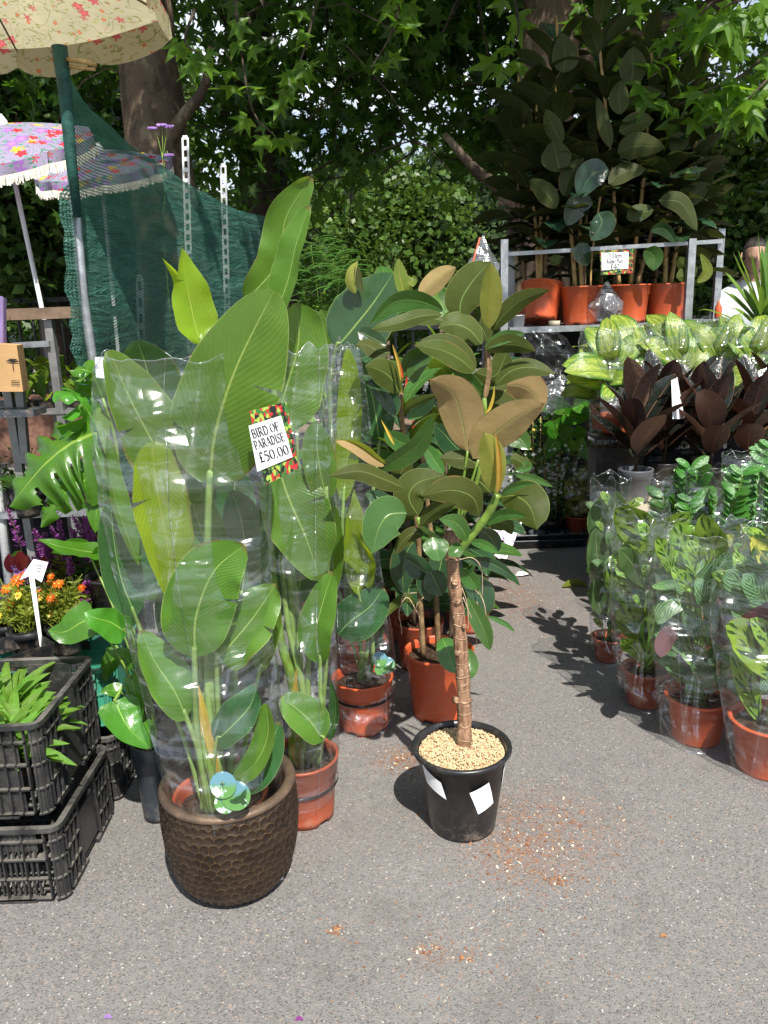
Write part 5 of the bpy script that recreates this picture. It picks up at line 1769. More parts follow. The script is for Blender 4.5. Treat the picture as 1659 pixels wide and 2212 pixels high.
_g('\u00a3', .62, (.12, arc(.38, .72, .15, .25, 20, 180)), (T_ * .85, [(.23, .72), (.26, .4), (.18, .06)]), (t_ * 1.2, [(.08, .48), (.42, .48)]), (.11, [(.08, .05), (.3, .1), (.44, .04), (.56, .12)]))
_g('5', .58, (t_ * 1.5, [(.14, .94), (.5, .96)]), (t_, [(.14, .94), (.11, .55)]), (.13, arc(.24, .32, .24, .28, 110, -110, 12)))
_g('0', .62, (.06, arc(.31, .5, .2, .47, 60, 120)), (.13, arc(.31, .5, .22, .47, 120, 240)), (.06, arc(.31, .5, .2, .47, 240, 300)), (.13, arc(.31, .5, .22, .47, -60, 60)))
_g('.', .28, (.14, [(.14, .0), (.14, .14)]))
_g('3', .56, (.09, arc(.26, .76, .18, .2, 150, 0)), (.12, arc(.24, .74, .2, .22, 30, -80)), (.13, arc(.24, .28, .23, .27, 90, -90, 12)), (.07, arc(.24, .22, .2, .2, 180, 270)))
_g('4', .6, (.12, [(.4, 0), (.4, 1)]), (t_, [(.4, 1), (.04, .33)]), (t_ * 1.3, [(.04, .32), (.56, .32)]), sf(.4, .03, .12))
_g('t', .38, (.12, [(.17, .9), (.17, .15), (.24, .03), (.34, .06)]), (t_, [(.02, .66), (.34, .66)]))
_g('e', .5, (.11, arc(.25, .33, .2, .32, 30, 320, 14)), (t_, [(.06, .38), (.44, .38)]), (t_, [(.44, .38), (.42, .5)]))
_g('m', .88, (.12, [(.14, 0), (.14, .64)]), (.12, [(.44, 0), (.44, .5), (.38, .62), (.28, .62), (.14, .5)]), (.12, [(.74, 0), (.74, .5), (.68, .62), (.58, .62), (.44, .5)]), sf(.14, .03, .1), sf(.44, .03, .1), sf(.74, .03, .1), (t_, [(.04, .63), (.14, .63)]))
_g('u', .6, (.12, [(.13, .64), (.13, .15), (.22, .03), (.34, .06), (.46, .2)]), (.12, [(.46, .64), (.46, 0)]), (t_, [(.03, .63), (.13, .63)]), (t_, [(.46, .03), (.57, .03)]), (t_, [(.36, .63), (.46, .63)]))
_g('b', .56, (.12, [(.13, 1), (.13, .03)]), (.12, arc(.28, .32, .19, .31, 150, -150, 14)), (t_, [(.03, .97), (.13, .97)]))
_g('r', .44, (.12, [(.14, 0), (.14, .64)]), (.09, [(.14, .45), (.24, .6), (.38, .6)]), sf(.14, .03, .11), (t_, [(.04, .63), (.14, .63)]))
_g('l', .32, (.12, [(.15, 0), (.15, 1)]), sf(.15, .03, .11), (t_, [(.05, .97), (.15, .97)]))
_g('a', .52, (.1, [(.08, .5), (.16, .63), (.32, .6), (.36, .45), (.36, .08), (.46, .03)]), (.11, arc(.22, .18, .15, .17, 60, 330, 10)))
_g('n', .6, (.12, [(.14, 0), (.14, .64)]), (.12, [(.45, 0), (.45, .5), (.38, .62), (.28, .62), (.14, .5)]), sf(.14, .03, .1), sf(.45, .03, .1), (t_, [(.04, .63), (.14, .63)]))


def serif_text(txt, size, mat, name, parent, m4, sx=1.0):
    h = size * .72
    wid = sum((GL[c][0] if c in GL else .3) for c in txt) * h * sx
    x0 = -wid / 2
    mb = MB()
    mb.smooth = False
    lay = 0
    for c in txt:
        if c not in GL:
            x0 += .3 * h * sx
            continue
        w, st = GL[c]
        for th_, pts in st:
            if h < .016: th_ = th_ * 1.35
            lay += 1
            zz = .0003 + .00002 * (lay % 9)
            n = len(pts)
            L, R = [], []
            for i, p in enumerate(pts):
                a, b = pts[max(0, i - 1)], pts[min(n - 1, i + 1)]
                dx, dy = b[0] - a[0], b[1] - a[1]
                l = math.hypot(dx, dy) or 1
                nx, ny = -dy / l * th_ / 2, dx / l * th_ / 2
                L.append(m4 @ Vector((x0 + (p[0] + nx) * h * sx, (p[1] + ny - .5) * h, zz)))
                R.append(m4 @ Vector((x0 + (p[0] - nx) * h * sx, (p[1] - ny - .5) * h, zz)))
            mb.add(L + R, [(i, i + 1, n + i + 1, n + i) for i in range(n - 1)])
        x0 += w * h * sx
    return mb.build(name, mat, parent)


card('white price card reading BIRD OF PARADISE £50.00 on a dark tropical flower backing', [(537, 920), (607, 898), (632, 987), (556, 1019)], 1.665,
     [('BIRD OF', .29, .27, .74), ('PARADISE', .045, .27, .66), ('\u00a350.00', -.24, .31, .90)], frame=[(539, 888), (618, 868), (645, 1012), (572, 1048)])

# ---- third bird of paradise
g3 = Vector((at(785, 1510, 2.66).x, 2.66, 0))
b3 = empty('bird_of_paradise', g3, 'smaller sleeved bird of paradise with a round tag, third from the front', 'potted plant')
pot(b3, g3, .112, .20, M_TERRA, .088)
mb = MB()
mb.lathe([(.1065, .125), (.1078, .13), (.1065, .135)], g3, 40)
mb.build('rubber_band', M_INK, b3)
Lf = lambda *a, **k: leaf_at(b3, *a, **k)
T0 = g3 + Vector((.0, 0, .18))
Lf([(775, 1285, 2.6), (770, 1210, 2.59), (766, 1130, 2.58), (766, 1058, 2.58)], 62, M_STRY, roll=14, prof='lance', nu=20, nv=8, fold=.3, wave=.09, ribs=12, seed=51,
   stalk=stalkpts(tj(0) * 0 + T0, (795, 1370, 2.62)), stalk_r=.006)
Lf([(742, 1080, 2.62), (752, 960, 2.62), (757, 850, 2.61), (752, 752, 2.6)], 58, M_STRY, roll=-8, prof='banana', nu=24, nv=8, fold=.25, ribs=18, seed=52,
   stalk=stalkpts(T0, (775, 1350, 2.64), (742, 1180, 2.63)), stalk_r=.006)
Lf([(730, 1370, 2.62), (760, 1340, 2.6), (800, 1310, 2.6), (828, 1270, 2.62)], 100, M_STRD, roll=6, prof='banana', nu=16, nv=8, fold=.2, ribs=10, seed=53)
Lf([(795, 1270, 2.6), (790, 1210, 2.6), (778, 1180, 2.58), (755, 1150, 2.58)], 56, M_STRY, roll=-35, prof='banana', nu=16, nv=8, fold=.35, wave=.05, seed=54)
Lf([(735, 1250, 2.64), (725, 1190, 2.64), (728, 1140, 2.64), (740, 1090, 2.64)], 50, M_STRE, roll=10, prof='banana', nu=16, nv=8, fold=.3, seed=55)
Lf([(812, 1400, 2.66), (806, 1330, 2.66), (796, 1270, 2.66), (790, 1200, 2.66)], 60, M_STRD, roll=-30, prof='banana', nu=16, nv=8, fold=.3, seed=56)
for pts, r in (([T0 + Vector((-.01, 0, 0)), at(780, 1400, 2.62), at(742, 1300, 2.62)], .009), ([T0 + Vector((.02, 0, 0)), at(806, 1400, 2.62), at(790, 1300, 2.62)], .008), ([T0 + Vector((0, .02, 0)), at(760, 1390, 2.64), at(725, 1320, 2.64)], .006), ([T0 + Vector((.02, .02, 0)), at(806, 1370, 2.66), at(802, 1240, 2.66)], .006)):
    mb = MB()
    C = spline(pts, 10)
    mb.tube(C, [r * (1.3 - .8 * i / 10) for i in range(11)], 8)
    mb.build('stem', M_STEMP, b3)
sleeve(b3, [(1560, 722, 848), (1450, 714, 854), (1330, 706, 842), (1200, 708, 822), (1060, 705, 808), (900, 700, 800), (752, 706, 778)], 2.66, M_FILM, .7, 3, wr=1.1, dmin=.10)
round_tag(b3, 820, 1424, 2.54, 21)

# ---- dark-leaved plant added to fill the shade between the planter and the net
g5 = Vector((at(440, 1500, 2.55).x, 2.55, 0))
b5 = empty('bird_of_paradise', g5, 'added dark bird of paradise in a black pot filling the shade behind the sleeved one', 'potted plant')
pot(b5, g5, .12, .22, M_BLACKP, .1)
T0 = g5 + Vector((0, 0, .2))
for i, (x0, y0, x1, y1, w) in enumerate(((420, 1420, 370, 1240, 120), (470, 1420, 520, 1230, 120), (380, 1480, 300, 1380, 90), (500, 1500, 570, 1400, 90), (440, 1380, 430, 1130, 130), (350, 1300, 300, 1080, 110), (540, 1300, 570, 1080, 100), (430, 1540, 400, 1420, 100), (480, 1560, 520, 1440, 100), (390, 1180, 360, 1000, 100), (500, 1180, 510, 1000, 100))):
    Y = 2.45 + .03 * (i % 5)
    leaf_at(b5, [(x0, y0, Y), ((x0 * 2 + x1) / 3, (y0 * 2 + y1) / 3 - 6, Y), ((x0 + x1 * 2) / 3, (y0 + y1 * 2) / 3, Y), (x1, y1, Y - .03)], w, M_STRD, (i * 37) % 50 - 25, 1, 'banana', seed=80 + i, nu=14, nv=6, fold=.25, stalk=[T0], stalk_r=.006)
# ---- big glossy leaf and friends further back (fourth plant)
g4 = Vector((at(760, 1300, 3.1).x, 3.1, 0))
b4 = empty('bird_of_paradise', g4, 'bird of paradise at the back whose broad glossy leaf shines beside the tall rubber leaves', 'potted plant')
pot(b4, g4, .13, .24, M_TERRAD, .1)
Lf = lambda *a, **k: leaf_at(b4, *a, **k)
T0 = g4 + Vector((0, 0, .21))
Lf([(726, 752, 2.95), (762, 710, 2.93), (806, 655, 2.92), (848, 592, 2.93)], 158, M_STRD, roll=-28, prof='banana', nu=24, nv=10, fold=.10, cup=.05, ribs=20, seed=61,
   stalk=stalkpts(T0, (730, 1100, 3.05), (712, 860, 3.0)), stalk_r=.008)
Lf([(700, 800, 3.15), (690, 750, 3.15), (680, 710, 3.15), (668, 668, 3.15)], 76, M_STRD, roll=20, prof='banana', nu=14, nv=8, fold=.2, ribs=12, seed=62, stalk=stalkpts(T0, (700, 1000, 3.1)), stalk_r=.006)
Lf([(728, 760, 3.1), (712, 720, 3.1), (704, 695, 3.1), (694, 668, 3.1)], 50, M_STRE, roll=-20, prof='banana', nu=14, nv=8, fold=.2, ribs=12, seed=63)
Lf([(640, 900, 3.0), (650, 830, 3.0), (655, 770, 3.0), (640, 700, 3.0)], 110, M_STRD, roll=15, prof='banana', nu=14, nv=8, fold=.2, ribs=12, seed=64, stalk=stalkpts(T0, (660, 1100, 3.05)), stalk_r=.006)
Lf([(820, 960, 3.1), (812, 900, 3.1), (800, 840, 3.1), (776, 780, 3.1)], 90, M_STRD, roll=-15, prof='banana', nu=14, nv=8, fold=.2, ribs=12, seed=65, stalk=stalkpts(T0, (800, 1100, 3.1)), stalk_r=.006)

# ================================================================= rubber tree in the black pot
gb = Vector((at(998, 1700, 2.07).x, 2.07, 0))
rt = empty('rubber_tree', gb, 'rubber tree with a thick ringed bare trunk, in the black pot filled with straw-coloured grit', 'potted plant')
kb = scl(998, 1607, 2.07)
RB = 103 * kb
HB = at(998, 1607, 2.07).z
pot(rt, gb, RB, HB, M_BLACKP, RB * .70, band=False, soil=False, feet=False)
mb = MB()
mb.smooth = True
rg = random.Random(8)
vs = [gb + Vector((0, 0, HB - .02))]
nR = 8
for a in range(1, nR + 1):
    for k in range(36):
        an = 2 * math.pi * k / 36
        r = (RB * .955 - .008) * a / nR
        vs.append(gb + Vector((math.cos(an) * r, math.sin(an) * r, HB - .022 + rg.uniform(-.003, .003))))
fs = [(0, 1 + k, 1 + (k + 1) % 36) for k in range(36)]
for a in range(nR - 1):
    for k in range(36): fs.append((1 + a * 36 + k, 1 + (a + 1) * 36 + k, 1 + (a + 1) * 36 + (k + 1) % 36, 1 + a * 36 + (k + 1) % 36))
mb.add(vs, fs)
mb.build('soil', M_GRIT, rt)
mb = MB()
mb.smooth = False
for i in range(2600):
    an, r = rg.random() * 6.283, (RB * .95 - .012) * math.sqrt(rg.random())
    s = rg.uniform(.0022, .0052)
    c = gb + Vector((math.cos(an) * r, math.sin(an) * r, HB - .020 + rg.uniform(0, .005) + .010 * (1 - r / RB)))
    q = Euler((rg.random() * 6, rg.random() * 6, rg.random() * 6)).to_matrix()
    vs = [c + q @ (Vector(v) * s * rg.uniform(.75, 1.2)) for v in ((1, 0, 0), (-1, 0, 0), (0, .9, 0), (0, -.9, 0), (0, 0, .75), (0, 0, -.75))]
    mb.add(vs, [(0, 2, 4), (2, 1, 4), (1, 3, 4), (3, 0, 4), (2, 0, 5), (1, 2, 5), (3, 1, 5), (0, 3, 5)])
mb.build('grit', M_GRIT, rt, kind='stuff')
# labels stuck on the pot: curved patches following the wall


def pot_patch(root, c, rbm, rtm, h, a0, a1, quad_z, mat, name='label_sticker', gap=.0016):
    """quad_z: ((z at a0 low, high), (z at a1 low, high))"""
    mb = MB()
    P, n = [], 12
    for i in range(n + 1):
        a = a0 + (a1 - a0) * i / n
        lo = quad_z[0][0] + (quad_z[1][0] - quad_z[0][0]) * i / n
        hi = quad_z[0][1] + (quad_z[1][1] - quad_z[0][1]) * i / n
        row = []
        for j in range(7):
            z = lo + (hi - lo) * j / 6
            sh = quad_z[2] * (j / 6 - .5) if len(quad_z) > 2 else 0
            r = rbm + (rtm - rbm) * z / h + gap
            row.append(c + Vector((math.cos(a + sh) * r, math.sin(a + sh) * r, z)))
        P.append(row)
    mb.grid(P)
    return mb.build(name, mat, root)


pot_patch(rt, gb, RB * .70, RB * .955, HB, rad(207), rad(240), ((.180, .238), (.150, .205), rad(-6)), M_WHITE)
pot_patch(rt, gb, RB * .70, RB * .955, HB, rad(281), rad(308), ((.100, .180), (.118, .202), rad(-14)), M_WHITE)
pot_patch(rt, gb, RB * .70, RB * .955, HB, rad(336), rad(350), ((.150, .21), (.155, .215), rad(-4)), M_WHITE)
# trunk with swollen foot, rings and pruned knots
TR = [(gb.x * 0 + at(1001, 1622, 2.08).x, 2.08, HB - .03), at(1003, 1580, 2.08), at(1001, 1480, 2.085), at(994, 1380, 2.09), at(984, 1280, 2.09), at(976, 1205, 2.09)]
mb = MB()
C = spline(TR, 60)
rr_ = []
for i in range(61):
    s = i / 60
    r = (.0215 - .0045 * s) + (.012 * max(0, 1 - s / .10) ** 1.5)
    r += .0013 * max(0, math.cos(s * 6.283 * 15)) ** 6 + .0008 * math.sin(s * 47)
    rr_.append(r)
mb.tube(C, rr_, 20)
for i, v in enumerate(mb.v):
    ci = C[min(60, i // 20)]
    d = Vector(v) - ci
    if d.length > 1e-5:
        mb.v[i] = Vector(v) + d.normalized() * (noise.noise(Vector(v) * 60) * .0016 + noise.noise(Vector(v) * 22) * .0018)
mb.build('trunk', M_TRUNK, rt)
rg = random.Random(4)
for (kx, ky, sx_, r_) in ((1003, 1568, -.004, .0085), (985, 1512, .016, .009), (1003, 1478, .010, .009), (989, 1410, -.012, .008), (1001, 1352, .012, .007), (990, 1300, -.016, .008), (982, 1258, .004, .009), (1013, 1512, .02, .006)):
    p = at(kx, ky, 2.075)
    mb = MB()
    d = Vector((sx_ * 30, -1, .25)).normalized()
    mb.tube([p - d * .004, p + d * .006, p + d * .010, p + d * .0075, p + d * .006], [r_ * 1.25, r_, r_ * .82, r_ * .45, .0005], 12)
    mb.build('knot', M_TRUNK, rt)
# second cut stub
mb = MB()
mb.tube([at(978, 1215, 2.09), at(975, 1180, 2.10), at(972, 1146, 2.11)], [.019, .018, .0175], 14)
mb.build('pruned_stub', M_TRUNK, rt)


def c3(x, y): return 708.5 + x * .3125, 743 + y * .3125
def c2(x, y): return 518.4 + x * .4167, 345.6 + y * .4167


mb = MB()
C = spline([at(988, 1195, 2.085), at(1012, 1165, 2.07), at(1042, 1128, 2.055), at(1062, 1098, 2.04), at(1074, 1068, 2.03)], 20)
mb.tube(C, [.0125 - .0022 * i / 20 + .0012 * (i % 5 == 0) for i in range(21)], 12)
mb.build('branch', M_STEMG, rt)
mb = MB()
C = spline([at(978, 1190, 2.08), at(940, 1160, 2.06), at(910, 1138, 2.05), at(903, 1118, 2.05)], 14)
mb.tube(C, [.0085 - .003 * i / 14 for i in range(15)], 9)
mb.build('branch', M_STEMG, rt)


def L3(root, pts, w, mat, roll=0, face=1, Y=2.05, dY=0.0, seed=0, conv=c3, k=.3125, nu=18, nv=8, **kw):
    n = len(pts) - 1
    px = [(*conv(*p), Y + dY * i / n) for i, p in enumerate(pts)]
    return leaf_at(root, px, w * k, mat, roll, face, seed=seed, nu=nu, nv=nv, **kw)


L3(rt, [(1165, 1035), (1160, 900), (1130, 740), (1075, 608)], 200, M_RUBY, 18, -1, 2.03, -.06, 104, fold=.35)
L3(rt, [(1175, 1030), (1185, 900), (1180, 740), (1155, 598)], 40, M_SHEATH, 0, 1, 2.0, -.02, 105, fold=.8, prof='lance')
L3(rt, [(1190, 1060), (1300, 1050), (1400, 1130), (1445, 1285)], 320, M_RUBG, -8, -1, 2.03, -.10, 106, fold=.22, cup=-.1)
L3(rt, [(1195, 1045), (1260, 1000), (1340, 965), (1440, 962)], 70, M_RUBG, 30, 1, 2.0, -.04, 107, fold=.3)
L3(rt, [(1095, 1250), (1190, 1190), (1280, 1170), (1385, 1192)], 84, M_RUBG, 10, 1, 2.0, -.10, 108, fold=.25)
L3(rt, [(1085, 1250), (1160, 1230), (1240, 1250), (1275, 1320)], 120, M_RUB, 0, -1, 2.08, .02, 109)
L3(rt, [(990, 1372), (1050, 1380), (1120, 1410), (1188, 1446)], 66, M_RUBG, 0, 1, 2.03, -.08, 110)
L3(rt, [(1045, 1290), (1090, 1310), (1140, 1360), (1180, 1440)], 130, M_RUB, 15, 1, 2.12, .04, 111)
L3(rt, [(1050, 1190), (1000, 1060), (850, 1010), (640, 1052)], 230, M_RUB, 12, -1, 2.02, -.08, 112, fold=.2)
L3(rt, [(625, 1190), (560, 1060), (620, 960), (810, 905)], 250, M_RUB, -14, -1, 2.05, .02, 113, fold=.15)
L3(rt, [(640, 1262), (700, 1190), (780, 1140), (886, 1108)], 120, M_RUB, 20, -1, 1.99, -.04, 114, fold=.3)
L3(rt, [(722, 1335), (735, 1380), (750, 1430), (768, 1502)], 180, M_RUBG, -10, 1, 1.99, -.03, 115, fold=.15, prof='oval')
L3(rt, [(924, 1392), (900, 1410), (870, 1440), (834, 1462)], 96, M_RUBG, 8, 1, 2.0, -.03, 116, prof='oval')
L3(rt, [(962, 1362), (930, 1290), (870, 1230), (765, 1208)], 130, M_RUBG, 16, 1, 2.0, -.05, 117)
L3(rt, [(535, 1000), (400, 940), (220, 880), (5, 915)], 150, M_RUB, 22, -1, 2.02, -.06, 118, fold=.35)
L3(rt, [(545, 1170), (420, 1185), (350, 1280), (305, 1450)], 300, M_RUBG, -10, 1, 2.0, -.05, 119, fold=.12)
L3(rt, [(660, 1322), (590, 1310), (520, 1360), (462, 1462)], 110, M_RUB, 15, -1, 2.05, .0, 120)
L3(rt, [(1125, 1030), (1060, 960), (960, 900), (815, 905)], 240, M_RUB, -10, -1, 2.10, .03, 121)
L3(rt, [(1040, 850), (980, 800), (880, 790), (768, 790)], 140, M_RUB, 15, -1, 2.08, .02, 122)
L3(rt, [(960, 745), (925, 520), (860, 340), (700, 245)], 330, M_RUBT, -24, -1, 2.08, -.04, 123, fold=.12, nu=24)
L3(rt, [(1000, 790), (1130, 640), (1300, 510), (1500, 408)], 300, M_RUBT, 24, -1, 2.08, -.08, 124, fold=.15, nu=24)
for p_, q_2 in ((c3(965, 740), (1.2,)), (c3(1040, 800), (1,))):
    mb = MB()
    mb.tube(spline([at(*p_, 2.08), at((p_[0] + 1000) / 2 - 5, p_[1] + 70, 2.09), at(985, 1150, 2.09)], 8), [.0035] * 9, 7)
    mb.build('leaf_stalk', M_STEMG, rt)
L3(rt, [(1085, 480), (1120, 440), (1145, 360), (1150, 282)], 22, M_SHEATH, 0, 1, 2.05, 0, 125, prof='lance', fold=.9)
mb = MB()
mb.tube(spline([at(998, 1120, 2.1), at(1030, 1040, 2.1), at(1048, 940, 2.1), at(1046, 860, 2.08)], 10), [.006] * 11, 8)
mb.build('stem', M_STEMG, rt)

# ---- rubber plant with two canes in the orange pot right behind the black one
gr = Vector((at(950, 1480, 2.74).x, 2.74, 0))
r2 = empty('rubber_plant', gr, 'bushy rubber plant in the orange pot directly behind the black pot', 'potted plant')
kk = scl(950, 1400, 2.74)
pot(r2, gr, 76 * kk, at(950, 1402, 2.74).z, M_TERRA, 60 * kk, band=True)
RH = at(950, 1402, 2.74).z
stems = [[(915, 1400), (907, 1280), (903, 1150), (885, 1030), (868, 900), (866, 850)], [(975, 1390), (985, 1200), (1010, 1050), (1035, 900), (1048, 800), (1052, 700)], [(950, 1395), (940, 1250), (925, 1100), (915, 1000), (912, 960)]]
for i, st in enumerate(stems):
    mb = MB()
    C = spline([Vector((at(*st[0], 2.7).x, 2.72 + .03 * i, RH - .03))] + [at(x, y, 2.72 - .12 * min(1, j / 4)) for j, (x, y) in enumerate(st[1:])], 24)
    mb.tube(C, [.011 - .005 * j / 24 for j in range(25)], 9)
    mb.build('stem', M_STEMB if i != 1 else M_STEMD, r2)
LL = [([(500, 345), (440, 240), (360, 180), (255, 150)], 195, M_RUB, 10, -1, 2.45, -.05), ([(590, 275), (600, 180), (650, 110), (735, 62)], 120, M_RUBG, 10, 1, 2.5, .0),
      ([(1015, 195), (920, 110), (780, 40), (600, 10)], 170, M_RUBG, 25, -1, 2.4, -.05), ([(1072, 372), (1010, 290), (930, 210), (838, 148)], 110, M_RUBG, -20, 1, 2.45, 0),
      ([(1155, 285), (1260, 190), (1400, 160), (1575, 206)], 150, M_RUB, -25, -1, 2.45, -.05), ([(1230, 290), (1330, 290), (1430, 350), (1480, 470)], 230, M_RUBT, 10, -1, 2.6, .05),
      ([(470, 510), (400, 400), (320, 290), (220, 210)], 120, M_RUB, 35, 1, 2.5, .0), ([(530, 452), (600, 410), (680, 375), (760, 350)], 60, M_RUB, 20, -1, 2.42, -.03),
      ([(550, 520), (620, 470), (690, 420), (745, 365)], 110, M_RUBG, -20, 1, 2.5, 0), ([(362, 872), (500, 790), (640, 680), (728, 487)], 150, M_RUBG, 14, 1, 2.3, -.08),
      ([(405, 852), (320, 790), (200, 700), (32, 660)], 130, M_RUBY, -50, 1, 2.3, -.05), ([(390, 845), (300, 790), (180, 715), (45, 668)], 95, M_RUBT, 40, -1, 2.28, -.05),
      ([(610, 720), (520, 690), (450, 650), (385, 605)], 130, M_RUBG, -15, 1, 2.42, 0), ([(945, 765), (870, 700), (800, 620), (732, 552)], 165, M_RUB, -12, 1, 2.36, 0),
      ([(1205, 635), (1270, 630), (1340, 670), (1388, 735)], 150, M_RUBG, -8, 1, 2.45, -.04), ([(800, 900), (745, 820), (700, 750), (655, 700)], 110, M_RUBG, 18, 1, 2.32, 0),
      ([(590, 960), (640, 900), (700, 850), (720, 780)], 110, M_RUB, 10, 1, 2.4, 0), ([(1290, 880), (1380, 850), (1370, 830), (1392, 826)], 60, M_RUBG, 10, 1, 2.3, 0),
      ([(1290, 900), (1370, 920), (1450, 940), (1560, 990)], 60, M_RUBG, 10, 1, 2.35, 0), ([(1260, 790), (1310, 800), (1360, 840), (1385, 900)], 110, M_RUB, -10, -1, 2.42, 0),
      ([(460, 700), (430, 640), (400, 580), (365, 520)], 22, M_SHEATH, 0, 1, 2.3, 0), ([(505, 260), (490, 140), (465, 60), (445, 0)], 22, M_SHEATH, 0, 1, 2.4, 0), ([(520, 240), (505, 180), (490, 120), (480, 80)], 22, M_SHEATHR, 0, 1, 2.42, 0),
      ([(380, 500), (420, 470), (440, 380), (350, 300)], 120, M_RUB, 0, 1, 2.55, 0), ([(560, 780), (520, 860), (500, 900), (490, 960)], 150, M_RUB, 0, -1, 2.5, 0),
      ([(260, 1030), (340, 1060), (430, 1110), (520, 1150)], 110, M_RUB, 0, 1, 2.45, 0), ([(530, 1480), (590, 1520), (660, 1570), (740, 1600)], 160, M_RUB, 10, 1, 2.45, 0),
      ([(700, 1560), (730, 1620), (760, 1680), (790, 1740)], 170, M_RUB, 0, 1, 2.42, 0), ([(900, 1560), (960, 1600), (1010, 1660), (1040, 1700)], 120, M_RUBG, 20, 1, 2.4, 0)]
for i, (pts, w, m_, ro, fc, Y, dY) in enumerate(LL):
    L3(r2, pts, w, m_, ro, fc, Y, dY, 200 + i, prof='lance' if m_ in (M_SHEATH, M_SHEATHR) else 'rubber', fold=.9 if m_ in (M_SHEATH, M_SHEATHR) else .2)
TT = [([(1055, 782), (930, 735), (800, 740), (672, 850)], 120, M_RUBG, -25, 1, 2.45, -.05), ([(1050, 800), (930, 810), (800, 850), (675, 880)], 80, M_RUB, 10, -1, 2.42, -.05),
      ([(1055, 835), (980, 815), (890, 815), (795, 870)], 90, M_RUB, 20, -1, 2.5, 0), ([(1140, 822), (1150, 720), (1220, 610), (1300, 528)], 210, M_RUB, -8, -1, 2.5, 0),
      ([(1292, 875), (1295, 760), (1305, 650), (1300, 528)], 120, M_RUBY, -10, -1, 2.38, -.05), ([(930, 712), (980, 660), (1050, 600), (1122, 552)], 110, M_RUBT, 10, -1, 2.6, 0),
      ([(862, 722), (840, 650), (825, 580), (824, 508)], 86, M_RUBY, 30, 1, 2.65, 0), ([(905, 716), (870, 650), (900, 620), (900, 596)], 60, M_RUBY, -30, 1, 2.62, 0), ([(1305, 890), (1370, 800), (1470, 720), (1605, 672)], 100, M_RUB, 15, -1, 2.4, -.05),
      ([(1268, 968), (1340, 930), (1400, 910), (1480, 898)], 70, M_RUBG, 10, 1, 2.4, 0), ([(1270, 985), (1360, 960), (1440, 960), (1532, 992)], 110, M_RUB, 25, -1, 2.4, 0), ([(1255, 955), (1190, 880), (1110, 850), (1028, 870)], 150, M_RUB, 20, -1, 2.48, 0),
      ([(1222, 1092), (1150, 1000), (1050, 950), (900, 962)], 130, M_RUBG, 20, -1, 2.42, 0), ([(1282, 942), (1260, 880), (1220, 840), (1175, 832)], 120, M_RUB, 0, -1, 2.55, 0), ([(600, 692), (570, 640), (575, 580), (612, 522)], 60, M_RUBY, -30, -1, 2.9, 0),
      ([(640, 690), (620, 640), (612, 590), (600, 540)], 50, M_RUBS, 30, -1, 2.9, 0), ([(1215, 1100), (1320, 1120), (1370, 1030), (1390, 1000)], 120, M_RUB, 10, -1, 2.55, 0), ([(1000, 1010), (940, 1020), (880, 1060), (850, 1130)], 110, M_RUBG, -10, 1, 2.5, 0),
      ([(1100, 830), (1110, 740), (1060, 700), (1040, 660)], 80, M_RUBG, 20, 1, 2.7, 0), ([(760, 960), (700, 930), (640, 900), (610, 890)], 90, M_RUB, 10, 1, 2.6, 0), ([(780, 1000), (720, 990), (660, 960), (600, 960)], 100, M_RUB, 30, -1, 2.5, 0),
      ([(1300, 1240), (1400, 1180), (1480, 1150), (1560, 1150)], 200, M_RUB, -10, -1, 2.65, 0), ([(1110, 1120), (1180, 1150), (1230, 1200), (1250, 1260)], 100, M_RUBG, 0, 1, 2.6, 0), ([(1230, 1310), (1300, 1260), (1400, 1290), (1480, 1400)], 140, M_RUB, 0, -1, 2.6, 0)]
for i, (pts, w, m_, ro, fc, Y, dY) in enumerate(TT):
    L3(r2, pts, w, m_, ro, fc, Y, dY, 300 + i, conv=c2, k=.4167, fold=.2)
for (x, y, s_) in ((1008, 560, 0),):
    pass
L3(r2, [(1270, 1240), (1292, 1100), (1290, 1010), (1285, 960)], 26, M_STEMB, 0, 1, 2.42, 0, 390, conv=c2, k=.4167, prof='strap', fold=.5)
# low shoots and hanging roots by the pot
for i, (pts, w, fc, m_) in enumerate((([(955, 1378, 2.55), (965, 1400, 2.5), (975, 1430, 2.47), (985, 1455, 2.45)], 52, 1, M_RUBG), ([(1010, 1400, 2.5), (1015, 1430, 2.48), (1012, 1450, 2.46), (1004, 1470, 2.45)], 40, 1, M_RUBG), ([(1010, 1290, 2.6), (1030, 1330, 2.58), (1048, 1370, 2.56), (1058, 1405, 2.55)], 40, 1, M_RUBG),
                                   ([(1000, 1250, 2.65), (1030, 1270, 2.65), (1045, 1300, 2.64), (1050, 1330, 2.63)], 60, 1, M_RUB), ([(1050, 1330, 2.6), (1075, 1340, 2.6), (1095, 1350, 2.6), (1112, 1365, 2.6)], 12, 1, M_RUBG), ([(1000, 1210, 2.7), (1050, 1215, 2.7), (1085, 1230, 2.7), (1110, 1248, 2.7)], 26, 1, M_RUB),
                                   ([(905, 1160, 2.7), (880, 1190, 2.7), (870, 1240, 2.7), (872, 1280, 2.7)], 60, 1, M_RUB), ([(940, 1220, 2.7), (930, 1240, 2.7), (925, 1270, 2.7), (928, 1300, 2.7)], 55, 1, M_RUB), ([(960, 1180, 2.66), (950, 1230, 2.66), (945, 1260, 2.66), (945, 1285, 2.66)], 60, 1, M_RUB),
                                   ([(900, 1310, 2.75), (880, 1290, 2.7), (850, 1310, 2.7), (830, 1335, 2.66)], 22, -1, M_RUB))):
    leaf_at(r2, pts, w, m_, 8 * (i % 3) - 8, fc, seed=400 + i, nu=14, nv=6)
rg = random.Random(21)
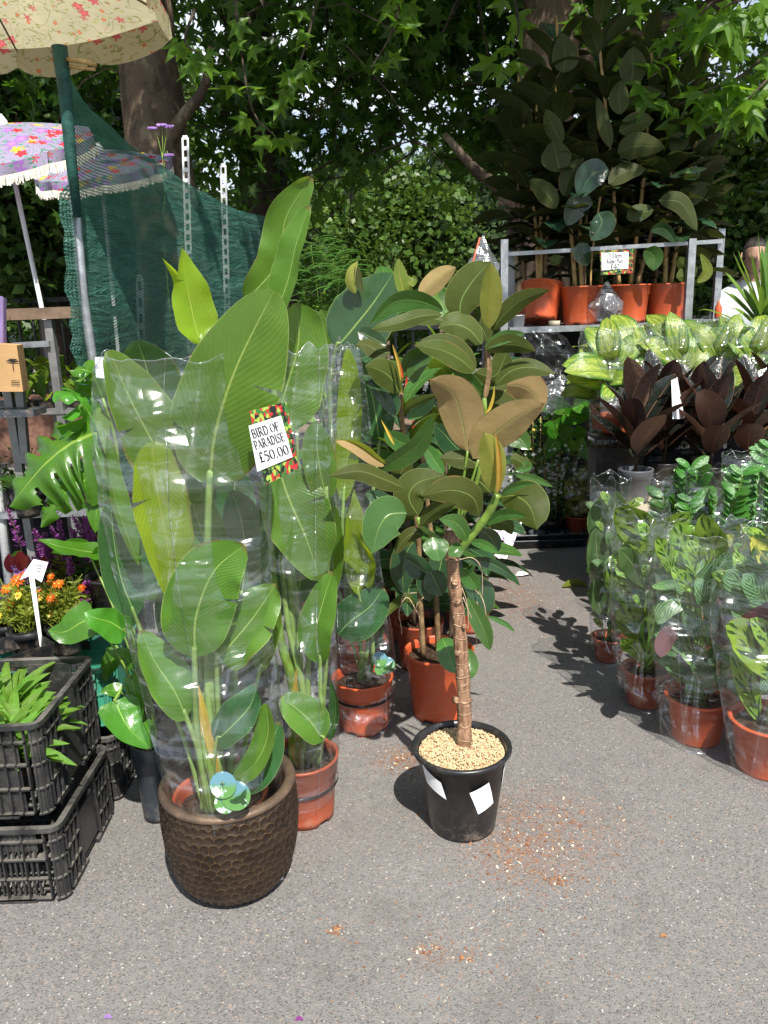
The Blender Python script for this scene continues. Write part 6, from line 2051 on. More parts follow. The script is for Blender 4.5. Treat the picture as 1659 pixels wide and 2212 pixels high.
for i, (pts) in enumerate((([(905, 1330), (880, 1290), (862, 1320), (866, 1350), (868, 1370)]), ([(915, 1290), (900, 1310), (910, 1350), (905, 1395)]), ([(998, 1270), (1008, 1300), (1012, 1340), (1010, 1360)]), ([(1010, 1260), (1040, 1290), (1050, 1330), (1052, 1370)]), ([(1000, 1290), (1020, 1340), (1030, 1380), (1022, 1410)]),
                           ([(900, 1280), (875, 1284), (868, 1295), (866, 1310)]), ([(1030, 1300), (1040, 1330), (1038, 1350), (1044, 1370)]), ([(990, 1210), (1020, 1205), (1040, 1230), (1042, 1290)]))):
    mb = MB()
    mb.tube(spline([at(x, y, 2.6 - .02 * (i % 3)) for x, y in pts], 14), [.0016] * 15, 5)
    mb.build('aerial_root', M_ROOT, r2)

# ---- more rubber plants filling the middle of the stall
mids = [((905, 1330), 3.15, 'dark rubber plant in the shade left of the bare trunk, behind the bushy one', .105, 1.15, [(-.02, .0), (.05, .03)], 501),
        ((820, 1330), 3.45, 'dark rubber plant standing behind the third sleeved bird of paradise', .12, 1.2, [(-.04, 0), (.06, .04)], 502),
        ((1010, 1290), 3.55, 'rubber plant in the shade behind the bare trunk', .12, 1.25, [(-.04, 0), (.06, .04), (0, -.05)], 503),
        ((700, 1290), 3.6, 'rubber plant hidden low behind the second sleeved bird of paradise', .12, 1.05, [(-.04, 0), (.06, .04)], 504),
        ((1080, 1200), 3.9, 'broad rubber plant at the back beside the spotted paper bag', .12, .95, [(-.05, 0), (-.1, .04)], 505)]
for (px, py), Y, lab, r_, H_, ls, sd in mids:
    g = Vector((at(px, py, Y).x, Y, 0))
    if sd == 505: g.x = at(1010, 1100, Y).x
    ro = empty('rubber_plant', g, lab, 'potted plant', 'rubber plants in the middle of the stall')
    pot(ro, g, r_, .21, M_TERRAD, r_ * .78)
    for i, (lx, ly) in enumerate(ls):
        rubber_plant(ro, g + Vector((lx, ly, .18)), H_ - .2 - .1 * i, (lx * 1.5, ly), 17, .27, .125, sd * 3 + i, [M_RUB, M_RUBG], 'rub_mid', .009, M_STEMD, .08, (.1, .9), .35, tops=M_SHEATHR if i else M_SHEATH)
# ================================================================= left side
def crate(label, x1, y0, W, D, z0, H, mat, slots=True, name='crate', ribs=.030, cat='crate', rot=0.0):
    """stacking crate; x1 = right face, y0 = near face"""
    x0, y1 = x1 - W, y0 + D
    c = Vector(((x0 + x1) / 2, (y0 + y1) / 2, z0))
    root = empty(name, c, label, cat)
    t = .012

    def wall(nm, p, q, out, solid):
        """p->q run of the wall at its outer face, out = outward direction"""
        mb = MB()
        mb.smooth = False
        p, q, out = Vector(p), Vector(q), Vector(out)
        L = (q - p).length
        d = (q - p) / L
        ins = -out * t

        def bar(s0, s1, za, zb, dep, back=0.0):
            a = p + d * s0 + out * (-dep / 2 - back)
            b = p + d * s1 + out * (-dep / 2 - back)
            m = (a + b) / 2
            m.z = (za + zb) / 2
            rz = math.atan2(d.y, d.x)
            mb.box(m, (abs(s1 - s0), dep, zb - za), rz)

        R = .035
        # recessed skin, with a hand hole band or open slots
        if solid:
            bar(R, L * .30, z0 + .012, z0 + H - .014, .003, t)
            bar(L * .70, L - R, z0 + .012, z0 + H - .014, .003, t)
            bar(L * .30, L * .70, z0 + .03, z0 + H - .06, .003, t * .5)
            bar(L * .30, L * .70, z0 + H - .022, z0 + H - .004, .006, t * .5)
            bar(L * .295, L * .31, z0 + .02, z0 + H - .008, t, 0)
            bar(L * .69, L * .705, z0 + .02, z0 + H - .008, t, 0)
        else:
            n = int(L / .016)
            for i in range(n):
                s = R + (L - 2 * R) * (i + .5) / n
                bar(s - .0028, s + .0028, z0 + .02, z0 + H - .03, .004, t * .7)
            bar(R, L - R, z0 + H - .075, z0 + H - .01, .003, t * .9)
        # horizontal ribs, broken round the raised middle
        for f in (.03, .30, .56, .80):
            if solid:
                bar(.01, L * .30, z0 + H * f, z0 + H * f + .0045, t, 0)
                bar(L * .70, L - .01, z0 + H * f, z0 + H * f + .0045, t, 0)
            else:
                bar(.01, L - .01, z0 + H * f, z0 + H * f + .0045, t, 0)
        n = max(3, int(L / ribs))
        for i in range(n + 1):
            s = .012 + (L - .024) * i / n
            if solid and L * .31 < s < L * .69: continue
            if not solid and i % 2: continue
            bar(s - .002, s + .002, z0 + .008, z0 + H - .008, t, 0)
        # foot
        bar(L * .1, L * .38, z0 - .0, z0 + .012, .02, 0)
        bar(L * .62, L * .9, z0 - .0, z0 + .012, .02, 0)
        return mb.build(nm, mat, root)

    r = .03
    wall('side_wall', (x1, y0 + r, 0), (x1, y1 - r, 0), (1, 0, 0), True)
    wall('side_wall', (x0, y1 - r, 0), (x0, y0 + r, 0), (-1, 0, 0), True)
    wall('end_wall', (x0 + r, y0, 0), (x1 - r, y0, 0), (0, -1, 0), not slots)
    wall('end_wall', (x1 - r, y1, 0), (x0 + r, y1, 0), (0, 1, 0), True)
    # rounded corners with ribs and the rolled rim
    for (cx, cy, a0) in ((x1 - r, y0 + r, -90), (x1 - r, y1 - r, 0), (x0 + r, y1 - r, 90), (x0 + r, y0 + r, 180)):
        mb = MB()
        P = []
        for i in range(7):
            a = rad(a0 + 90 * i / 6)
            P.append([Vector((cx + math.cos(a) * (r - .006), cy + math.sin(a) * (r - .006), z0 + H * k)) for k in (0.02, .98)])
        mb.grid(P)
        for f in (.03, .30, .56, .80, .96):
            for i in range(6):
                a, b = rad(a0 + 90 * i / 6), rad(a0 + 90 * (i + 1) / 6)
                vs = []
                for an in (a, b):
                    for rr2 in (r - .006, r + .001):
                        for zz in (0, .0045):
                            vs.append(Vector((cx + math.cos(an) * rr2, cy + math.sin(an) * rr2, z0 + H * f + zz)))
                mb.add(vs, [(0, 2, 6, 4), (1, 5, 7, 3), (2, 3, 7, 6), (0, 4, 5, 1)])
        for i in (1, 3, 5):
            a = rad(a0 + 90 * i / 6)
            mb.box((cx + math.cos(a) * (r - .003), cy + math.sin(a) * (r - .003), z0 + H * .5), (.008, .003, H * .94), a)
        mb.build('corner', mat, root, smooth=False)
    mb = MB()
    path = []
    for (cx, cy, a0) in ((x1 - r, y0 + r, -90), (x1 - r, y1 - r, 0), (x0 + r, y1 - r, 90), (x0 + r, y0 + r, 180)):
        for i in range(6):
            a = rad(a0 + 90 * i / 5)
            path.append((cx, cy, a))
    P = []
    for (cx, cy, a) in path + path[:1]:
        P.append([Vector((cx + math.cos(a) * (r + k), cy + math.sin(a) * (r + k), z0 + H + zz)) for k, zz in ((-.013, -.02), (-.013, 0), (.004, .001), (.005, -.012), (.002, -.012))])
    mb.grid(P)
    mb.build('rim', mat, root, smooth=False)
    mb = MB()
    for i in range(int(W / .03)):
        mb.box((x0 + .015 + i * .03, (y0 + y1) / 2, z0 + .014), (.012, D - .03, .004))
    for i in range(int(D / .06)):
        mb.box(((x0 + x1) / 2, y0 + .03 + i * .06, z0 + .0185), (W - .03, .010, .004))
    mb.build('floor', mat, root, smooth=False)
    return root


crate('front left black plastic crate on the ground, its end wall slotted, lowest of the stack', -.870, 1.79, .60, .40, .002, .225, M_CRATE, True)
crate('black plastic crate stacked on top, holding pale green leafy herbs', -.900, 1.83, .60, .41, .230, .27, M_CRATE, False)
crate('black plastic crate on the ground behind the front one, beneath the green crate', -.865, 2.23, .60, .40, .002, .225, M_CRATE, False)
crate('green plastic crate sitting behind the upper black crate', -.895, 2.29, .60, .38, .230, .20, M_CRATEG, False)
crate('black plastic crate at the far end of the row, beside the dark blue pot', -.875, 2.66, .60, .40, .002, .225, M_CRATE, False)

# herbs in the upper crate
rg = random.Random(31)
for i, (cx, cy, lab) in enumerate(((-1.04, 2.00, 'clump of pale green long-leaved herb at the right corner of the upper black crate'), (-1.22, 1.95, 'pale green long-leaved herb in the middle of the upper black crate'), (-1.12, 2.14, 'pale green leafy herb at the back of the upper black crate'), (-1.35, 2.1, 'pale green herb at the left edge of the photo in the upper black crate'), (-1.03, 1.93, 'pale green herb pressed against the near right corner of the upper black crate'), (-1.20, 2.06, 'pale green herb between the others in the upper black crate'))):
    root = empty('leafy_herb', (cx, cy, .26), lab, 'herb plant', 'pale herbs in the upper crate')
    pot(root, Vector((cx, cy, .262)), .06, .10, M_BLACKP, .045, feet=False)
    me0 = [proto('herb', v, M_LETT, 1.0, .20, 'lance', .5, .3, 0, .05, 8, 4) for v in range(4)]
    for k in range(46):
        a, e = rg.random() * 6.283, rg.uniform(.35, 1.35)
        d = Vector((math.cos(a) * math.cos(e), math.sin(a) * math.cos(e), math.sin(e)))
        flat_mesh('leaf', me0[k % 4], root, Vector((cx, cy, .345)) + d * rg.uniform(.0, .05), orient(d, Vector((0, -.3, 1)), rg.uniform(-.5, .5)), rg.uniform(.10, .19))

# raised bench with pots of flowers
bn = empty('bench', (-1.75, 2.95, 0), 'low dark bench carrying the flowering pots behind the crates', 'bench')
mb = MB()
mb.box((-1.72, 3.0, .36), (1.3, .70, .03))
mb.build('top', M_BENCH, bn, smooth=False)
for lx in (-2.3, -1.12):
    for ly in (2.7, 3.3):
        mb = MB()
        mb.box((lx, ly, .172), (.035, .035, .344))
        mb.build('leg', M_STEELD, bn, smooth=False)


def petals(mb, c, n, r, rgx, cen=None, flat=.4, nrm=None):
    c = Vector(c)
    nz = (nrm or Vector((rgx.uniform(-.4, .4), -.8, .8))).normalized()
    q = nz.to_track_quat('Z', 'Y').to_matrix()
    for i in range(n):
        a = 2 * math.pi * i / n + rgx.uniform(-.1, .1)
        w = 2.4 / n
        p0 = c
        vs = [c + q @ Vector((0, 0, 0)), c + q @ Vector((math.cos(a - w) * r * .6, math.sin(a - w) * r * .6, r * .1)), c + q @ Vector((math.cos(a) * r, math.sin(a) * r, -r * .1 * flat)), c + q @ Vector((math.cos(a + w) * r * .6, math.sin(a + w) * r * .6, r * .1))]
        mb.add(vs, [(0, 1, 2, 3)])


def smallleaf(mb, p, d, L, w, rgx):
    d = d.normalized()
    s = d.cross(Vector((rgx.uniform(-1, 1), rgx.uniform(-1, 1), rgx.uniform(-.2, 1)))).normalized()
    mb.add([p, p + d * L * .5 + s * w * .5, p + d * L, p + d * L * .5 - s * w * .5], [(0, 1, 2, 3)])


# orange and yellow flowers on thin yellow-green stems
fl = [((28, 1245), M_ORANGEF, 'orange daisy-like flower plant at the left edge of the flower bed', 16), ((62, 1300), M_YELF, 'pale yellow daisy plant below the orange flower at the left', 14), ((100, 1275), M_ORANGEF, 'orange flower plant just right of the white plant label', 12),
      ((118, 1250), M_ORANGEF, 'orange marigold plant with two heads right of the white plant label', 12), ((5, 1325), M_ORANGEF, 'orange flower plant cut by the left edge of the photo', 14), ((150, 1330), M_WHITEF, 'thin-stemmed plant with tiny pale buds beside the philodendron leaves', 8), ((40, 1270), M_YELF, 'yellow centred daisy plant at the far left', 14)]
rg = random.Random(41)
for i, ((px, py), m_, lab, rs2) in enumerate(fl):
    Y = 2.55 + .07 * (i % 3)
    top = at(px, py, Y)
    base = Vector((top.x + .01, Y, .378))
    root = empty('flowering_plant', base, lab, 'flower plant', 'orange and yellow flowers in pots')
    pot(root, base, .058, .095, M_BLACKP, .045, feet=False)
    mb, ml = MB(), MB()
    ml.smooth = False
    for k in range(22):
        a = rg.random() * 6.3
        r_ = rg.uniform(.01, .17)
        tp = Vector((top.x + math.cos(a) * r_, top.y + math.sin(a) * r_ * .6, .47 + (top.z - .47) * rg.uniform(.2, 1.08)))
        if k < 2: tp = top + Vector((rg.uniform(-.02, .02), 0, rg.uniform(-.02, 0.0)))
        b0 = base + Vector((rg.uniform(-.03, .03), rg.uniform(-.03, .03), .09))
        C = spline([b0, b0.lerp(tp, .5) + Vector((rg.uniform(-.02, .02), 0, .02)), tp], 7)
        mb.tube(C, .0018, 4, False)
        for q in range(12):
            p = C[rg.randrange(1, 7)].lerp(C[rg.randrange(2, 8)], rg.random() * .5)
            smallleaf(ml, p, Vector((rg.uniform(-1, 1), rg.uniform(-1, .5), rg.uniform(-.1, 1))), rg.uniform(.018, .04), rg.uniform(.006, .013), rg)
        if k < 4 or (k < 8 and i % 2 == 0):
            mf = MB()
            mf.smooth = False
            petals(mf, tp, 9, rs2 * .0015 * rg.uniform(.7, 1.1), rg)
            petals(mf, tp + Vector((0, -.002, .002)), 8, rs2 * .0010, rg)
            f_ = mf.build('flower', m_, root)
            mf = MB()
            mf.tube([tp + Vector((0, -.002, .002)), tp + Vector((0, -.006, .005))], [.004, .002], 6)
            mf.build('flower_centre', M_ORANGEF if m_ is not M_ORANGEF else M_YELF, f_)
    mb.build('stems', M_HERB, root, kind='stuff')
    ml.build('leaves', M_HERB, root, kind='stuff')

# purple salvia spikes
rg = random.Random(51)
sv = [((20, 1090), 2.75, 'lone tall purple flower spike at the far left', 1), ((110, 1135), 2.85, 'purple salvia in full flower under the monstera leaf', 10), ((160, 1110), 2.88, 'dense purple salvia behind the others, right of the monstera leaf tip', 12), ((190, 1090), 2.95, 'purple salvia leaning right by the clear sleeve', 8), ((75, 1200), 2.8, 'fading purple salvia with drooping spikes left of the white label', 4), ((140, 1210), 2.72, 'low purple salvia spikes above the philodendron leaf', 4), ((12, 1225), 2.7, 'lilac flower plant at the left edge', 2)]
for i, ((px, py), Y, lab, n_) in enumerate(sv):
    top = at(px, py, Y)
    base = Vector((top.x, Y + .05, .378))
    root = empty('salvia', base, lab, 'flower plant', 'purple salvias behind the flower pots')
    pot(root, base, .06, .11, M_BLACKP, .045, feet=False)
    ml, mst = MB(), MB()
    ml.smooth = False
    for k in range(n_):
        tp = top + Vector((rg.uniform(-.09, .09) if k else 0, rg.uniform(-.05, .05), -rg.uniform(0, .16) if k else 0))
        b0 = base + Vector((rg.uniform(-.03, .03), rg.uniform(-.03, .03), .1))
        C = spline([b0, b0.lerp(tp, .6) + Vector((rg.uniform(-.03, .03), 0, 0)), tp], 24)
        mst.tube(C, .0022, 4, False)
        mf = MB()
        mf.smooth = False
        for q in range(22):
            f = .50 + .5 * q / 22
            p = C[min(24, int(f * 24))]
            for w in range(5):
                a = rg.random() * 6.3
                d = Vector((math.cos(a), math.sin(a), rg.uniform(.1, .8)))
                smallleaf(mf, p + Vector((0, 0, rg.uniform(-.004, .004))), d, (.024 - .012 * q / 22) * rg.uniform(.7, 1.2), .007, rg)
        mf.build('flower_spike', M_PURPLEF if i != 6 else M_LILAC, root)
        for q in range(12):
            p = C[rg.randrange(1, 13)]
            smallleaf(ml, p, Vector((rg.uniform(-1, 1), rg.uniform(-1, 1), rg.uniform(-.2, .5))), rg.uniform(.03, .06), rg.uniform(.012, .02), rg)
    mst.build('stems', M_STEMD, root, kind='stuff')
    ml.build('leaves', M_HERB if i % 2 else M_JAS, root, kind='stuff')
# dark red foliage plant
g = at(50, 1300, 2.78)
root = empty('coleus', Vector((g.x, 2.78, .378)), 'dark red leafed plant behind the orange flowers', 'potted plant')
pot(root, root.location.copy(), .055, .1, M_BLACKP, .04, feet=False)
for i, (a, b, w) in enumerate((((45, 1240), (62, 1200), 34), ((30, 1240), (20, 1195), 30), ((62, 1245), (88, 1215), 30), ((50, 1235), (40, 1190), 26), ((50, 1250), (68, 1228), 22), ((80, 1240), (95, 1200), 24))):
    leaf_at(root, [(*a, 2.76), ((a[0] + b[0]) / 2, (a[1] + b[1]) / 2, 2.74), (*b, 2.73)], w, M_RED, 10 * i - 20, 1, 'oval', seed=i, nu=8, nv=4, stalk=[root.location + Vector((0, 0, .09))], stalk_r=.002)
# white plant label on a stake
root = empty('plant_label', at(84, 1395, 2.5), 'white plastic plant label on a stake among the orange flowers', 'plant label')
mb = MB()
mb.smooth = False
Q = [at(x, y, 2.48) for x, y in ((72, 1208), (104, 1215), (90, 1258), (66, 1243), (42, 1253))]
b_ = [q + Vector((0, .002, 0)) for q in Q]
mb.add(Q + b_, [(0, 4, 3, 2, 1), (5, 6, 7, 8, 9)] + [(i, (i + 1) % 5, (i + 1) % 5 + 5, i + 5) for i in range(5)])
mb.build('head', M_WHITE, root)
mb = MB()
mb.smooth = False
Q = [at(x, y, 2.482) for x, y in ((62, 1243), (74, 1246), (92, 1390), (95, 1405), (86, 1396))]
b_ = [q + Vector((0, .002, 0)) for q in Q]
mb.add(Q + b_, [(0, 4, 3, 2, 1), (5, 6, 7, 8, 9)] + [(i, (i + 1) % 5, (i + 1) % 5 + 5, i + 5) for i in range(5)])
mb.build('stake', M_WHITE, root)
mb = MB()
for r_ in range(3):
    mb.beam(at(78, 1219 + r_ * 6, 2.477), at(92 - r_ * 3, 1222 + r_ * 6, 2.477), .0006, .002)
mb.build('print', M_GREYINK, root)
# seed tray
root = empty('seed_tray', at(110, 1428, 2.42), 'small black tray of bedding plants behind the herbs', 'tray')
g = at(100, 1425, 2.40)
mb = MB()
mb.lathe([(.11, g.z), (.12, g.z + .05), (.125, g.z + .05), (.115, g.z - .002)], Vector((g.x - .1, 2.42, 0)), 4)
mb.build('body', M_BLACKP, root, smooth=False)
bn2 = empty('trestle', (-1.4, 2.4, 0), 'dark support under the bedding plants behind the upper crate', 'bench')
mb = MB()
mb.box((-1.42, 2.42, (g.z) / 2 - .01), (.80, .06, g.z - .02))
mb.build('board', M_BENCH, bn2, smooth=False)

# ---- shelf rack at the left
zs1, zs2, zs3 = at(100, 1105, 3.12).z, at(60, 890, 3.12).z, at(90, 690, 3.12).z
rk = empty('shelf_rack', (-1.9, 3.4, 0), 'metal shelf rack at the left edge with a weathered top board', 'shelf rack')
xr1 = at(215, 1100, 3.12).x
for nm, z_, h_, m_, yy in (('shelf', zs1, .025, M_STEEL, 3.12), ('shelf', zs2, .012, M_STEELD, 3.12)):
    mb = MB()
    mb.box((xr1 - .70, yy + .25, z_ - h_ / 2), (1.4, .5, h_))
    mb.build(nm, m_, rk, smooth=False)
xt = at(180, 680, 3.1).x
for i in range(4):
    mb = MB()
    mb.box((xt - .60, 3.10 + .06 + .125 * i, zs3 + .022), (1.2, .118, .042 + .002 * (i % 2)))
    mb.build('plank', M_TIMBER, rk, smooth=False)
for (px, py) in ((112, 740), (2, 740)):
    for yy in (3.14, 3.58):
        mb = MB()
        xx = at(px, py, 3.14).x
        mb.box((xx, yy, zs3 / 2), (.03, .03, zs3 - .004))
        mb.build('upright', M_STEELD, rk, smooth=False)
mb = MB()
mb.beam(at(0, 748, 3.12), at(108, 742, 3.12), .022, .022)
mb.build('crossbar', M_STEEL, rk, smooth=False)
mb = MB()
mb.beam(at(40, 800, 3.13), at(56, 1000, 3.13), .026, .03)
mb.build('upright', M_STEELD, rk, smooth=False)
mb = MB()
mb.box((xr1 - .72, 3.66, zs1 / 2), (1.44, .01, zs1 - .01))
mb.build('shade_fill_sheet', M_BENCH, rk, smooth=False)  # added dark sheet stands in for the deep shade under the rack
# purple cloth and brown card box on the rack
mb = MB()
P = []
for i in range(12):
    P.append([at(-40 + 4.9 * i, y + 3 * math.sin(i * 1.3), 3.04 + .02 * math.sin(i * 1.9)) for y in (642, 690, 740, 800)])
mb.grid(P)
mb.build('cloth', M_PURP, None, label='mauve cloth hanging over the left end of the shelf rack', cat='cloth', origin=at(0, 700, 3.05))
root = empty('paper_bag', at(20, 852, 2.98), 'brown card carrier with a printed palm motif standing on the left shelf', 'bag')
mb = MB()
mb.smooth = False
Q = [at(x, y, 2.95) for x, y in ((-25, 742), (36, 746), (50, 846), (-20, 846))]
b_ = [q + Vector((-.02, .10, 0)) for q in Q]
mb.add(Q + b_, [(0, 3, 2, 1), (4, 5, 6, 7)] + [(i, (i + 1) % 4, (i + 1) % 4 + 4, i + 4) for i in range(4)])
mb.build('body', M_CARD, root)
mb = MB()
for a_ in (-1.1, -.5, .1, .7, 1.3):
    c = at(27, 782, 2.945)
    leaf_geo(mb, [c, c + Vector((math.sin(a_) * .014, 0, math.cos(a_) * .012)), c + Vector((math.sin(a_) * .028, 0, math.cos(a_) * .014 - .004))], .006, Vector((0, -1, 0)), 'lance', nu=4, nv=2)
mb.beam(at(27, 782, 2.946), at(29, 800, 2.946), .0008, .003)
for r_ in range(3):
    mb.beam(at(24, 822 + r_ * 4, 2.946), at(42, 823 + r_ * 4, 2.946), .0008, .0018)
mb.build('print', M_INK, root)
# dark jar/box below the bag
mb = MB()
mb.box((at(20, 862, 3.0).x, 3.02, zs2 + .012), (.2, .12, .024))
mb.build('tray', M_NAVYP, None, label='dark blue tray under the brown card carrier', cat='tray', origin=at(20, 870, 3.0), smooth=False)

# trays of young leafy plants on the rack
rg = random.Random(61)
for i, (px, py, top, lab) in enumerate(((100, 888, 775, 'young green plant with arching leaves on the left shelf, nearest the card carrier'), (140, 888, 760, 'young green plant with tall pointed leaves in the middle of the left shelf'), (170, 880, 765, 'young green broad-leaved plant on the left shelf beside the net'), (60, 885, 790, 'small young plant on the left shelf behind the card carrier'))):
    Y = 3.25
    b = at(px, py, Y)
    base = Vector((b.x, Y, zs2 + .001))
    root = empty('young_plant', base, lab, 'potted plant', 'young green plants on the left shelf')
    mb = MB()
    mb.lathe([(.05, .0), (.062, .03), (.065, .03), (.055, .028), (.045, .02)], base, 4)
    mb.build('tray', M_BLACKP, root, smooth=False)
    tz = at(px, top, Y).z
    for k in range(8):
        a = k * 2.4 + i
        f = k / 8
        p = base + Vector((0, 0, .02 + (tz - base.z) * .55 * f))
        d = Vector((math.cos(a), math.sin(a) * .7 - .1, .9 + f))
        L = .10 + .05 * rg.random()
        mb = MB()
        dn = d.normalized()
        out = Vector((math.cos(a), math.sin(a), 0))
        leaf_geo(mb, [p, p + dn * L * .4, p + dn * L * .75 + out * L * .15, p + dn * L * .9 + out * L * .5 - Vector((0, 0, L * .1))], L * .30, Vector((-math.cos(a), -math.sin(a), .6)), 'lance', nu=9, nv=4, fold=.3, seed=k)
        mb.build('leaf', M_STRY if k % 3 == 0 else M_LETT, root)
    mb = MB()
    mb.tube([base + Vector((0, 0, .01)), base + Vector((0, 0, (tz - base.z) * .6))], [.011, .004], 8)
    mb.build('stem', M_STEMG, root)
# fern fronds and mixed pots in the shade of the rack
for i, (px, py, lab) in enumerate(((30, 985, 'fine-leaved fern spilling from the left shelf'), (70, 960, 'second fern behind the big split leaf on the left shelf'), (10, 830 + 190, 'small fern low at the left edge of the shelf'))):
    Y = 3.0 + .1 * i
    c = at(px, py, Y)
    base = Vector((c.x, Y + .05, zs1 + .002))
    root = empty('fern', base, lab, 'fern', 'ferns on the left shelf')
    pot(root, base, .055, .09, M_BLACKP, .042, feet=False)
    rg = random.Random(70 + i)
    for k in range(9):
        a = rg.uniform(0, 6.3)
        L = rg.uniform(.13, .22)
        d = Vector((math.cos(a), math.sin(a) * .8 - .3, 0))
        C = spline([base + Vector((0, 0, .08)), base + d * L * .5 + Vector((0, 0, .15)), base + d * L + Vector((0, 0, .12))], 14)
        mb = MB()
        mb.smooth = False
        for q in range(1, 15):
            t = (C[q] - C[q - 1]).normalized()
            s = t.cross(Vector((0, 0, 1))).normalized()
            w = .045 * math.sin(math.pi * (q / 15) ** .8)
            for sg in (-1, 1):
                d2 = (s * sg + t * .5).normalized()
                mb.add([C[q] - t * .003, C[q] + d2 * w + t * .001, C[q] + t * .004], [(0, 1, 2)])
        mb.tube(C, .0012, 4, False)
        mb.build('frond', M_FERN, root)
for i in range(5):
    px = (5, 60, 110, 165, 205)[i]
    c = at(px, 1060, 3.1)
    base = Vector((c.x, 3.22, zs1 + .002))
    root = empty('potted_plant', base, ['small dark pot at the left end of the lower shelf', 'small pot of tiny red-berried stems on the lower left shelf', 'black pot in the shade under the split leaf', 'black pot behind the salvia spikes on the lower shelf', 'black pot at the right end of the lower left shelf'][i], 'potted plant', 'small pots on the lower left shelf')
    pot(root, base, .06, .12, M_BLACKP, .048, feet=False)
    rg = random.Random(90 + i)
    ml = MB()
    ml.smooth = False
    for k in range(120):
        smallleaf(ml, base + Vector((rg.gauss(0, .04), rg.gauss(0, .04), .12 + abs(rg.gauss(0, .06)))), Vector((rg.uniform(-1, 1), rg.uniform(-1, 1), rg.uniform(0, 1))), .025, .01, rg)
    ml.build('leaves', M_FERN, root, kind='stuff')
    if i == 1:
        for k in range(12):
            m2 = MB()
            p = base + Vector((rg.gauss(0, .04), -.05, .1 + rg.random() * .1))
            m2.tube([p, p + Vector((0, 0, .006))], [.004, .003], 6)
            m2.build('berry', M_REDF, root)
# crates of stock in the dark under the rack
for i, (xx, yy, lab) in enumerate(((-1.55, 3.15, 'black crate in the shade under the left rack'), (-2.2, 3.15, 'black crate at the far left under the rack'))):
    crate(lab, xx, yy, .6, .4, .002, .22, M_CRATE, False)

# ---- monstera with big split leaves
mc = at(216, 1060, 2.72)
base = Vector((mc.x - .01, 2.80, 0))
mz = .378 + .0
mo = empty('monstera', Vector((base.x, base.y, .378)), 'swiss cheese plant with big split bright green leaves reaching left past the net', 'potted plant')
pot(mo, Vector((base.x, base.y, .378)), .11, .2, M_BLACKP, .085)


def monstera_leaf(root, pts, width, nrm, seed, mat=M_MONS, slots=5, depth=.28, name='leaf', droop=.5):
    """heart-shaped blade cut between the ribs; lobes hang a little"""
    nu, nv = 84, 12
    C = spline(pts, nu)
    nrm = Vector(nrm).normalized()
    rows = []
    for i in range(nu + 1):
        s = i / nu
        t = (C[min(i + 1, nu)] - C[max(i - 1, 0)]).normalized()
        up = (nrm - t * nrm.dot(t)).normalized()
        side = t.cross(up).normalized()
        w = width / 2 * (prof_heart(s) * (1 if s > .03 else .8))
        row = []
        for j in range(nv + 1):
            v = 2 * j / nv - 1
            a = abs(v)
            cellp = (s * slots) % 1.0
            sag = -droop * w * a ** 2.2 + .05 * width * a * math.sin(cellp * 6.283)
            fwd_ = a * w * (.35 - .3 * (s < .15))
            row.append(C[i] + side * v * w + up * sag + t * fwd_ * (1 - s * .5))
        rows.append(row)
    vs = [p for r in rows for p in r]
    nv1 = nv + 1
    fs, uvl = [], [(i / nu, j / nv) for i in range(nu + 1) for j in range(nv1)]
    for i in range(nu):
        s = (i + .5) / nu
        cp_ = (s * slots + .15) % 1.0
        for j in range(nv):
            a = abs(2 * (j + .5) / nv - 1)
            if cp_ < .10 + .16 * a and a > depth and .06 < s < .90: continue
            fs.append((i * nv1 + j, i * nv1 + j + 1, (i + 1) * nv1 + j + 1, (i + 1) * nv1 + j))
    mb = MB()
    mb.add(vs, fs, uvl)
    return mb.build(name, mat, root)


stem0 = Vector((base.x, base.y, .56))
ML = [([(205, 935, 2.62), (150, 960, 2.60), (90, 1010, 2.57), (20, 1095, 2.54)], 250, (0.1, -.7, .8), 5), ([(212, 925, 2.70), (185, 880, 2.66), (160, 850, 2.62), (128, 862, 2.56)], 130, (-.1, -.5, .9), 4),
      ([(215, 1010, 2.62), (180, 1040, 2.60), (130, 1075, 2.57), (88, 1140, 2.55)], 105, (.3, -.7, .5), 5), ([(222, 860, 2.75), (205, 820, 2.72), (190, 800, 2.7), (150, 800, 2.68)], 90, (0, -.6, .8), 4)]
for i, (pts, w, nr, sl) in enumerate(ML):
    P_ = [at(*p) for p in pts]
    monstera_leaf(mo, P_, w * scl(*pts[1]), nr, i, slots=sl)
    mb = MB()
    mb.tube(spline([stem0, stem0.lerp(P_[0], .6) + Vector((.04, 0, .05)), P_[0]], 10), [.006] * 11, 7)
    mb.build('stalk', M_STEMG, mo)
leaf_at(mo, [(222, 1040, 2.6), (218, 1080, 2.58), (208, 1110, 2.56), (206, 1152, 2.55)], 60, M_MONS, 10, 1, 'heart', seed=3, stalk=[stem0], stalk_r=.004)
leaf_at(mo, [(236, 955, 2.66), (232, 985, 2.64), (236, 1030, 2.62), (240, 1062, 2.6)], 40, M_MONS, 40, 1, 'heart', seed=4)
leaf_at(mo, [(215, 880, 2.6), (222, 900, 2.58), (226, 930, 2.57), (236, 1005, 2.56)], 44, M_LETT, -40, -1, 'lance', seed=5)

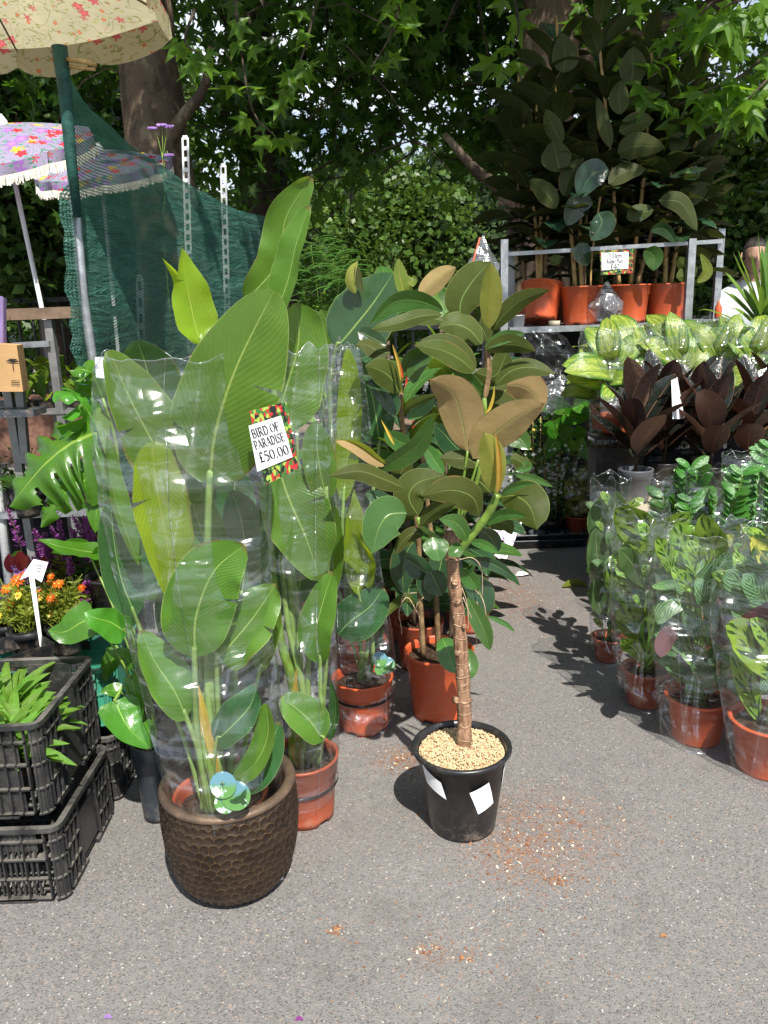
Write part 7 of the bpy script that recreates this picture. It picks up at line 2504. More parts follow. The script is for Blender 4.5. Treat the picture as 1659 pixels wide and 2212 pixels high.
# ---- philodendron in the dark blue pot
g = Vector((at(328, 1690, 2.12).x, 2.16, 0))
ph = empty('philodendron', g, 'trailing philodendron with heart-shaped leaves in the dark blue pot left of the bronze planter', 'potted plant')
pot(ph, g, .062, at(328, 1600, 2.16).z, M_NAVYP, .048, feet=False)
T0 = g + Vector((0, 0, .12))
PH = [([(258, 1340, 2.2), (235, 1325, 2.18), (205, 1318, 2.16), (176, 1330, 2.14)], 0, None), ([(275, 1368, 2.16), (240, 1345, 2.14), (205, 1335, 2.12), (182, 1322, 2.12)], 72, -6), ([(205, 1335, 2.2), (175, 1345, 2.19), (140, 1365, 2.18), (104, 1362, 2.18)], 84, 12),
      ([(250, 1513, 2.05), (262, 1545, 2.03), (285, 1580, 2.01), (328, 1618, 2.0)], 88, -12), ([(282, 1460, 2.1), (290, 1490, 2.09), (300, 1520, 2.08), (306, 1560, 2.08)], 38, 20), ([(262, 1495, 2.12), (248, 1492, 2.12), (232, 1492, 2.11), (218, 1496, 2.1)], 36, 20),
      ([(222, 1195, 2.35), (180, 1190, 2.33), (130, 1180, 2.3), (80, 1165, 2.28)], 50, 45), ([(235, 1205, 2.3), (240, 1225, 2.29), (242, 1240, 2.28), (238, 1265, 2.28)], 34, 0), ([(215, 1210, 2.36), (225, 1190, 2.35), (235, 1175, 2.34), (242, 1160, 2.33)], 50, 30), ([(190, 1190, 2.4), (170, 1180, 2.4), (140, 1185, 2.4), (110, 1195, 2.4)], 44, -20),
      ([(255, 1400, 2.3), (240, 1430, 2.3), (230, 1450, 2.3), (225, 1475, 2.3)], 40, 0), ([(290, 1440, 2.25), (270, 1420, 2.25), (250, 1410, 2.25), (228, 1400, 2.25)], 40, 20)]
for i, (pts, w, ro) in enumerate(PH):
    if not w: continue
    leaf_at(ph, pts, w, M_MONS, ro, 1, 'heart', seed=i, fold=.15, wave=.04, stalk=[T0, T0.lerp(at(*pts[0]), .5) + Vector((.03, 0, .04))], stalk_r=.0028, smat=M_STEMG)
leaf_at(ph, [(312, 1560, 2.05), (322, 1580, 2.03), (326, 1600, 2.02), (330, 1616, 2.02)], 34, M_MONS, 20, 1, 'heart', seed=33)
mb = MB()
mb.tube(spline([at(248, 1515, 2.05), at(256, 1500, 2.06), at(275, 1490, 2.08), T0 + Vector((0, 0, .1))], 8), .0035, 6)
mb.build('stalk', M_STEMG, ph)
# crumpled white wrapper behind it
c = at(290, 1525, 2.3)
mb = MB()
mb.smooth = False
rg = random.Random(3)
P = [[c + Vector(((i - 3) * .011, rg.uniform(-.012, .012), (j - 3) * .012 + rg.uniform(-.004, .004))) for j in range(7)] for i in range(7)]
mb.grid(P)
mb.build('wrapper', M_WHITE, ph)

# ================================================================= net, posts, parasols
nt = empty('shade_net_screen', at(215, 900, 2.95), 'torn green shade net stretched between posts behind the sleeved plants', 'screen')
top = [(131, 112, 2.95), (165, 190, 3.05), (235, 268, 3.5), (330, 345, 4.0), (430, 410, 4.5), (520, 455, 5.0), (605, 478, 5.5)]
bot = [(205, 1120, 2.95), (240, 1120, 3.2), (330, 1000, 3.55), (400, 900, 4.0), (470, 860, 4.5), (540, 830, 5.0), (610, 800, 5.5)]
TC, BC = spline([at(*p) for p in top], 70), spline([at(*p) for p in bot], 70)
P = []
for i in range(71):
    row = []
    for j in range(41):
        f = j / 40
        p = TC[i].lerp(BC[i], f)
        s = i / 70
        w = noise.noise(Vector((s * 6, f * 3, 1))) * .05 + noise.noise(Vector((s * 3, f * 26, 4))) * .012 * min(1, max(0, s - .35) * 3)
        if i == 0: w *= .2
        p = p + Vector((w * .9, w * .5, 0))
        if i == 0:   # frayed edge hanging past the post
            p += Vector((-.035 * abs(noise.noise(Vector((0, f * 14, 2)))) * 2 - .03 * math.sin(min(1, f * 1.3) * 3.1), -.01, 0)) if .25 < f < .75 else Vector((0, 0, 0))
        row.append(p)
    P.append(row)
# u across, v from the top down
mb = MB()
nu1, nv1 = 71, 41
mb.add([p for r in P for p in r], [(i * nv1 + j, (i + 1) * nv1 + j, (i + 1) * nv1 + j + 1, i * nv1 + j + 1) for i in range(70) for j in range(40)], [(i / 70, 1 - j / 40) for i in range(71) for j in range(41)])
mb.build('net', M_NET, nt)
mb = MB()
mb.tube([at(128, 100, 2.93), at(141, 200, 2.93), at(152, 330, 2.93), at(168, 470, 2.95)], [.026, .023, .019, .015], 12)
mb.build('wound_net', M_NETROLL, nt)
mb = MB()
b0 = at(203, 880, 2.95)
mb.tube([Vector((at(235, 1180, 2.95).x, 3.03, 0)), b0 + Vector((0, .06, 0)), at(180, 640, 3.01), at(130, 98, 2.96)], .017, 10)
mb.build('post', M_STEEL, nt)
for i, (px, y0, Y, py2) in enumerate(((400, 297, 4.62, 600), (482, 357, 5.15, 640), (302, 600, 4.1, 745))):
    a = at(px, y0, Y)
    b = at(px + (16 if i != 2 else 10), py2 + 260, Y)
    root2 = MB()
    root2.smooth = False
    d = (b - a)
    n_ = 26 if i != 2 else 12
    for s_ in (-1, 1):
        root2.beam(a + Vector((s_ * .014, 0, 0)), b + Vector((s_ * .014, 0, 0)), .005, .010)
    for k in range(n_ + 1):
        c = a + d * (k / n_)
        root2.box(c, (.026, .004, d.length / n_ * .38))
    root2.build('slotted_upright', M_WHITEM, nt)
mb = MB()
mb.tube([at(138, 128, 2.93), at(180, 133, 2.9), at(208, 140, 2.9)], .008, 8)
mb.tube([at(150, 144, 2.93), at(205, 150, 2.9)], .006, 8)
mb.build('bracket', M_STEMR, nt)
mb = MB()
mb.beam(at(340, 770, 4.2), at(440, 778, 4.2), .03, .045)
mb.build('lower_rail', M_BRICK, nt, smooth=False)
mb = MB()
mb.smooth = False
Q = [at(x, y, 2.5) for x, y in ((205, 772), (228, 770), (228, 818), (207, 815))]
b_ = [q + Vector((0, .002, 0)) for q in Q]
mb.add(Q + b_, [(0, 3, 2, 1), (4, 5, 6, 7)] + [(i, (i + 1) % 4, (i + 1) % 4 + 4, i + 4) for i in range(4)])
mb.build('notice', M_WHITE, None, label='blank white card clipped beside the top of the first plastic sleeve', cat='card', origin=at(217, 815, 2.5))
# verbena in front of the trunk
vb = empty('verbena', at(345, 800, 4.6), 'tall thin verbena with small purple flower heads rising behind the net', 'flower plant')
vb.location.z = 0
mb = MB()
pts_b = [Vector((at(350, 600, 4.6).x, 4.6, 0)), at(358, 560, 4.6), at(356, 420, 4.6), at(350, 330, 4.6)]
mb.tube(spline(pts_b, 16), .003, 5)
for tx, ty in ((330, 278), (350, 272), (365, 275), (365, 338)):
    mb.tube(spline([at(352, 345 if ty < 300 else 400, 4.6), at((tx + 352) / 2, (ty + 320) / 2, 4.6), at(tx, ty, 4.6)], 6), .0022, 5)
mb.build('stem', M_STEMG, vb)
rg = random.Random(9)
for tx, ty in ((330, 277), (349, 270), (364, 273), (365, 335)):
    mf = MB()
    mf.smooth = False
    for k in range(60):
        c = at(tx + rg.uniform(-9, 9), ty + abs(rg.gauss(0, 2)) - 2, 4.6 + rg.uniform(-.03, .03))
        petals(mf, c, 5, .008, rg)
    mf.build('flower_head', M_LILAC, vb)


def parasol(label, hub, axis, R_, depth, n, mats, valance, pole_to, fringe=False, seed=0, scallop=True, rot=0.0, uvs=3.0):
    """fabric canopy of n panels with ribs below, valance and pole"""
    root = empty('parasol', pole_to, label, 'parasol')
    axis = Vector(axis).normalized()
    Mx = axis.to_track_quat('Z', 'Y').to_matrix()
    hub = Vector(hub)

    def pt(a, r, z): return hub + Mx @ Vector((math.cos(a) * r, math.sin(a) * r, z))
    for k in range(n):
        a0, a1 = rot + 2 * math.pi * k / n, rot + 2 * math.pi * (k + 1) / n
        P, UV = [], []
        nr, na = 10, 8
        for i in range(nr + 1):
            f = i / nr
            row = []
            for j in range(na + 1):
                g_ = j / na
                A, B = pt(a0, R_ * f, -depth * f ** 1.35), pt(a1, R_ * f, -depth * f ** 1.35)
                p = A.lerp(B, g_) + axis * (-.035 * R_ * math.sin(math.pi * g_) * f)
                row.append(p)
                UV.append((uvs * (f * math.cos(a0 + (a1 - a0) * g_)) + 5, uvs * (f * math.sin(a0 + (a1 - a0) * g_)) + 5))
            P.append(row)
        mb = MB()
        m1 = na + 1
        mb.add([p for r in P for p in r], [(i * m1 + j, (i + 1) * m1 + j, (i + 1) * m1 + j + 1, i * m1 + j + 1) for i in range(nr) for j in range(na)], UV)
        pan = mb.build('canopy_panel', mats, root)
        # valance
        na2 = 16
        P, UV = [], []
        for j in range(na2 + 1):
            g_ = j / na2
            A, B = pt(a0, R_, -depth), pt(a1, R_, -depth)
            p = A.lerp(B, g_) + axis * (-.035 * R_ * math.sin(math.pi * g_))
            out = Mx @ Vector((math.cos(a0 + (a1 - a0) * .5), math.sin(a0 + (a1 - a0) * .5), 0))
            dz = valance * ((.62 + .38 * abs(math.sin(math.pi * g_ * 2)) ** .6) if scallop else 1)
            row = [p + Vector((0, 0, -dz * q / 4)) + out * (.012 * math.sin(g_ * 9 + k) * q / 4) for q in range(5)]
            P.append(row)
            UV += [(uvs * g_ * .8 + k, 2 + uvs * valance * q / 4 / R_) for q in range(5)]
        mb = MB()
        mb.add([p for r in P for p in r], [(j * 5 + q, j * 5 + q + 1, (j + 1) * 5 + q + 1, (j + 1) * 5 + q) for j in range(na2) for q in range(4)], UV)
        mb.build('valance', mats, root)
        if fringe:
            mb = MB()
            mb.smooth = False
            rgf = random.Random(k + seed)
            for j in range(60):
                g_ = (j + .5) / 60
                i0 = min(na2 - 1, int(g_ * na2))
                p = P[i0][4].lerp(P[i0 + 1][4], g_ * na2 - i0)
                q = p + Vector((rgf.uniform(-.008, .008), rgf.uniform(-.008, .008), -.055 * rgf.uniform(.8, 1.1)))
                s = Vector((.0045, .001, 0))
                mb.add([p - s, p + s, q + s * .8, q - s * .8], [(0, 1, 2, 3)])
                mb.add([p + Vector((0, -.004, 0)), p + Vector((0, .004, 0)), q + Vector((0, .003, 0)), q + Vector((0, -.003, 0))], [(0, 1, 2, 3)])
            mb.build('fringe', M_FRINGE, root, kind='stuff')
        mb = MB()
        mb.tube([pt(a0, .03, -.035), pt(a0, R_ * .5, -depth * .5 ** 1.35 - .015), pt(a0, R_, -depth - .004)], [.006, .005, .004], 6)
        mb.build('rib', M_WHITEM if fringe else M_TIMBER, root)
    mb = MB()
    mb.tube([hub + axis * .05, hub + axis * .01, hub - axis * .06], [.012, .03, .025], 10)
    mb.build('hub', M_WHITEM, root)
    mb = MB()
    mb.tube([hub + axis * .02, Vector(pole_to).lerp(hub, .45), Vector(pole_to).lerp(hub, .40), Vector(pole_to)], [.013, .014, .019, .020], 12)
    mb.build('pole', M_WHITEM, root)
    return root


e1, e2 = at(35, 105, 3.99), at(366, 50, 3.65)
e2.z = e1.z = 2.67
side_ = (e2 - e1)
n_p = 6
R_ = side_.length / (2 * math.sin(math.pi / n_p))
nrm_ = Vector((side_.y, -side_.x, 0)).normalized()
hub = (e1 + e2) / 2 + nrm_ * R_ * math.cos(math.pi / n_p) + Vector((0, 0, .26))
a_e1 = math.atan2(e1.y - hub.y, e1.x - hub.x)
parasol('cream parasol with pink and red flowers, its scalloped edge showing at the top left', hub, (0, 0, 1), R_, .26, n_p, M_FLOR, .12, (hub.x - .1, hub.y, 0.0), False, 1, True, a_e1, 3.2)
hub = at(38, 282, 4.9)
hub2 = hub + Vector((-.12, .1, .06))
parasol('bright multicoloured floral parasol with white fringe and a thin pole at the left edge', hub2, (-.10, -.38, 1), .50, .12, 8, M_FLOR2, .06, Vector((at(112, 690, 5.0).x + .05, 5.05, 0)), True, 2, False, .2, 1.6)
hub3 = at(215, 330, 6.3)
parasol('second fringed floral parasol seen dimly through the green net', hub3 + Vector((0, 0, .02)), (-.08, -.3, 1), .5, .12, 8, M_FLOR2, .06, Vector((at(240, 690, 6.4).x, 6.4, 0)), True, 3, False, .5, 1.6)
# ================================================================= right side
def zat(x, y, Y): return at(x, y, Y).z


SH = zat(1350, 700, 4.80)
rk = empty('display_rack', (1.6, 5.1, 0), 'galvanised metal rack at the back right carrying the tall rubber plants', 'shelf rack')
xl, xr = at(1100, 700, 4.8).x, at(1592, 690, 4.8).x
mb = MB()
mb.box(((xl + xr) / 2, 5.10, SH - .008), (xr - xl, .60, .014))
mb.box(((xl + xr) / 2, 4.79, SH - .014), (xr - xl, .012, .034))
mb.build('shelf', M_STEEL, rk, smooth=False)
for px, yt, Y in ((1090, 517, 4.80), (1497, 515, 4.82), (1560, 494, 5.3), (1105, 540, 5.35)):
    t = at(px, yt, Y)
    mb = MB()
    mb.smooth = False
    mb.box((t.x, Y, t.z / 2), (.042, .006, t.z))
    mb.box((t.x - .018, Y + .018, t.z / 2), (.006, .036, t.z - .002))
    mb.build('upright', M_STEEL, rk)
ra, rb_ = at(1096, 549, 4.84), at(1560, 521, 4.84)
mb = MB()
mb.beam(ra, rb_, .02, .022)
mb.build('top_rail', M_STEEL, rk, smooth=False)
mb = MB()
mb.beam(rb_, at(1560, 515, 5.3), .02, .022)
mb.build('side_rail', M_STEEL, rk, smooth=False)
mb = MB()
mb.box(((xl + xr) / 2 + .28, 5.10, .62), (xr - xl - .56, .60, .014))
mb.build('shelf', M_STEELD, rk, smooth=False)
mb = MB()
mb.box(((xl + xr) / 2 + .1, 5.42, .68), (xr - xl, .008, 1.28))
mb.build('shade_fill_sheet', M_BENCH, rk, smooth=False)  # dark sheet added to give the black shade below the shelf

k5 = scl(1250, 650, 5.0)
tall = [((1166, 697), 5.0, True, 'leftmost orange pot on the rack, tipped backwards, with a tall dark rubber plant', [], 601),
        ((1254, 698), 4.98, False, 'tall rubber plant in the second orange pot on the rack, left of the clear bag', [(-.06, 0, 1.0), (.03, .04, .9), (.0, -.02, .7)], 602),
        ((1356, 694), 5.0, False, 'tall rubber plant in the orange pot right of the clear bag, behind the price sign', [(-.10, 0, 1.42), (.08, .02, 1.1), (.02, .05, 1.3)], 603),
        ((1436, 683), 5.05, False, 'rubber plant in the rightmost orange pot on the rack', [(.04, 0, 1.0), (.0, .05, 1.15), (-.02, -.02, .75)], 604)]
for (px, py), Y, tip, lab, canes, sd in tall:
    g = at(px, py, Y)
    g.z = SH
    root = empty('rubber_plant', g, lab, 'potted plant', 'tall rubber plants on the rack')
    H_ = .225
    tl = Matrix.Rotation(rad(-14), 3, 'X') @ Matrix.Rotation(rad(6), 3, 'Y') if tip else None
    pot(root, g + (Vector((0, 0, .03)) if tip else Vector((0, 0, .001))), .128, H_, M_TERRA, .10, tilt=tl, soil=not tip)
    if tip:
        canes = [(.02, .10, .95), (.06, .14, 1.25), (.0, .12, .75)]
    for i, (dx, dy, h_) in enumerate(canes):
        ln = (dx * 2.2 + (.04 if sd in (603, 604) else .0), dy)
        if tip: ln = (dx * 1.5 - .05, .1)
        rubber_plant(root, g + Vector((dx * .6, dy * .5, H_ - .02)), h_, ln, 24 if h_ > 1 else 18, .29, .13, sd * 5 + i, [M_RUBS, M_RUBS, M_RUBS], 'rub_tall', .012, M_STEMR if i != 1 else M_STEMB, .22, (.15, 1.0), .35, facecam=-.2)
    # low leaves and strings
for i, (px, Y, h_, lab) in enumerate(((1150, 5.3, 1.35, 'dark rubber plant at the back left of the rack'), (1225, 5.32, 1.66, 'tallest rubber plant at the back of the rack, under the plane leaves'), (1310, 5.3, 1.62, 'tall rubber plant at the back middle of the rack'), (1395, 5.33, 1.5, 'tall rubber plant at the back right of the rack'), (1455, 5.34, 1.1, 'shorter rubber plant at the back right corner of the rack'))):
    g = at(px, 690, Y)
    g.z = SH
    root = empty('rubber_plant', g, lab, 'potted plant', 'tall rubber plants on the rack')
    pot(root, g + Vector((0, 0, .001)), .11, .2, M_TERRAD, .09)
    for c in range(2):
        rubber_plant(root, g + Vector(((c - .5) * .08, 0, .18)), h_ * (1 - .22 * c) - .18, ((c - .5) * .12, .0), 28, .29, .13, 700 + i * 7 + c, [M_RUBS], 'rub_tall', .012, M_STEMB, .08, (.15, 1.0), .35, facecam=-.2)
# individually seen leaves of the rack plants
rr3 = empty('rubber_plant', Vector((at(1290, 690, 4.9).x, 4.93, SH)), 'glossy-leaved rubber plant cane with sunlit leaf, standing between the second pot and the price sign', 'potted plant', 'tall rubber plants on the rack')
mb = MB()
mb.tube(spline([Vector((at(1275, 640, 4.93).x, 4.93, SH + .15)), at(1278, 560, 4.9), at(1290, 470, 4.9), at(1300, 400, 4.9)], 10), .006, 7)
mb.build('stem', M_STEMR, rr3)


def tx(x, y): return 1037 + x * .375, y * .375


def TLf(pts, w, mat, roll=0, face=1, Y=4.85, seed=0):
    leaf_at(rr3, [(*tx(*p), Y) for p in pts], w * .375, mat, roll, face, seed=seed, nu=14, nv=6)


TLf([(740, 975), (640, 1010), (570, 1140)], 165, M_RUBS, 10, 1, 4.75, 1)
TLf([(680, 1225), (700, 1290), (640, 1385)], 150, M_RUBS, -14, 1, 4.70, 2)
TLf([(740, 1060), (830, 990), (955, 975)], 110, M_RUBS, -15, -1, 4.75, 3)
TLf([(790, 880), (900, 840), (1065, 850)], 140, M_RUBS, 5, -1, 4.8, 4)
TLf([(800, 760), (900, 710), (1000, 690)], 115, M_RUBS, 5, -1, 4.8, 5)
TLf([(830, 620), (920, 560), (1050, 530)], 110, M_RUBS, 10, -1, 4.85, 6)
TLf([(460, 990), (440, 900), (420, 810)], 170, M_RUBS, 10, -1, 4.75, 7)
TLf([(470, 830), (420, 730), (380, 630)], 100, M_RUBS, -10, -1, 4.8, 8)
TLf([(440, 1200), (380, 1110), (285, 1035)], 110, M_RUBS, 5, -1, 4.8, 9)
TLf([(480, 1130), (520, 1010), (600, 910)], 110, M_RUBS, 20, -1, 4.8, 10)
TLf([(750, 850), (720, 720), (675, 560)], 80, M_RUBS, 20, -1, 4.8, 11)
TLf([(810, 660), (800, 560), (810, 460)], 110, M_RUBS, 0, -1, 4.8, 12)
TLf([(870, 500), (880, 380), (880, 270)], 150, M_RUBS, 0, -1, 4.85, 13)
TLf([(480, 420), (490, 320), (470, 190)], 150, M_RUBS, 0, -1, 4.95, 14)
TLf([(1030, 1155), (1160, 1170), (1250, 1330)], 110, M_RUBS, -20, -1, 4.75, 15)
TLf([(980, 1325), (1060, 1320), (1130, 1400)], 70, M_RUB, 10, 1, 4.72, 16)
TLf([(1000, 1210), (900, 1230), (900, 1280)], 100, M_RUBS, 0, -1, 4.78, 17)
TLf([(1105, 880), (1150, 800), (1165, 760)], 110, M_RUBS, 0, -1, 4.85, 18)
TLf([(1090, 1020), (1200, 990), (1310, 970)], 40, M_RUBG, 0, 1, 4.85, 19)
TLf([(1110, 1200), (1220, 1120), (1330, 1060)], 120, M_RUBS, 0, -1, 4.9, 20)
TLf([(945, 1440), (1000, 1480), (1000, 1560)], 110, M_RUBG, 5, 1, 4.76, 21)
TLf([(620, 1400), (590, 1460), (620, 1530)], 105, M_RUBS, 5, 1, 4.78, 22)
TLf([(460, 1470), (430, 1500), (400, 1490)], 60, M_RUB, 5, -1, 4.78, 23)
TLf([(500, 1300), (560, 1180), (650, 1170)], 130, M_RUBS, 10, 1, 4.8, 24)
TLf([(1130, 1600), (1200, 1560), (1130, 1480)], 100, M_RUB, 0, -1, 4.85, 25)
TLf([(1250, 1630), (1310, 1560), (1270, 1460)], 60, M_RUBY, 20, 1, 4.85, 26)

card('white price card reading 3 Stem Rubber Plant £40 clipped to the rack rail', [(1299, 546), (1358, 544), (1357, 580), (1300, 584)], 4.74,
     [('3 Stem', .30, .38, .92), ('Rubber Plant', -.01, .33, .66), ('\u00a340', -.32, .42, 1.0)], frame=[(1296, 542), (1368, 538), (1367, 590), (1298, 594)])
# crumpled clear bag, tape roll and cups on the shelf
rgx = random.Random(12)


def crumple(name, label, cat, c, rx, ry, rz, mat, seed, flat=False, n=22, amp=.35):
    mb = MB()
    P = []
    for i in range(n + 1):
        th_ = math.pi * i / n
        row = []
        for j in range(2 * n + 1):
            a = math.pi * (j % (2 * n)) / n
            d = Vector((math.sin(th_) * math.cos(a), math.sin(th_) * math.sin(a), math.cos(th_)))
            w = 1 + amp * noise.noise(d * 2.2 + Vector((seed, 0, 0))) + amp * .6 * abs(noise.noise(d * 5.5 + Vector((0, seed, 0))))
            tz = max(-.86, d.z)
            taper = (1 - .72 * max(0, d.z) ** .8) * (1 + .25 * max(0, -d.z))
            row.append(c + Vector((d.x * rx * w * taper, d.y * ry * w * taper, rz * (tz * (1 + .2 * (w - 1)) + .86))))
        P.append(row)
    mb.grid(P)
    return mb.build(name, mat, None, label=label, cat=cat, origin=c)


crumple('plastic_bag', 'crumpled clear plastic bag slumped between the orange pots on the rack', 'bag', at(1308, 692, 4.86) * 1.0, .085, .07, .12, M_FILMW, 3)
cb = at(1196, 698, 4.83)
mb = MB()
mb.lathe([(.028, 0), (.034, 0), (.034, .03), (.028, .03), (.028, 0)], Vector((cb.x + .01, 4.86, SH + .001)), 24)
mb.build('tape_roll', M_CARDP, None, label='roll of pale tape on the front edge of the rack', cat='tape', origin=(cb.x, 4.86, SH))
for px, lab in ((1118, 'white plastic cup at the left end of the rack shelf'), (1128, 'second white plastic cup on the rack shelf, beside the tipped pot')):
    g = at(px, 700, 4.83)
    mb = MB()
    mb.lathe([(.001, 0), (.022, 0), (.028, .07), (.030, .07), (.026, .066), (.02, .004)], Vector((g.x, 4.84 if px < 1120 else 4.9, SH + .001)), 20)
    mb.build('cup', M_WHITE, None, label=lab, cat='cup', origin=(g.x, 4.84, SH))
# white crumpled bag and canes beside the rack post
crumple('carrier_bag', 'white carrier bag hanging by the left post of the rack', 'bag', at(1043, 625, 4.5), .075, .05, .15, M_FILMW, 8, amp=.3)
mb = MB()
mb.tube([at(1000, 640, 4.3), at(1037, 513, 4.3)], .006, 7)
mb.build('cane', M_TERRAD, None, label='pinkish cane leaning beside the white carrier bag', cat='cane', origin=at(1000, 640, 4.3))

# stretch film hanging from the corner of the rack
fm = empty('stretch_film', at(1200, 800, 4.6), 'torn clear stretch film hanging from the rack corner down to the right', 'plastic film')
P = []
for i in range(31):
    s = i / 30
    row = []
    for j in range(21):
        f = j / 20
        p = at(1120 + 60 * s + (1180 + 40 * s - 1120 - 60 * s) * 0 + f * (95 + 60 * s) - 10, 712 + 190 * s * (.55 + .45 * (1 - f)) + 30 * f * s, 4.62 + .04 * math.sin(f * 9 + s * 3))
        p += Vector((noise.noise(Vector((s * 9, f * 9, 1))) * .02, noise.noise(Vector((s * 5, f * 12, 5))) * .05, noise.noise(Vector((s * 7, f * 7, 9))) * .02))
        row.append(p)
    P.append(row)
mb = MB()
mb.grid(P)
mb.build('sheet', M_FILMD, fm)
crumple('plastic_film', 'bunched white plastic film above the broad-leaved climbing plants', 'plastic film', at(1212, 880, 4.55), .12, .06, .10, M_FILMW, 15, amp=.5)

# benches
ZB, ZU = zat(1370, 1083, 3.70), .80
xb0 = at(1318, 1000, 3.9).x
bb = empty('display_bench', (xb0 + .9, 3.85, 0), 'low bench covered with pale card under the burgundy rubber plants', 'bench')
mb = MB()
mb.box((xb0 + .82, 3.86, ZB - .012), (1.70, .66, .022))
mb.build('top', M_CARDP, bb, smooth=False)
for lx in (xb0 + .04, xb0 + 1.6):
    for ly in (3.58, 4.14):
        mb = MB()
        mb.box((lx, ly, (ZB - .023) / 2), (.05, .05, ZB - .024))
        mb.build('leg', M_CARDP, bb, smooth=False)
mb = MB()
mb.box((xb0 + .82, 4.17, (ZB - .03) / 2), (1.62, .01, ZB - .03))
mb.build('back_panel', M_BENCH, bb, smooth=False)
bu = empty('display_bench', (xb0 + .95, 4.42, 0), 'taller dark bench behind, carrying the sleeved yellow-green plants', 'bench')
mb = MB()
xb0 = at(1322, 1000, 4.62).x
mb.box((xb0 + .9, 4.44, ZU - .012), (1.8, .44, .022))
mb.build('top', M_BENCH, bu, smooth=False)
for lx in (xb0 + .03, xb0 + 1.7):
    mb = MB()
    mb.box((lx, 4.28, (ZU - .024) / 2), (.04, .04, ZU - .025))
    mb.build('leg', M_STEELD, bu, smooth=False)
mb = MB()
mb.box((xb0 + .9, 4.60, ZU / 2 - .02), (1.8, .01, ZU - .04))
mb.build('back_panel', M_BENCH, bu, smooth=False)

# yellow-green mottled plants in sleeves
rg = random.Random(101)
for i, (px, top_) in enumerate(((1310, 715), (1375, 706), (1450, 700), (1530, 695), (1610, 690))):
    Y = 4.38 + .05 * (i % 2)
    g = at(px, 850, Y)
    base = Vector((g.x, Y, ZU + .001))
    root = empty('dumb_cane', base, ['leftmost sleeved yellow-green mottled plant below the orange pots', 'sleeved yellow-green mottled plant, second from the left of its row', 'sleeved yellow-green mottled plant in the middle of its row', 'sleeved yellow-green mottled plant, fourth in its row with a dark big leaf', 'rightmost sleeved yellow-green mottled plant below the spiky plant'][i], 'potted plant', 'sleeved mottled plants below the rack')
    pot(root, base, .085, .14, M_TERRAD, .07)
    tz = at(px, top_, Y).z
    for k in range(26):
        a = k * 2.4 + rg.uniform(-.4, .4)
        f = (k + .5) / 26
        e = .15 + .85 * f + rg.uniform(-.3, .3)
        d = Vector((math.cos(a) * math.cos(e) * .8, math.sin(a) * math.cos(e) * .6 - .25, math.sin(e)))
        p = base + Vector((0, 0, .14 + (tz - base.z - .36) * f))
        L = rg.uniform(.18, .27)
        me = proto('dief', k % 5, M_DIEF, 1.0, .52, 'oval', .9, .15, 0, .03, 10, 6)
        flat_mesh('leaf', me, root, p + d.normalized() * .05, orient(d, Vector((math.cos(a) * .1, -.9, .6)), rg.uniform(-.4, .4)), L)
        st = MB()
        st.tube([p, p + d.normalized() * .055], .004, 5, False)
        st.build('stalk', M_STEMG, root)
    xw = 56
    sleeve(root, [(960, px - 34, px + 34), (880, px - 38, px + 38), (800, px - xw, px + xw), (730, px - xw - 3, px + xw + 3), (top_ - 2, px - xw, px + xw + 4)], Y, M_FILMH, .8, 20 + i, nu=24, nv=36, dmin=.15)

# burgundy rubber plants
bq = [((1370, 1083), 3.70, .155, M_GREYP, 'burgundy rubber plant in the grey pot at the front corner of the card-covered bench'), ((1430, 1060), 3.85, .15, M_BLACKP, 'burgundy rubber plant second from the left, beside the tilted pink and white price ticket'), ((1530, 1060), 3.72, .15, M_BLACKP, 'burgundy rubber plant with big upright leaves, third from the left'),
      ((1500, 1040), 4.02, .15, M_BLACKP, 'burgundy rubber plant behind the others in the middle of the bench'), ((1610, 1045), 3.85, .15, M_BLACKP, 'burgundy rubber plant with a red leaf sheath near the right edge'), ((1660, 1040), 4.0, .15, M_BLACKP, 'burgundy rubber plant cut by the right edge of the photo'), ((1400, 1030), 4.05, .15, M_BLACKP, 'burgundy rubber plant at the back left of the bench')]
rg = random.Random(111)
for i, ((px, py), Y, ph_, pm_, lab) in enumerate(bq):
    g = at(px, py, Y)
    base = Vector((g.x, Y, ZB + .001))
    root = empty('rubber_plant', base, lab, 'potted plant', 'burgundy rubber plants on the card-covered bench')
    pot(root, base, .082, .16, pm_, .064, feet=False)
    mb = MB()
    mb.tube([base + Vector((0, 0, .14)), base + Vector((.01, 0, .30)), base + Vector((.0, 0, .42))], [.008, .006, .004], 8)
    mb.build('stem', M_STEMD, root)
    for k in range(13):
        a = k * 2.4 + i * 1.1
        f = (k + .5) / 13
        e = .72 + .62 * f + rg.uniform(-.12, .12)
        d = Vector((math.cos(a) * math.cos(e) * 1.1, math.sin(a) * math.cos(e), math.sin(e)))
        p = base + Vector((0, 0, .17 + .24 * f))
        L = rg.uniform(.25, .33) * (1.05 - .12 * f)
        mi_ = rg.randrange(3)
        me = proto('burg%d' % (mi_ == 0), k % 4, M_BURGP if mi_ == 0 else M_BURG, 1.0, .45, 'rubber', .12, .32, 0, .01, 10, 4)
        flat_mesh('leaf', me, root, p + d.normalized() * .02, orient(d, Vector((-d.x, -d.y, .5)), rg.uniform(-.3, .3)), L)
    mb = MB()
    tp = base + Vector((0, 0, .42))
    leaf_geo(mb, [tp, tp + Vector((0, -.01, .07)), tp + Vector((.005, -.01, .14))], .022, Vector((0, -1, .1)), 'lance', nu=6, nv=2, fold=.8)
    mb.build('leaf_sheath', M_SHEATHR if i in (4, 1) else M_SHEATHR, root)
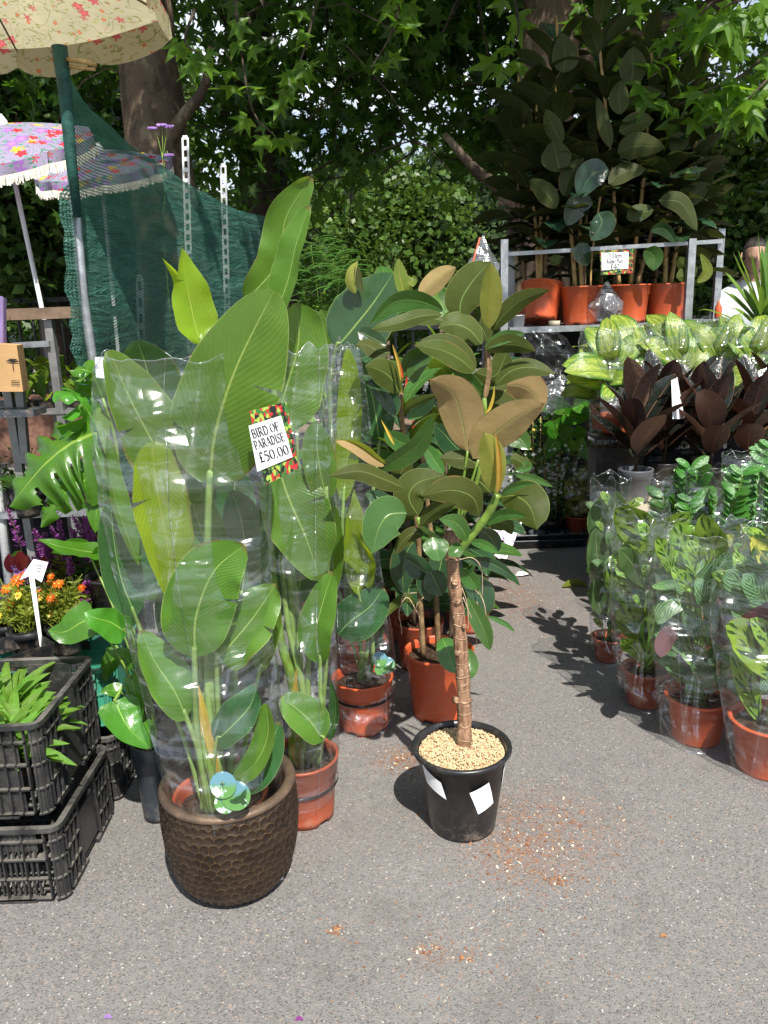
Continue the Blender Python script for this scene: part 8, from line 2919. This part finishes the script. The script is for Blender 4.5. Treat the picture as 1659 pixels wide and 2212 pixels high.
# tilted price ticket
root = empty('price_sign', at(1455, 900, 3.62), 'narrow tilted price ticket in white and pink among the burgundy leaves', 'sign')
mb = MB()
mb.smooth = False
Q = [at(1450, 822, 3.60), at(1462, 815, 3.78), at(1478, 905, 3.78), at(1453, 905, 3.60)]
b_ = [q + Vector((.003, .001, 0)) for q in Q]
mb.add(Q + b_, [(0, 3, 2, 1), (4, 5, 6, 7)] + [(i, (i + 1) % 4, (i + 1) % 4 + 4, i + 4) for i in range(4)])
mb.build('card', M_WHITE, root)
u1 = (Q[1] - Q[0]).normalized()
v1 = (Q[0] - Q[3])
v1 = (v1 - u1 * v1.dot(u1)).normalized()
cen = sum(Q, Vector((0, 0, 0))) / 4 - Vector((.002, .001, 0))
serif_text('\u00a350'[0:1] + '4', .09, M_PINKINK, 'lettering', root, Matrix.Translation(cen) @ Matrix((u1, v1, u1.cross(v1))).transposed().to_4x4(), 1.2)

# small stock at the corner of the bench: wrapped dark red pots in a tray
for i, (px, lab) in enumerate(((1318, 'wrapped dark red pot in the tray left of the burgundy plants'), (1345, 'second wrapped dark red pot in the tray, nearer the burgundy plants'))):
    g = at(px, 925, 4.0)
    base = Vector((g.x, 3.98, at(px, 925, 4.0).z - .02))
    root = empty('potted_plant', base, lab, 'potted plant', 'wrapped pots in the tray at the bench corner')
    pot(root, base, .055, .10, M_TERRAD, .045, feet=False)
    crm = MB()
    P = [[base + Vector((math.cos(a * 6.283 / 12) * (.052 + .012 * math.sin(a * 2.1 + z_)), math.sin(a * 6.283 / 12) * .052, .09 + z_ * .03)) for a in range(13)] for z_ in range(4)]
    crm.grid(P)
    crm.build('wrapping', M_FILMW, root)
tz = at(1330, 925, 4.0).z - .022
mb = MB()
mb.smooth = False
cx_ = at(1332, 930, 3.98).x
mb.box((cx_, 3.98, tz - .01), (.26, .2, .012))
for k in range(8): mb.box((cx_ - .13 + .26 * k / 7, 3.885, tz - .035), (.008, .008, .05))
mb.box((cx_, 3.885, tz - .064), (.27, .012, .012))
mb.box((cx_, 3.98, (tz - .07 + ZB) / 2), (.24, .16, tz - .07 - ZB))
mb.build('stand', M_BLACKP, None, label='slotted black tray raised at the left corner of the bench', cat='tray', origin=(cx_, 3.98, ZB))

# ---- sleeved calatheas along the right, standing on the asphalt
CAL = [((1314, 1430), 3.15, .072, .105, M_TERRAD, 'farthest sleeved calathea of the ground row, in the small shaded pot', [(1445, 1282, 1346), (1350, 1275, 1350), (1200, 1272, 1352), (1100, 1274, 1358), (1032, 1276, 1360)], 'fan'),
       ((1392, 1540), 2.76, .090, .145, M_TERRAD, 'sleeved striped calathea second from the back of the ground row', [(1530, 1342, 1446), (1440, 1332, 1448), (1300, 1322, 1446), (1180, 1322, 1448), (1098, 1314, 1450)], 'big'),
       ((1502, 1600), 2.50, .108, .165, M_TERRA, 'sleeved silver-striped calathea in the bright orange pot on the ground', [(1600, 1430, 1576), (1510, 1418, 1590), (1380, 1405, 1600), (1250, 1398, 1612), (1140, 1405, 1612)], 'silver'),
       ((1655, 1650), 2.30, .122, .18, M_TERRA, 'sleeved calathea in the orange pot cut by the right edge', [(1650, 1580, 1735), (1540, 1562, 1760), (1400, 1545, 1790), (1260, 1545, 1800), (1150, 1600, 1790)], 'dark'),
       ((1590, 1560), 2.72, .10, .15, M_TERRAD, 'shaded sleeved pot squeezed behind the bright orange and right-edge calatheas', [(1560, 1545, 1640), (1400, 1540, 1660), (1250, 1535, 1680), (1140, 1560, 1680)], 'yellow')]
CL = {'fan': [([(1320, 1340), (1312, 1270), (1306, 1210)], 62, M_CALF), ([(1330, 1330), (1335, 1260), (1342, 1200)], 50, M_CALF), ([(1312, 1200), (1300, 1130), (1308, 1065)], 60, M_CALF), ([(1335, 1210), (1340, 1130), (1330, 1060)], 56, M_CALF), ([(1300, 1260), (1290, 1200), (1286, 1140)], 50, M_CALF), ([(1320, 1280), (1325, 1230), (1345, 1190)], 44, M_CALA), ([(1300, 1330), (1290, 1290), (1283, 1250)], 40, M_CALF)],
      'big': [([(1438, 1195), (1400, 1165), (1362, 1120), (1328, 1098)], 84, M_CALA), ([(1400, 1270), (1375, 1230), (1355, 1205), (1338, 1185)], 54, M_CALF), ([(1385, 1300), (1372, 1250), (1362, 1210), (1350, 1170)], 40, M_CALF), ([(1420, 1330), (1410, 1270), (1400, 1220), (1390, 1190)], 60, M_CALA), ([(1440, 1310), (1445, 1260), (1440, 1210), (1430, 1160)], 60, M_CALA),
              ([(1400, 1400), (1380, 1360), (1360, 1330), (1345, 1300)], 70, M_CALA), ([(1395, 1440), (1400, 1390), (1415, 1350), (1432, 1330)], 56, M_CALA), ([(1390, 1430), (1370, 1400), (1356, 1390), (1345, 1380)], 40, M_CALA), ([(1420, 1210), (1440, 1160), (1460, 1130), (1490, 1110)], 60, M_CALA), ([(1400, 1350), (1420, 1300), (1435, 1280), (1445, 1260)], 60, M_CALA)],
      'silver': [([(1500, 1255), (1530, 1240), (1560, 1220), (1584, 1190)], 42, M_CTEN), ([(1480, 1260), (1450, 1262), (1430, 1265), (1408, 1268)], 22, M_CTEN), ([(1490, 1290), (1470, 1290), (1440, 1310), (1420, 1350)], 52, M_CTEN), ([(1510, 1290), (1530, 1300), (1540, 1330), (1545, 1360)], 30, M_CTEN), ([(1480, 1330), (1450, 1330), (1430, 1350), (1418, 1380)], 40, M_CTEN),
                 ([(1530, 1300), (1550, 1310), (1560, 1330), (1572, 1350)], 46, M_CPUR), ([(1520, 1340), (1545, 1350), (1560, 1370), (1570, 1400)], 50, M_CPUR), ([(1540, 1200), (1560, 1230), (1575, 1240), (1592, 1240)], 34, M_RED), ([(1470, 1370), (1450, 1370), (1432, 1395), (1425, 1420)], 44, M_CPUR), ([(1500, 1420), (1490, 1400), (1470, 1400), (1455, 1420)], 50, M_CPUR),
                 ([(1545, 1440), (1530, 1440), (1510, 1440), (1490, 1440)], 40, M_CTEN), ([(1500, 1530), (1502, 1500), (1495, 1480), (1490, 1462)], 42, M_CTEN), ([(1522, 1560), (1520, 1540), (1510, 1520), (1505, 1510)], 26, M_CTEN), ([(1430, 1390), (1440, 1400), (1450, 1410), (1462, 1418)], 20, M_CTEN), ([(1540, 1500), (1536, 1485), (1534, 1470), (1535, 1455)], 16, M_CTEN),
                 ([(1500, 1240), (1480, 1190), (1470, 1160), (1460, 1130)], 70, M_CALA), ([(1530, 1230), (1540, 1180), (1530, 1150), (1520, 1110)], 64, M_CALA), ([(1450, 1240), (1440, 1200), (1430, 1180), (1420, 1160)], 40, M_CALA), ([(1560, 1300), (1585, 1290), (1590, 1260), (1580, 1230)], 40, M_LETT)],
      'dark': [([(1690, 1470), (1640, 1420), (1600, 1370), (1566, 1352)], 84, M_CALA), ([(1680, 1330), (1640, 1290), (1600, 1260), (1562, 1235)], 80, M_CTEN), ([(1700, 1290), (1680, 1230), (1650, 1210), (1620, 1190)], 80, M_CTEN), ([(1690, 1500), (1660, 1460), (1640, 1440), (1620, 1430)], 50, M_CPUR), ([(1640, 1560), (1620, 1500), (1600, 1450), (1580, 1400)], 50, M_CALA), ([(1700, 1400), (1690, 1350), (1660, 1330), (1600, 1330)], 90, M_RED), ([(1690, 1240), (1660, 1200), (1640, 1180), (1620, 1160)], 60, M_CROT)],
      'yellow': [([(1600, 1330), (1590, 1280), (1600, 1230), (1610, 1170)], 60, M_CROT), ([(1620, 1300), (1640, 1250), (1650, 1200), (1650, 1160)], 66, M_CROT), ([(1590, 1300), (1570, 1260), (1560, 1220), (1560, 1180)], 50, M_CROT), ([(1630, 1320), (1660, 1280), (1680, 1240), (1690, 1200)], 60, M_CROT), ([(1600, 1400), (1590, 1360), (1580, 1320), (1560, 1300)], 60, M_CROT), ([(1640, 1420), (1640, 1370), (1650, 1330), (1650, 1300)], 60, M_CALA), ([(1580, 1200), (1600, 1180), (1610, 1150), (1600, 1130)], 40, M_CROT)]}
rg = random.Random(131)
for i, ((px, py), Y, r_, h_, pm_, lab, rows, kind) in enumerate(CAL):
    g = Vector((at(px, py, Y).x, Y, 0))
    root = empty('calathea', g, lab, 'potted plant', 'sleeved calatheas on the asphalt')
    pot(root, g, r_, h_, pm_, r_ * .74, band=False, feet=False)
    for j, (pts, w, m_) in enumerate(CL[kind]):
        dY = rg.uniform(-.05, .05)
        pt3 = [(x, y, Y + dY - .02 * q) for q, (x, y) in enumerate(pts)]
        b0 = g + Vector((rg.uniform(-.02, .02), rg.uniform(-.02, .02), h_ - .03))
        P0 = at(*pt3[0])
        leaf_at(root, pt3, w, m_, rg.uniform(-25, 25), -1 if m_ in (M_CPUR,) else 1, 'oval' if m_ is not M_CTEN else 'oval', seed=j, nu=14, nv=8, fold=.15, wave=.03, stalk=[b0, b0.lerp(P0, .5) + Vector((rg.uniform(-.02, .02), 0, 0))], stalk_r=.0022, smat=M_STEMG)
    fm_ = {'fan': [M_CALF, M_CALA], 'big': [M_CALA, M_CALA], 'silver': [M_CTEN, M_CALA], 'dark': [M_CALA, M_CTEN], 'yellow': [M_CROT, M_CALA]}[kind]
    ztop = at(px, rows[-1][0], Y).z
    for j in range(42):
        m_ = fm_[j % 2]
        a = j * 2.4
        f = (j + .5) / 42
        rr_m = r_ * (.35 + .5 * f)
        p = g + Vector((math.cos(a) * rr_m, math.sin(a) * rr_m * .8 + .02, h_ + (ztop - h_ - .10) * f))
        d = Vector((math.cos(a), math.sin(a), 1.1))
        flat_mesh('leaf', proto('cal' + kind + str(j % 2), j % 4, m_, 1.0, .5, 'oval', .5, .2, 0, .03, 9, 6), root, p, orient(d, Vector((0, -1, .5)), rg.uniform(-.6, .6)), rg.uniform(.075, .125) * (r_ / .1))
    sleeve(root, rows, Y, M_FILMH if kind in ('silver', 'big', 'yellow') else M_FILM, .85, 40 + i, nu=40, nv=48, wr=1.0, dmin=r_ * 1.1)
    if kind in ('big', 'silver'):
        c = at(rows[0][1] - 8, rows[0][0] - 10, Y - .02)
        mb = MB()
        mb.smooth = False
        mb.grid([[c + Vector((a * .018, .01 * math.sin(a + b), -b * .022)) for b in range(5)] for a in range(-1, 3)])
        mb.build('sleeve_flap', M_FILMH, root)

# ---- ZZ plants in sleeves behind the calatheas
rg = random.Random(141)
for i, (px, Y, top_, lab) in enumerate(((1452, 3.30, 1010, 'sleeved plant with feathered glossy leaflets left of its twin, below the grey pot'), (1530, 3.15, 1010, 'sleeved glossy-leaflet plant in the middle, with the shiny sleeve top'), (1610, 3.2, 970, 'largest sleeved glossy-leaflet plant near the right edge'), (1680, 3.35, 965, 'sleeved glossy-leaflet plant cut by the right edge'))):
    g = Vector((at(px, 1250, Y).x, Y, 0))
    root = empty('zz_plant', g, lab, 'potted plant', 'sleeved plants with glossy leaflets')
    pot(root, g, .09, .15, M_TERRAD, .07)
    tz = at(px, top_, Y).z
    for k in range(9):
        a = k * 2.4 + i
        lean = (.07 if i == 0 else .13) * rg.uniform(.4, 1)
        tip = g + Vector((math.cos(a) * lean, math.sin(a) * lean * .8, tz - rg.uniform(0, .22)))
        b0 = g + Vector((math.cos(a) * .02, math.sin(a) * .02, .13))
        C = spline([b0, b0.lerp(tip, .5) + Vector((0, 0, .03)), tip], 22)
        mb = MB()
        mb.tube(C, [.005 - .003 * q / 22 for q in range(23)], 6)
        fr = mb.build('frond', M_STEMG, root)
        for q in range(6, 23):
            t = (C[min(22, q + 1)] - C[q - 1]).normalized()
            s = t.cross(Vector((math.sin(a), -math.cos(a), .2))).normalized()
            for sg in (-1, 1):
                d = (s * sg + t * .7).normalized()
                flat_mesh('leaflet', proto('zz', q % 3, M_ZZ, 1.0, .42, 'oval', .2, .3, 0, 0, 6, 2), fr, C[q], orient(d, Vector((0, -.8, .6)), rg.uniform(-.3, .3)), rg.uniform(.065, .10))
    sleeve(root, [(1330, px - 38, px + 38), (1250, px - 44, px + 44), (1130, px - 52, px + 52), (top_ + 10, px - 50, px + 50)], Y, M_FILMH, .85, 60 + i, nu=30, nv=40, wr=1.1)

# ---- croton, climbing plants and jasmine at the end of the aisle
g = gnd(1252, 1172)
root = empty('croton', Vector((g.x, g.y, 0)), 'sleeved yellow and green croton in the dark red pot at the end of the aisle', 'potted plant')
gb_ = Vector((g.x, g.y + .05, 0))
pot(root, gb_, .085, .17, M_TERRAD, .07, band=False, feet=False)
Yc = gb_.y
for j, (pts, w) in enumerate((([(1255, 1070), (1254, 1040), (1253, 1010)], 40), ([(1250, 1090), (1235, 1060), (1228, 1030)], 34), ([(1262, 1090), (1275, 1060), (1282, 1030)], 34), ([(1255, 1110), (1240, 1090), (1225, 1075)], 40), ([(1262, 1110), (1278, 1090), (1290, 1070)], 38), ([(1255, 1110), (1256, 1080), (1250, 1060)], 44), ([(1250, 1050), (1262, 1020), (1268, 1005)], 30))):
    leaf_at(root, [(x, y, Yc - .03 * (j % 3)) for x, y in pts], w, M_CROT, rg.uniform(-20, 20), 1, 'oval', seed=j, nu=10, nv=6, stalk=[gb_ + Vector((0, 0, .15))], stalk_r=.002)
sleeve(root, [(1110, 1228, 1280), (1060, 1218, 1295), (1000, 1222, 1310), (955, 1225, 1315)], Yc, M_FILMH, .9, 71, nu=24, nv=32)

rg = random.Random(151)
for i, (px, py, Y, lab, lst) in enumerate(((1205, 1120, 5.05, 'climbing plant with a broad glossy heart leaf at the end of the aisle',
                                         [([(1192, 905), (1215, 940), (1228, 970)], 60, 10), ([(1190, 870), (1215, 880), (1240, 885)], 40, 0), ([(1215, 895), (1250, 900), (1272, 905)], 42, 10), ([(1240, 870), (1262, 880), (1280, 900)], 40, -20), ([(1240, 930), (1255, 935), (1268, 945)], 30, 10), ([(1195, 890), (1180, 880), (1165, 885)], 36, 0), ([(1200, 950), (1190, 970), (1180, 990)], 34, 0)]),
                                         (1262, 1090, 4.95, 'small climbing plant with lime green young leaves above the croton', [([(1248, 985), (1252, 960), (1258, 942)], 36, 10), ([(1240, 975), (1235, 960), (1232, 948)], 24, 0), ([(1280, 1020), (1278, 980), (1276, 950)], 22, 10), ([(1295, 1000), (1300, 980), (1305, 965)], 26, 10), ([(1262, 990), (1272, 975), (1280, 965)], 26, -10)]))):
    g = Vector((at(px, py, Y).x, Y, 0))
    root = empty('climbing_plant', g, lab, 'potted plant')
    pot(root, g, .08, .15, M_BLACKP, .065, feet=False)
    mb = MB()
    mb.tube([g + Vector((0, 0, .1)), g + Vector((0, .0, at(px, 890, Y).z))], .012, 8)
    mb.build('moss_pole', M_STEMD, root)
    for j, (pts, w, ro) in enumerate(lst):
        leaf_at(root, [(x, y, Y - .1 - .02 * j) for x, y in pts], w, (M_MONS if j % 3 else M_MONS) if i == 0 else (M_LETT if j < 2 else M_MONS), ro, 1, 'heart', seed=j, nu=12, nv=6, stalk=[g + Vector((0, 0, .3)), g + Vector((0, -.03, .5))], stalk_r=.0025, smat=M_STEMG)
for i, (px, Y, ty, lab) in enumerate(((1190, 4.9, 960, 'white-flowering jasmine on canes behind the front rubber tree'), (1140, 5.1, 975, 'second white-flowering climber further left in the shade'), (1165, 5.0, 900, 'leafy climber with small yellow leaf tips beside the tan rubber leaves'))):
    g = Vector((at(px, 1100, Y).x, Y, 0))
    root = empty('jasmine', g, lab, 'potted plant', 'climbers at the end of the aisle')
    pot(root, g, .08, .15, M_BLACKP, .065, feet=False)
    tz = at(px, ty, Y).z
    for k in range(3):
        mb = MB()
        mb.tube([g + Vector(((k - 1) * .03, 0, .12)), g + Vector(((k - 1) * .05, 0, tz))], .003, 5)
        mb.build('cane', M_STEMR, root)
    ml, mf = MB(), MB()
    ml.smooth = mf.smooth = False
    for k in range(480):
        p = g + Vector((rg.gauss(0, .075), rg.gauss(0, .06), rg.uniform(.16, tz)))
        smallleaf(ml, p, Vector((rg.uniform(-1, 1), rg.uniform(-1, .5), rg.uniform(-.8, .6))), rg.uniform(.025, .05), rg.uniform(.010, .018), rg)
    for k in range(70 if i < 2 else 12):
        p = g + Vector((rg.gauss(0, .09), -abs(rg.gauss(0.03, .05)), rg.uniform(.3, tz)))
        petals(mf, p, 5, .014, rg)
    ml.build('leaves', M_JAS, root, kind='stuff')
    mf.build('flowers', M_WHITEF if i < 2 else M_YELF, root, kind='stuff')
# grey trays on the ground and the spotted bag
g = gnd(1185, 1185)
tr_ = []
for s_ in range(2):
    root = empty('plant_tray', Vector((g.x, g.y + .12, .035 * s_ + .0)), ['lower of two dark plastic trays on the ground at the end of the aisle', 'upper dark plastic tray of the two at the end of the aisle'][s_], 'tray', 'dark trays at the end of the aisle')
    mb = MB()
    w2, d2, z_ = .26, .13, .036 * s_
    path = []
    for (cx, cy, a0) in ((w2 - .06, -d2 + .06, -90), (w2 - .06, d2 - .06, 0), (-w2 + .06, d2 - .06, 90), (-w2 + .06, -d2 + .06, 180)):
        for q in range(7):
            a = rad(a0 + 15 * q)
            path.append((cx, cy, a))
    P = []
    for (cx, cy, a) in path + path[:1]:
        P.append([Vector((g.x + cx + math.cos(a) * k, g.y + .12 + cy + math.sin(a) * k, zz + z_)) for k, zz in ((.03, .004), (.045, .005), (.052, .055), (.068, .062), (.070, .052), (.066, .052))])
    mb.grid(P)
    mb.build('wall', M_NAVYP, root)
    mb = MB()
    mb.box((g.x, g.y + .12, .008 + z_), (2 * w2 - .04, 2 * d2 - .04, .006))
    mb.build('base', M_NAVYP, root, smooth=False)
    if s_:
        for q in range(8):
            mb = MB()
            c = Vector((g.x - .18 + .12 * (q % 4), g.y + .07 + .11 * (q // 4), z_ + .012))
            mb.lathe([(.035, 0), (.05, .045), (.053, .045), (.04, .0)], c, 16)
            mb.build('cup', M_NAVYP, root)
g = gnd(1085, 1212)
mb = MB()
P = []
for i in range(19):
    s = i / 18
    row = []
    for j in range(13):
        f = j / 12
        x = 1035 + 60 * s + 35 * s * f
        y = 1205 - 85 * f * (.45 + .55 * s) + 6 * math.sin(s * 9)
        p = at(x, y, g.y + .02 + .05 * f)
        p += Vector((0, .03 * noise.noise(Vector((s * 4, f * 4, 2))), .01 * noise.noise(Vector((s * 8, f * 5, 7)))))
        p.z = max(p.z, .002)
        row.append(p)
    P.append(row)
mb.grid(P)
P2 = [[p + Vector((0, .06 * math.sin(math.pi * i / 18), 0)) for p in row] for i, row in enumerate(P)]
mb.grid(P2)
mb.build('paper_bag', M_SPOT, None, label='crumpled white paper bag with purple spots lying behind the rubber trees', cat='bag', origin=g)

# ---- spiky plant and the man behind it
g = at(1650, 690, 4.55)
root = empty('yucca', Vector((g.x, 4.55, ZU)), 'spiky green plant with long sword leaves at the right edge, in front of the man', 'potted plant')
pot(root, Vector((g.x, 4.55, ZU + .001)), .1, .17, M_BLACKP, .08)
mb = MB()
mb.tube([Vector((g.x, 4.55, ZU + .15)), Vector((g.x, 4.55, g.z - .05))], .022, 10)
mb.build('stem', M_STEMB, root)
rg = random.Random(161)
for k in range(46):
    a = k * 2.4
    e = rg.uniform(-.1, 1.45)
    d = Vector((math.cos(a) * math.cos(e), math.sin(a) * math.cos(e), math.sin(e)))
    L = rg.uniform(.3, .46)
    p = Vector((g.x, 4.55, g.z - .12 + .13 * e / 1.4))
    mb = MB()
    leaf_geo(mb, [p, p + d * L * .5, p + d * L * .85 - Vector((0, 0, .03 * L)), p + d * L - Vector((0, 0, L * .12 * (1.3 - e)))], .036, Vector((-d.x, -d.y, .7)), 'strap', nu=8, nv=2, fold=.4)
    mb.build('leaf', M_SMALL if k % 3 else M_LETT, root)
pn = empty('person', Vector((at(1612, 600, 5.9).x, 5.9, 0)), 'man with short greying hair in a white shirt, partly hidden behind the spiky plant', 'person')
hz_ = at(1615, 522, 5.8).z
person_figure(pn, Vector((at(1618, 600, 5.9).x + .02, 5.95, 0)), hz_ / .965, Vector((-.25, -1, 0)).normalized().xy)
# orange bottle on the shelf edge next to him
g = at(1552, 668, 5.2)
mb = MB()
mb.lathe([(.001, 0), (.02, 0), (.022, .01), (.022, .07), (.010, .09), (.010, .11), (.001, .112)], Vector((g.x, 5.2, SH + .001)), 16)
mb.build('bottle', M_TERRA, None, label='small orange bottle on the right end of the rack', cat='bottle', origin=(g.x, 5.2, SH))

# ---- palm and small things in the middle background
g = Vector((at(700, 700, 4.1).x, 4.1, 0))
root = empty('palm', g, 'feathery palm with thin arching leaflets behind the tall banana leaf', 'potted plant')
pot(root, g, .11, .2, M_BLACKP, .09)
rg = random.Random(171)
for k, (tx_, ty_) in enumerate(((655, 555), (672, 530), (640, 585), (700, 545), (735, 585), (760, 600), (720, 560), (780, 625), (655, 620), (690, 600), (745, 640))):
    tip = at(tx_, ty_, 4.0 + rg.uniform(-.15, .1))
    b0 = g + Vector((0, 0, .2))
    C = spline([b0, Vector((g.x, g.y, 1.1)) + (tip - g) * .08, b0.lerp(tip, .85) + Vector((0, 0, .13)), tip], 26)
    mb = MB()
    mb.tube(C, [.005 - .0035 * q / 26 for q in range(27)], 5)
    fr = mb.build('frond', M_STEMG, root)
    for q in range(13, 27):
        t = (C[min(26, q + 1)] - C[q - 1]).normalized()
        s = t.cross(Vector((0, 0, 1))).normalized()
        for sg in (-1, 1):
            d = (s * sg * .9 + t * .8 + Vector((0, 0, -.25))).normalized()
            flat_mesh('leaflet', proto('palm', q % 3, M_PALM, 1.0, .07, 'lance', .9, .3, 0, 0, 6, 2), fr, C[q], orient(d, Vector((0, -.4, .9))), rg.uniform(.13, .2))
for i, (px, Y, top_, lab, m_) in enumerate(((690, 3.9, 655, 'patterned pale-leaved plant in front of the palm', M_CALA), (955, 4.2, 640, 'green leafy plant glimpsed between the rubber leaves', M_SMALL), (840, 4.3, 590, 'leafy plant in the shade behind the broad glossy leaf', M_RUBG))):
    g = Vector((at(px, 800, Y).x, Y, 0))
    root = empty('potted_plant', g, lab, 'potted plant')
    pot(root, g, .11, .2, M_BLACKP, .09)
    tz = at(px, top_, Y).z
    mb = MB()
    mb.tube([g + Vector((0, 0, .18)), g + Vector((0, 0, tz - .1))], .01, 8)
    mb.build('stem', M_STEMD, root)
    for k in range(20):
        a, f = k * 2.4, (k + .5) / 20
        e = .2 + .9 * f
        d = Vector((math.cos(a) * math.cos(e), math.sin(a) * math.cos(e), math.sin(e)))
        flat_mesh('leaf', proto('mid%d' % i, k % 3, m_, 1.0, .4, 'oval', .4, .2, 0, .02, 9, 6), root, Vector((g.x, g.y, .5 + (tz - .65) * f)) + d * .04, orient(d), rg.uniform(.18, .26))
# dark bench under the middle of the stall
bn = empty('display_bench', (.0, 4.6, 0), 'dark covered bench in the shade behind the middle rubber plants', 'bench')
mb = MB()
mb.box((-.62, 4.9, .38), (1.8, .8, .76))
mb.build('cover', M_BENCH, bn, smooth=False)
mb = MB()
mb.box((-.62, 4.9, .772), (1.84, .84, .02))
mb.build('top', M_TIMBER, bn, smooth=False)
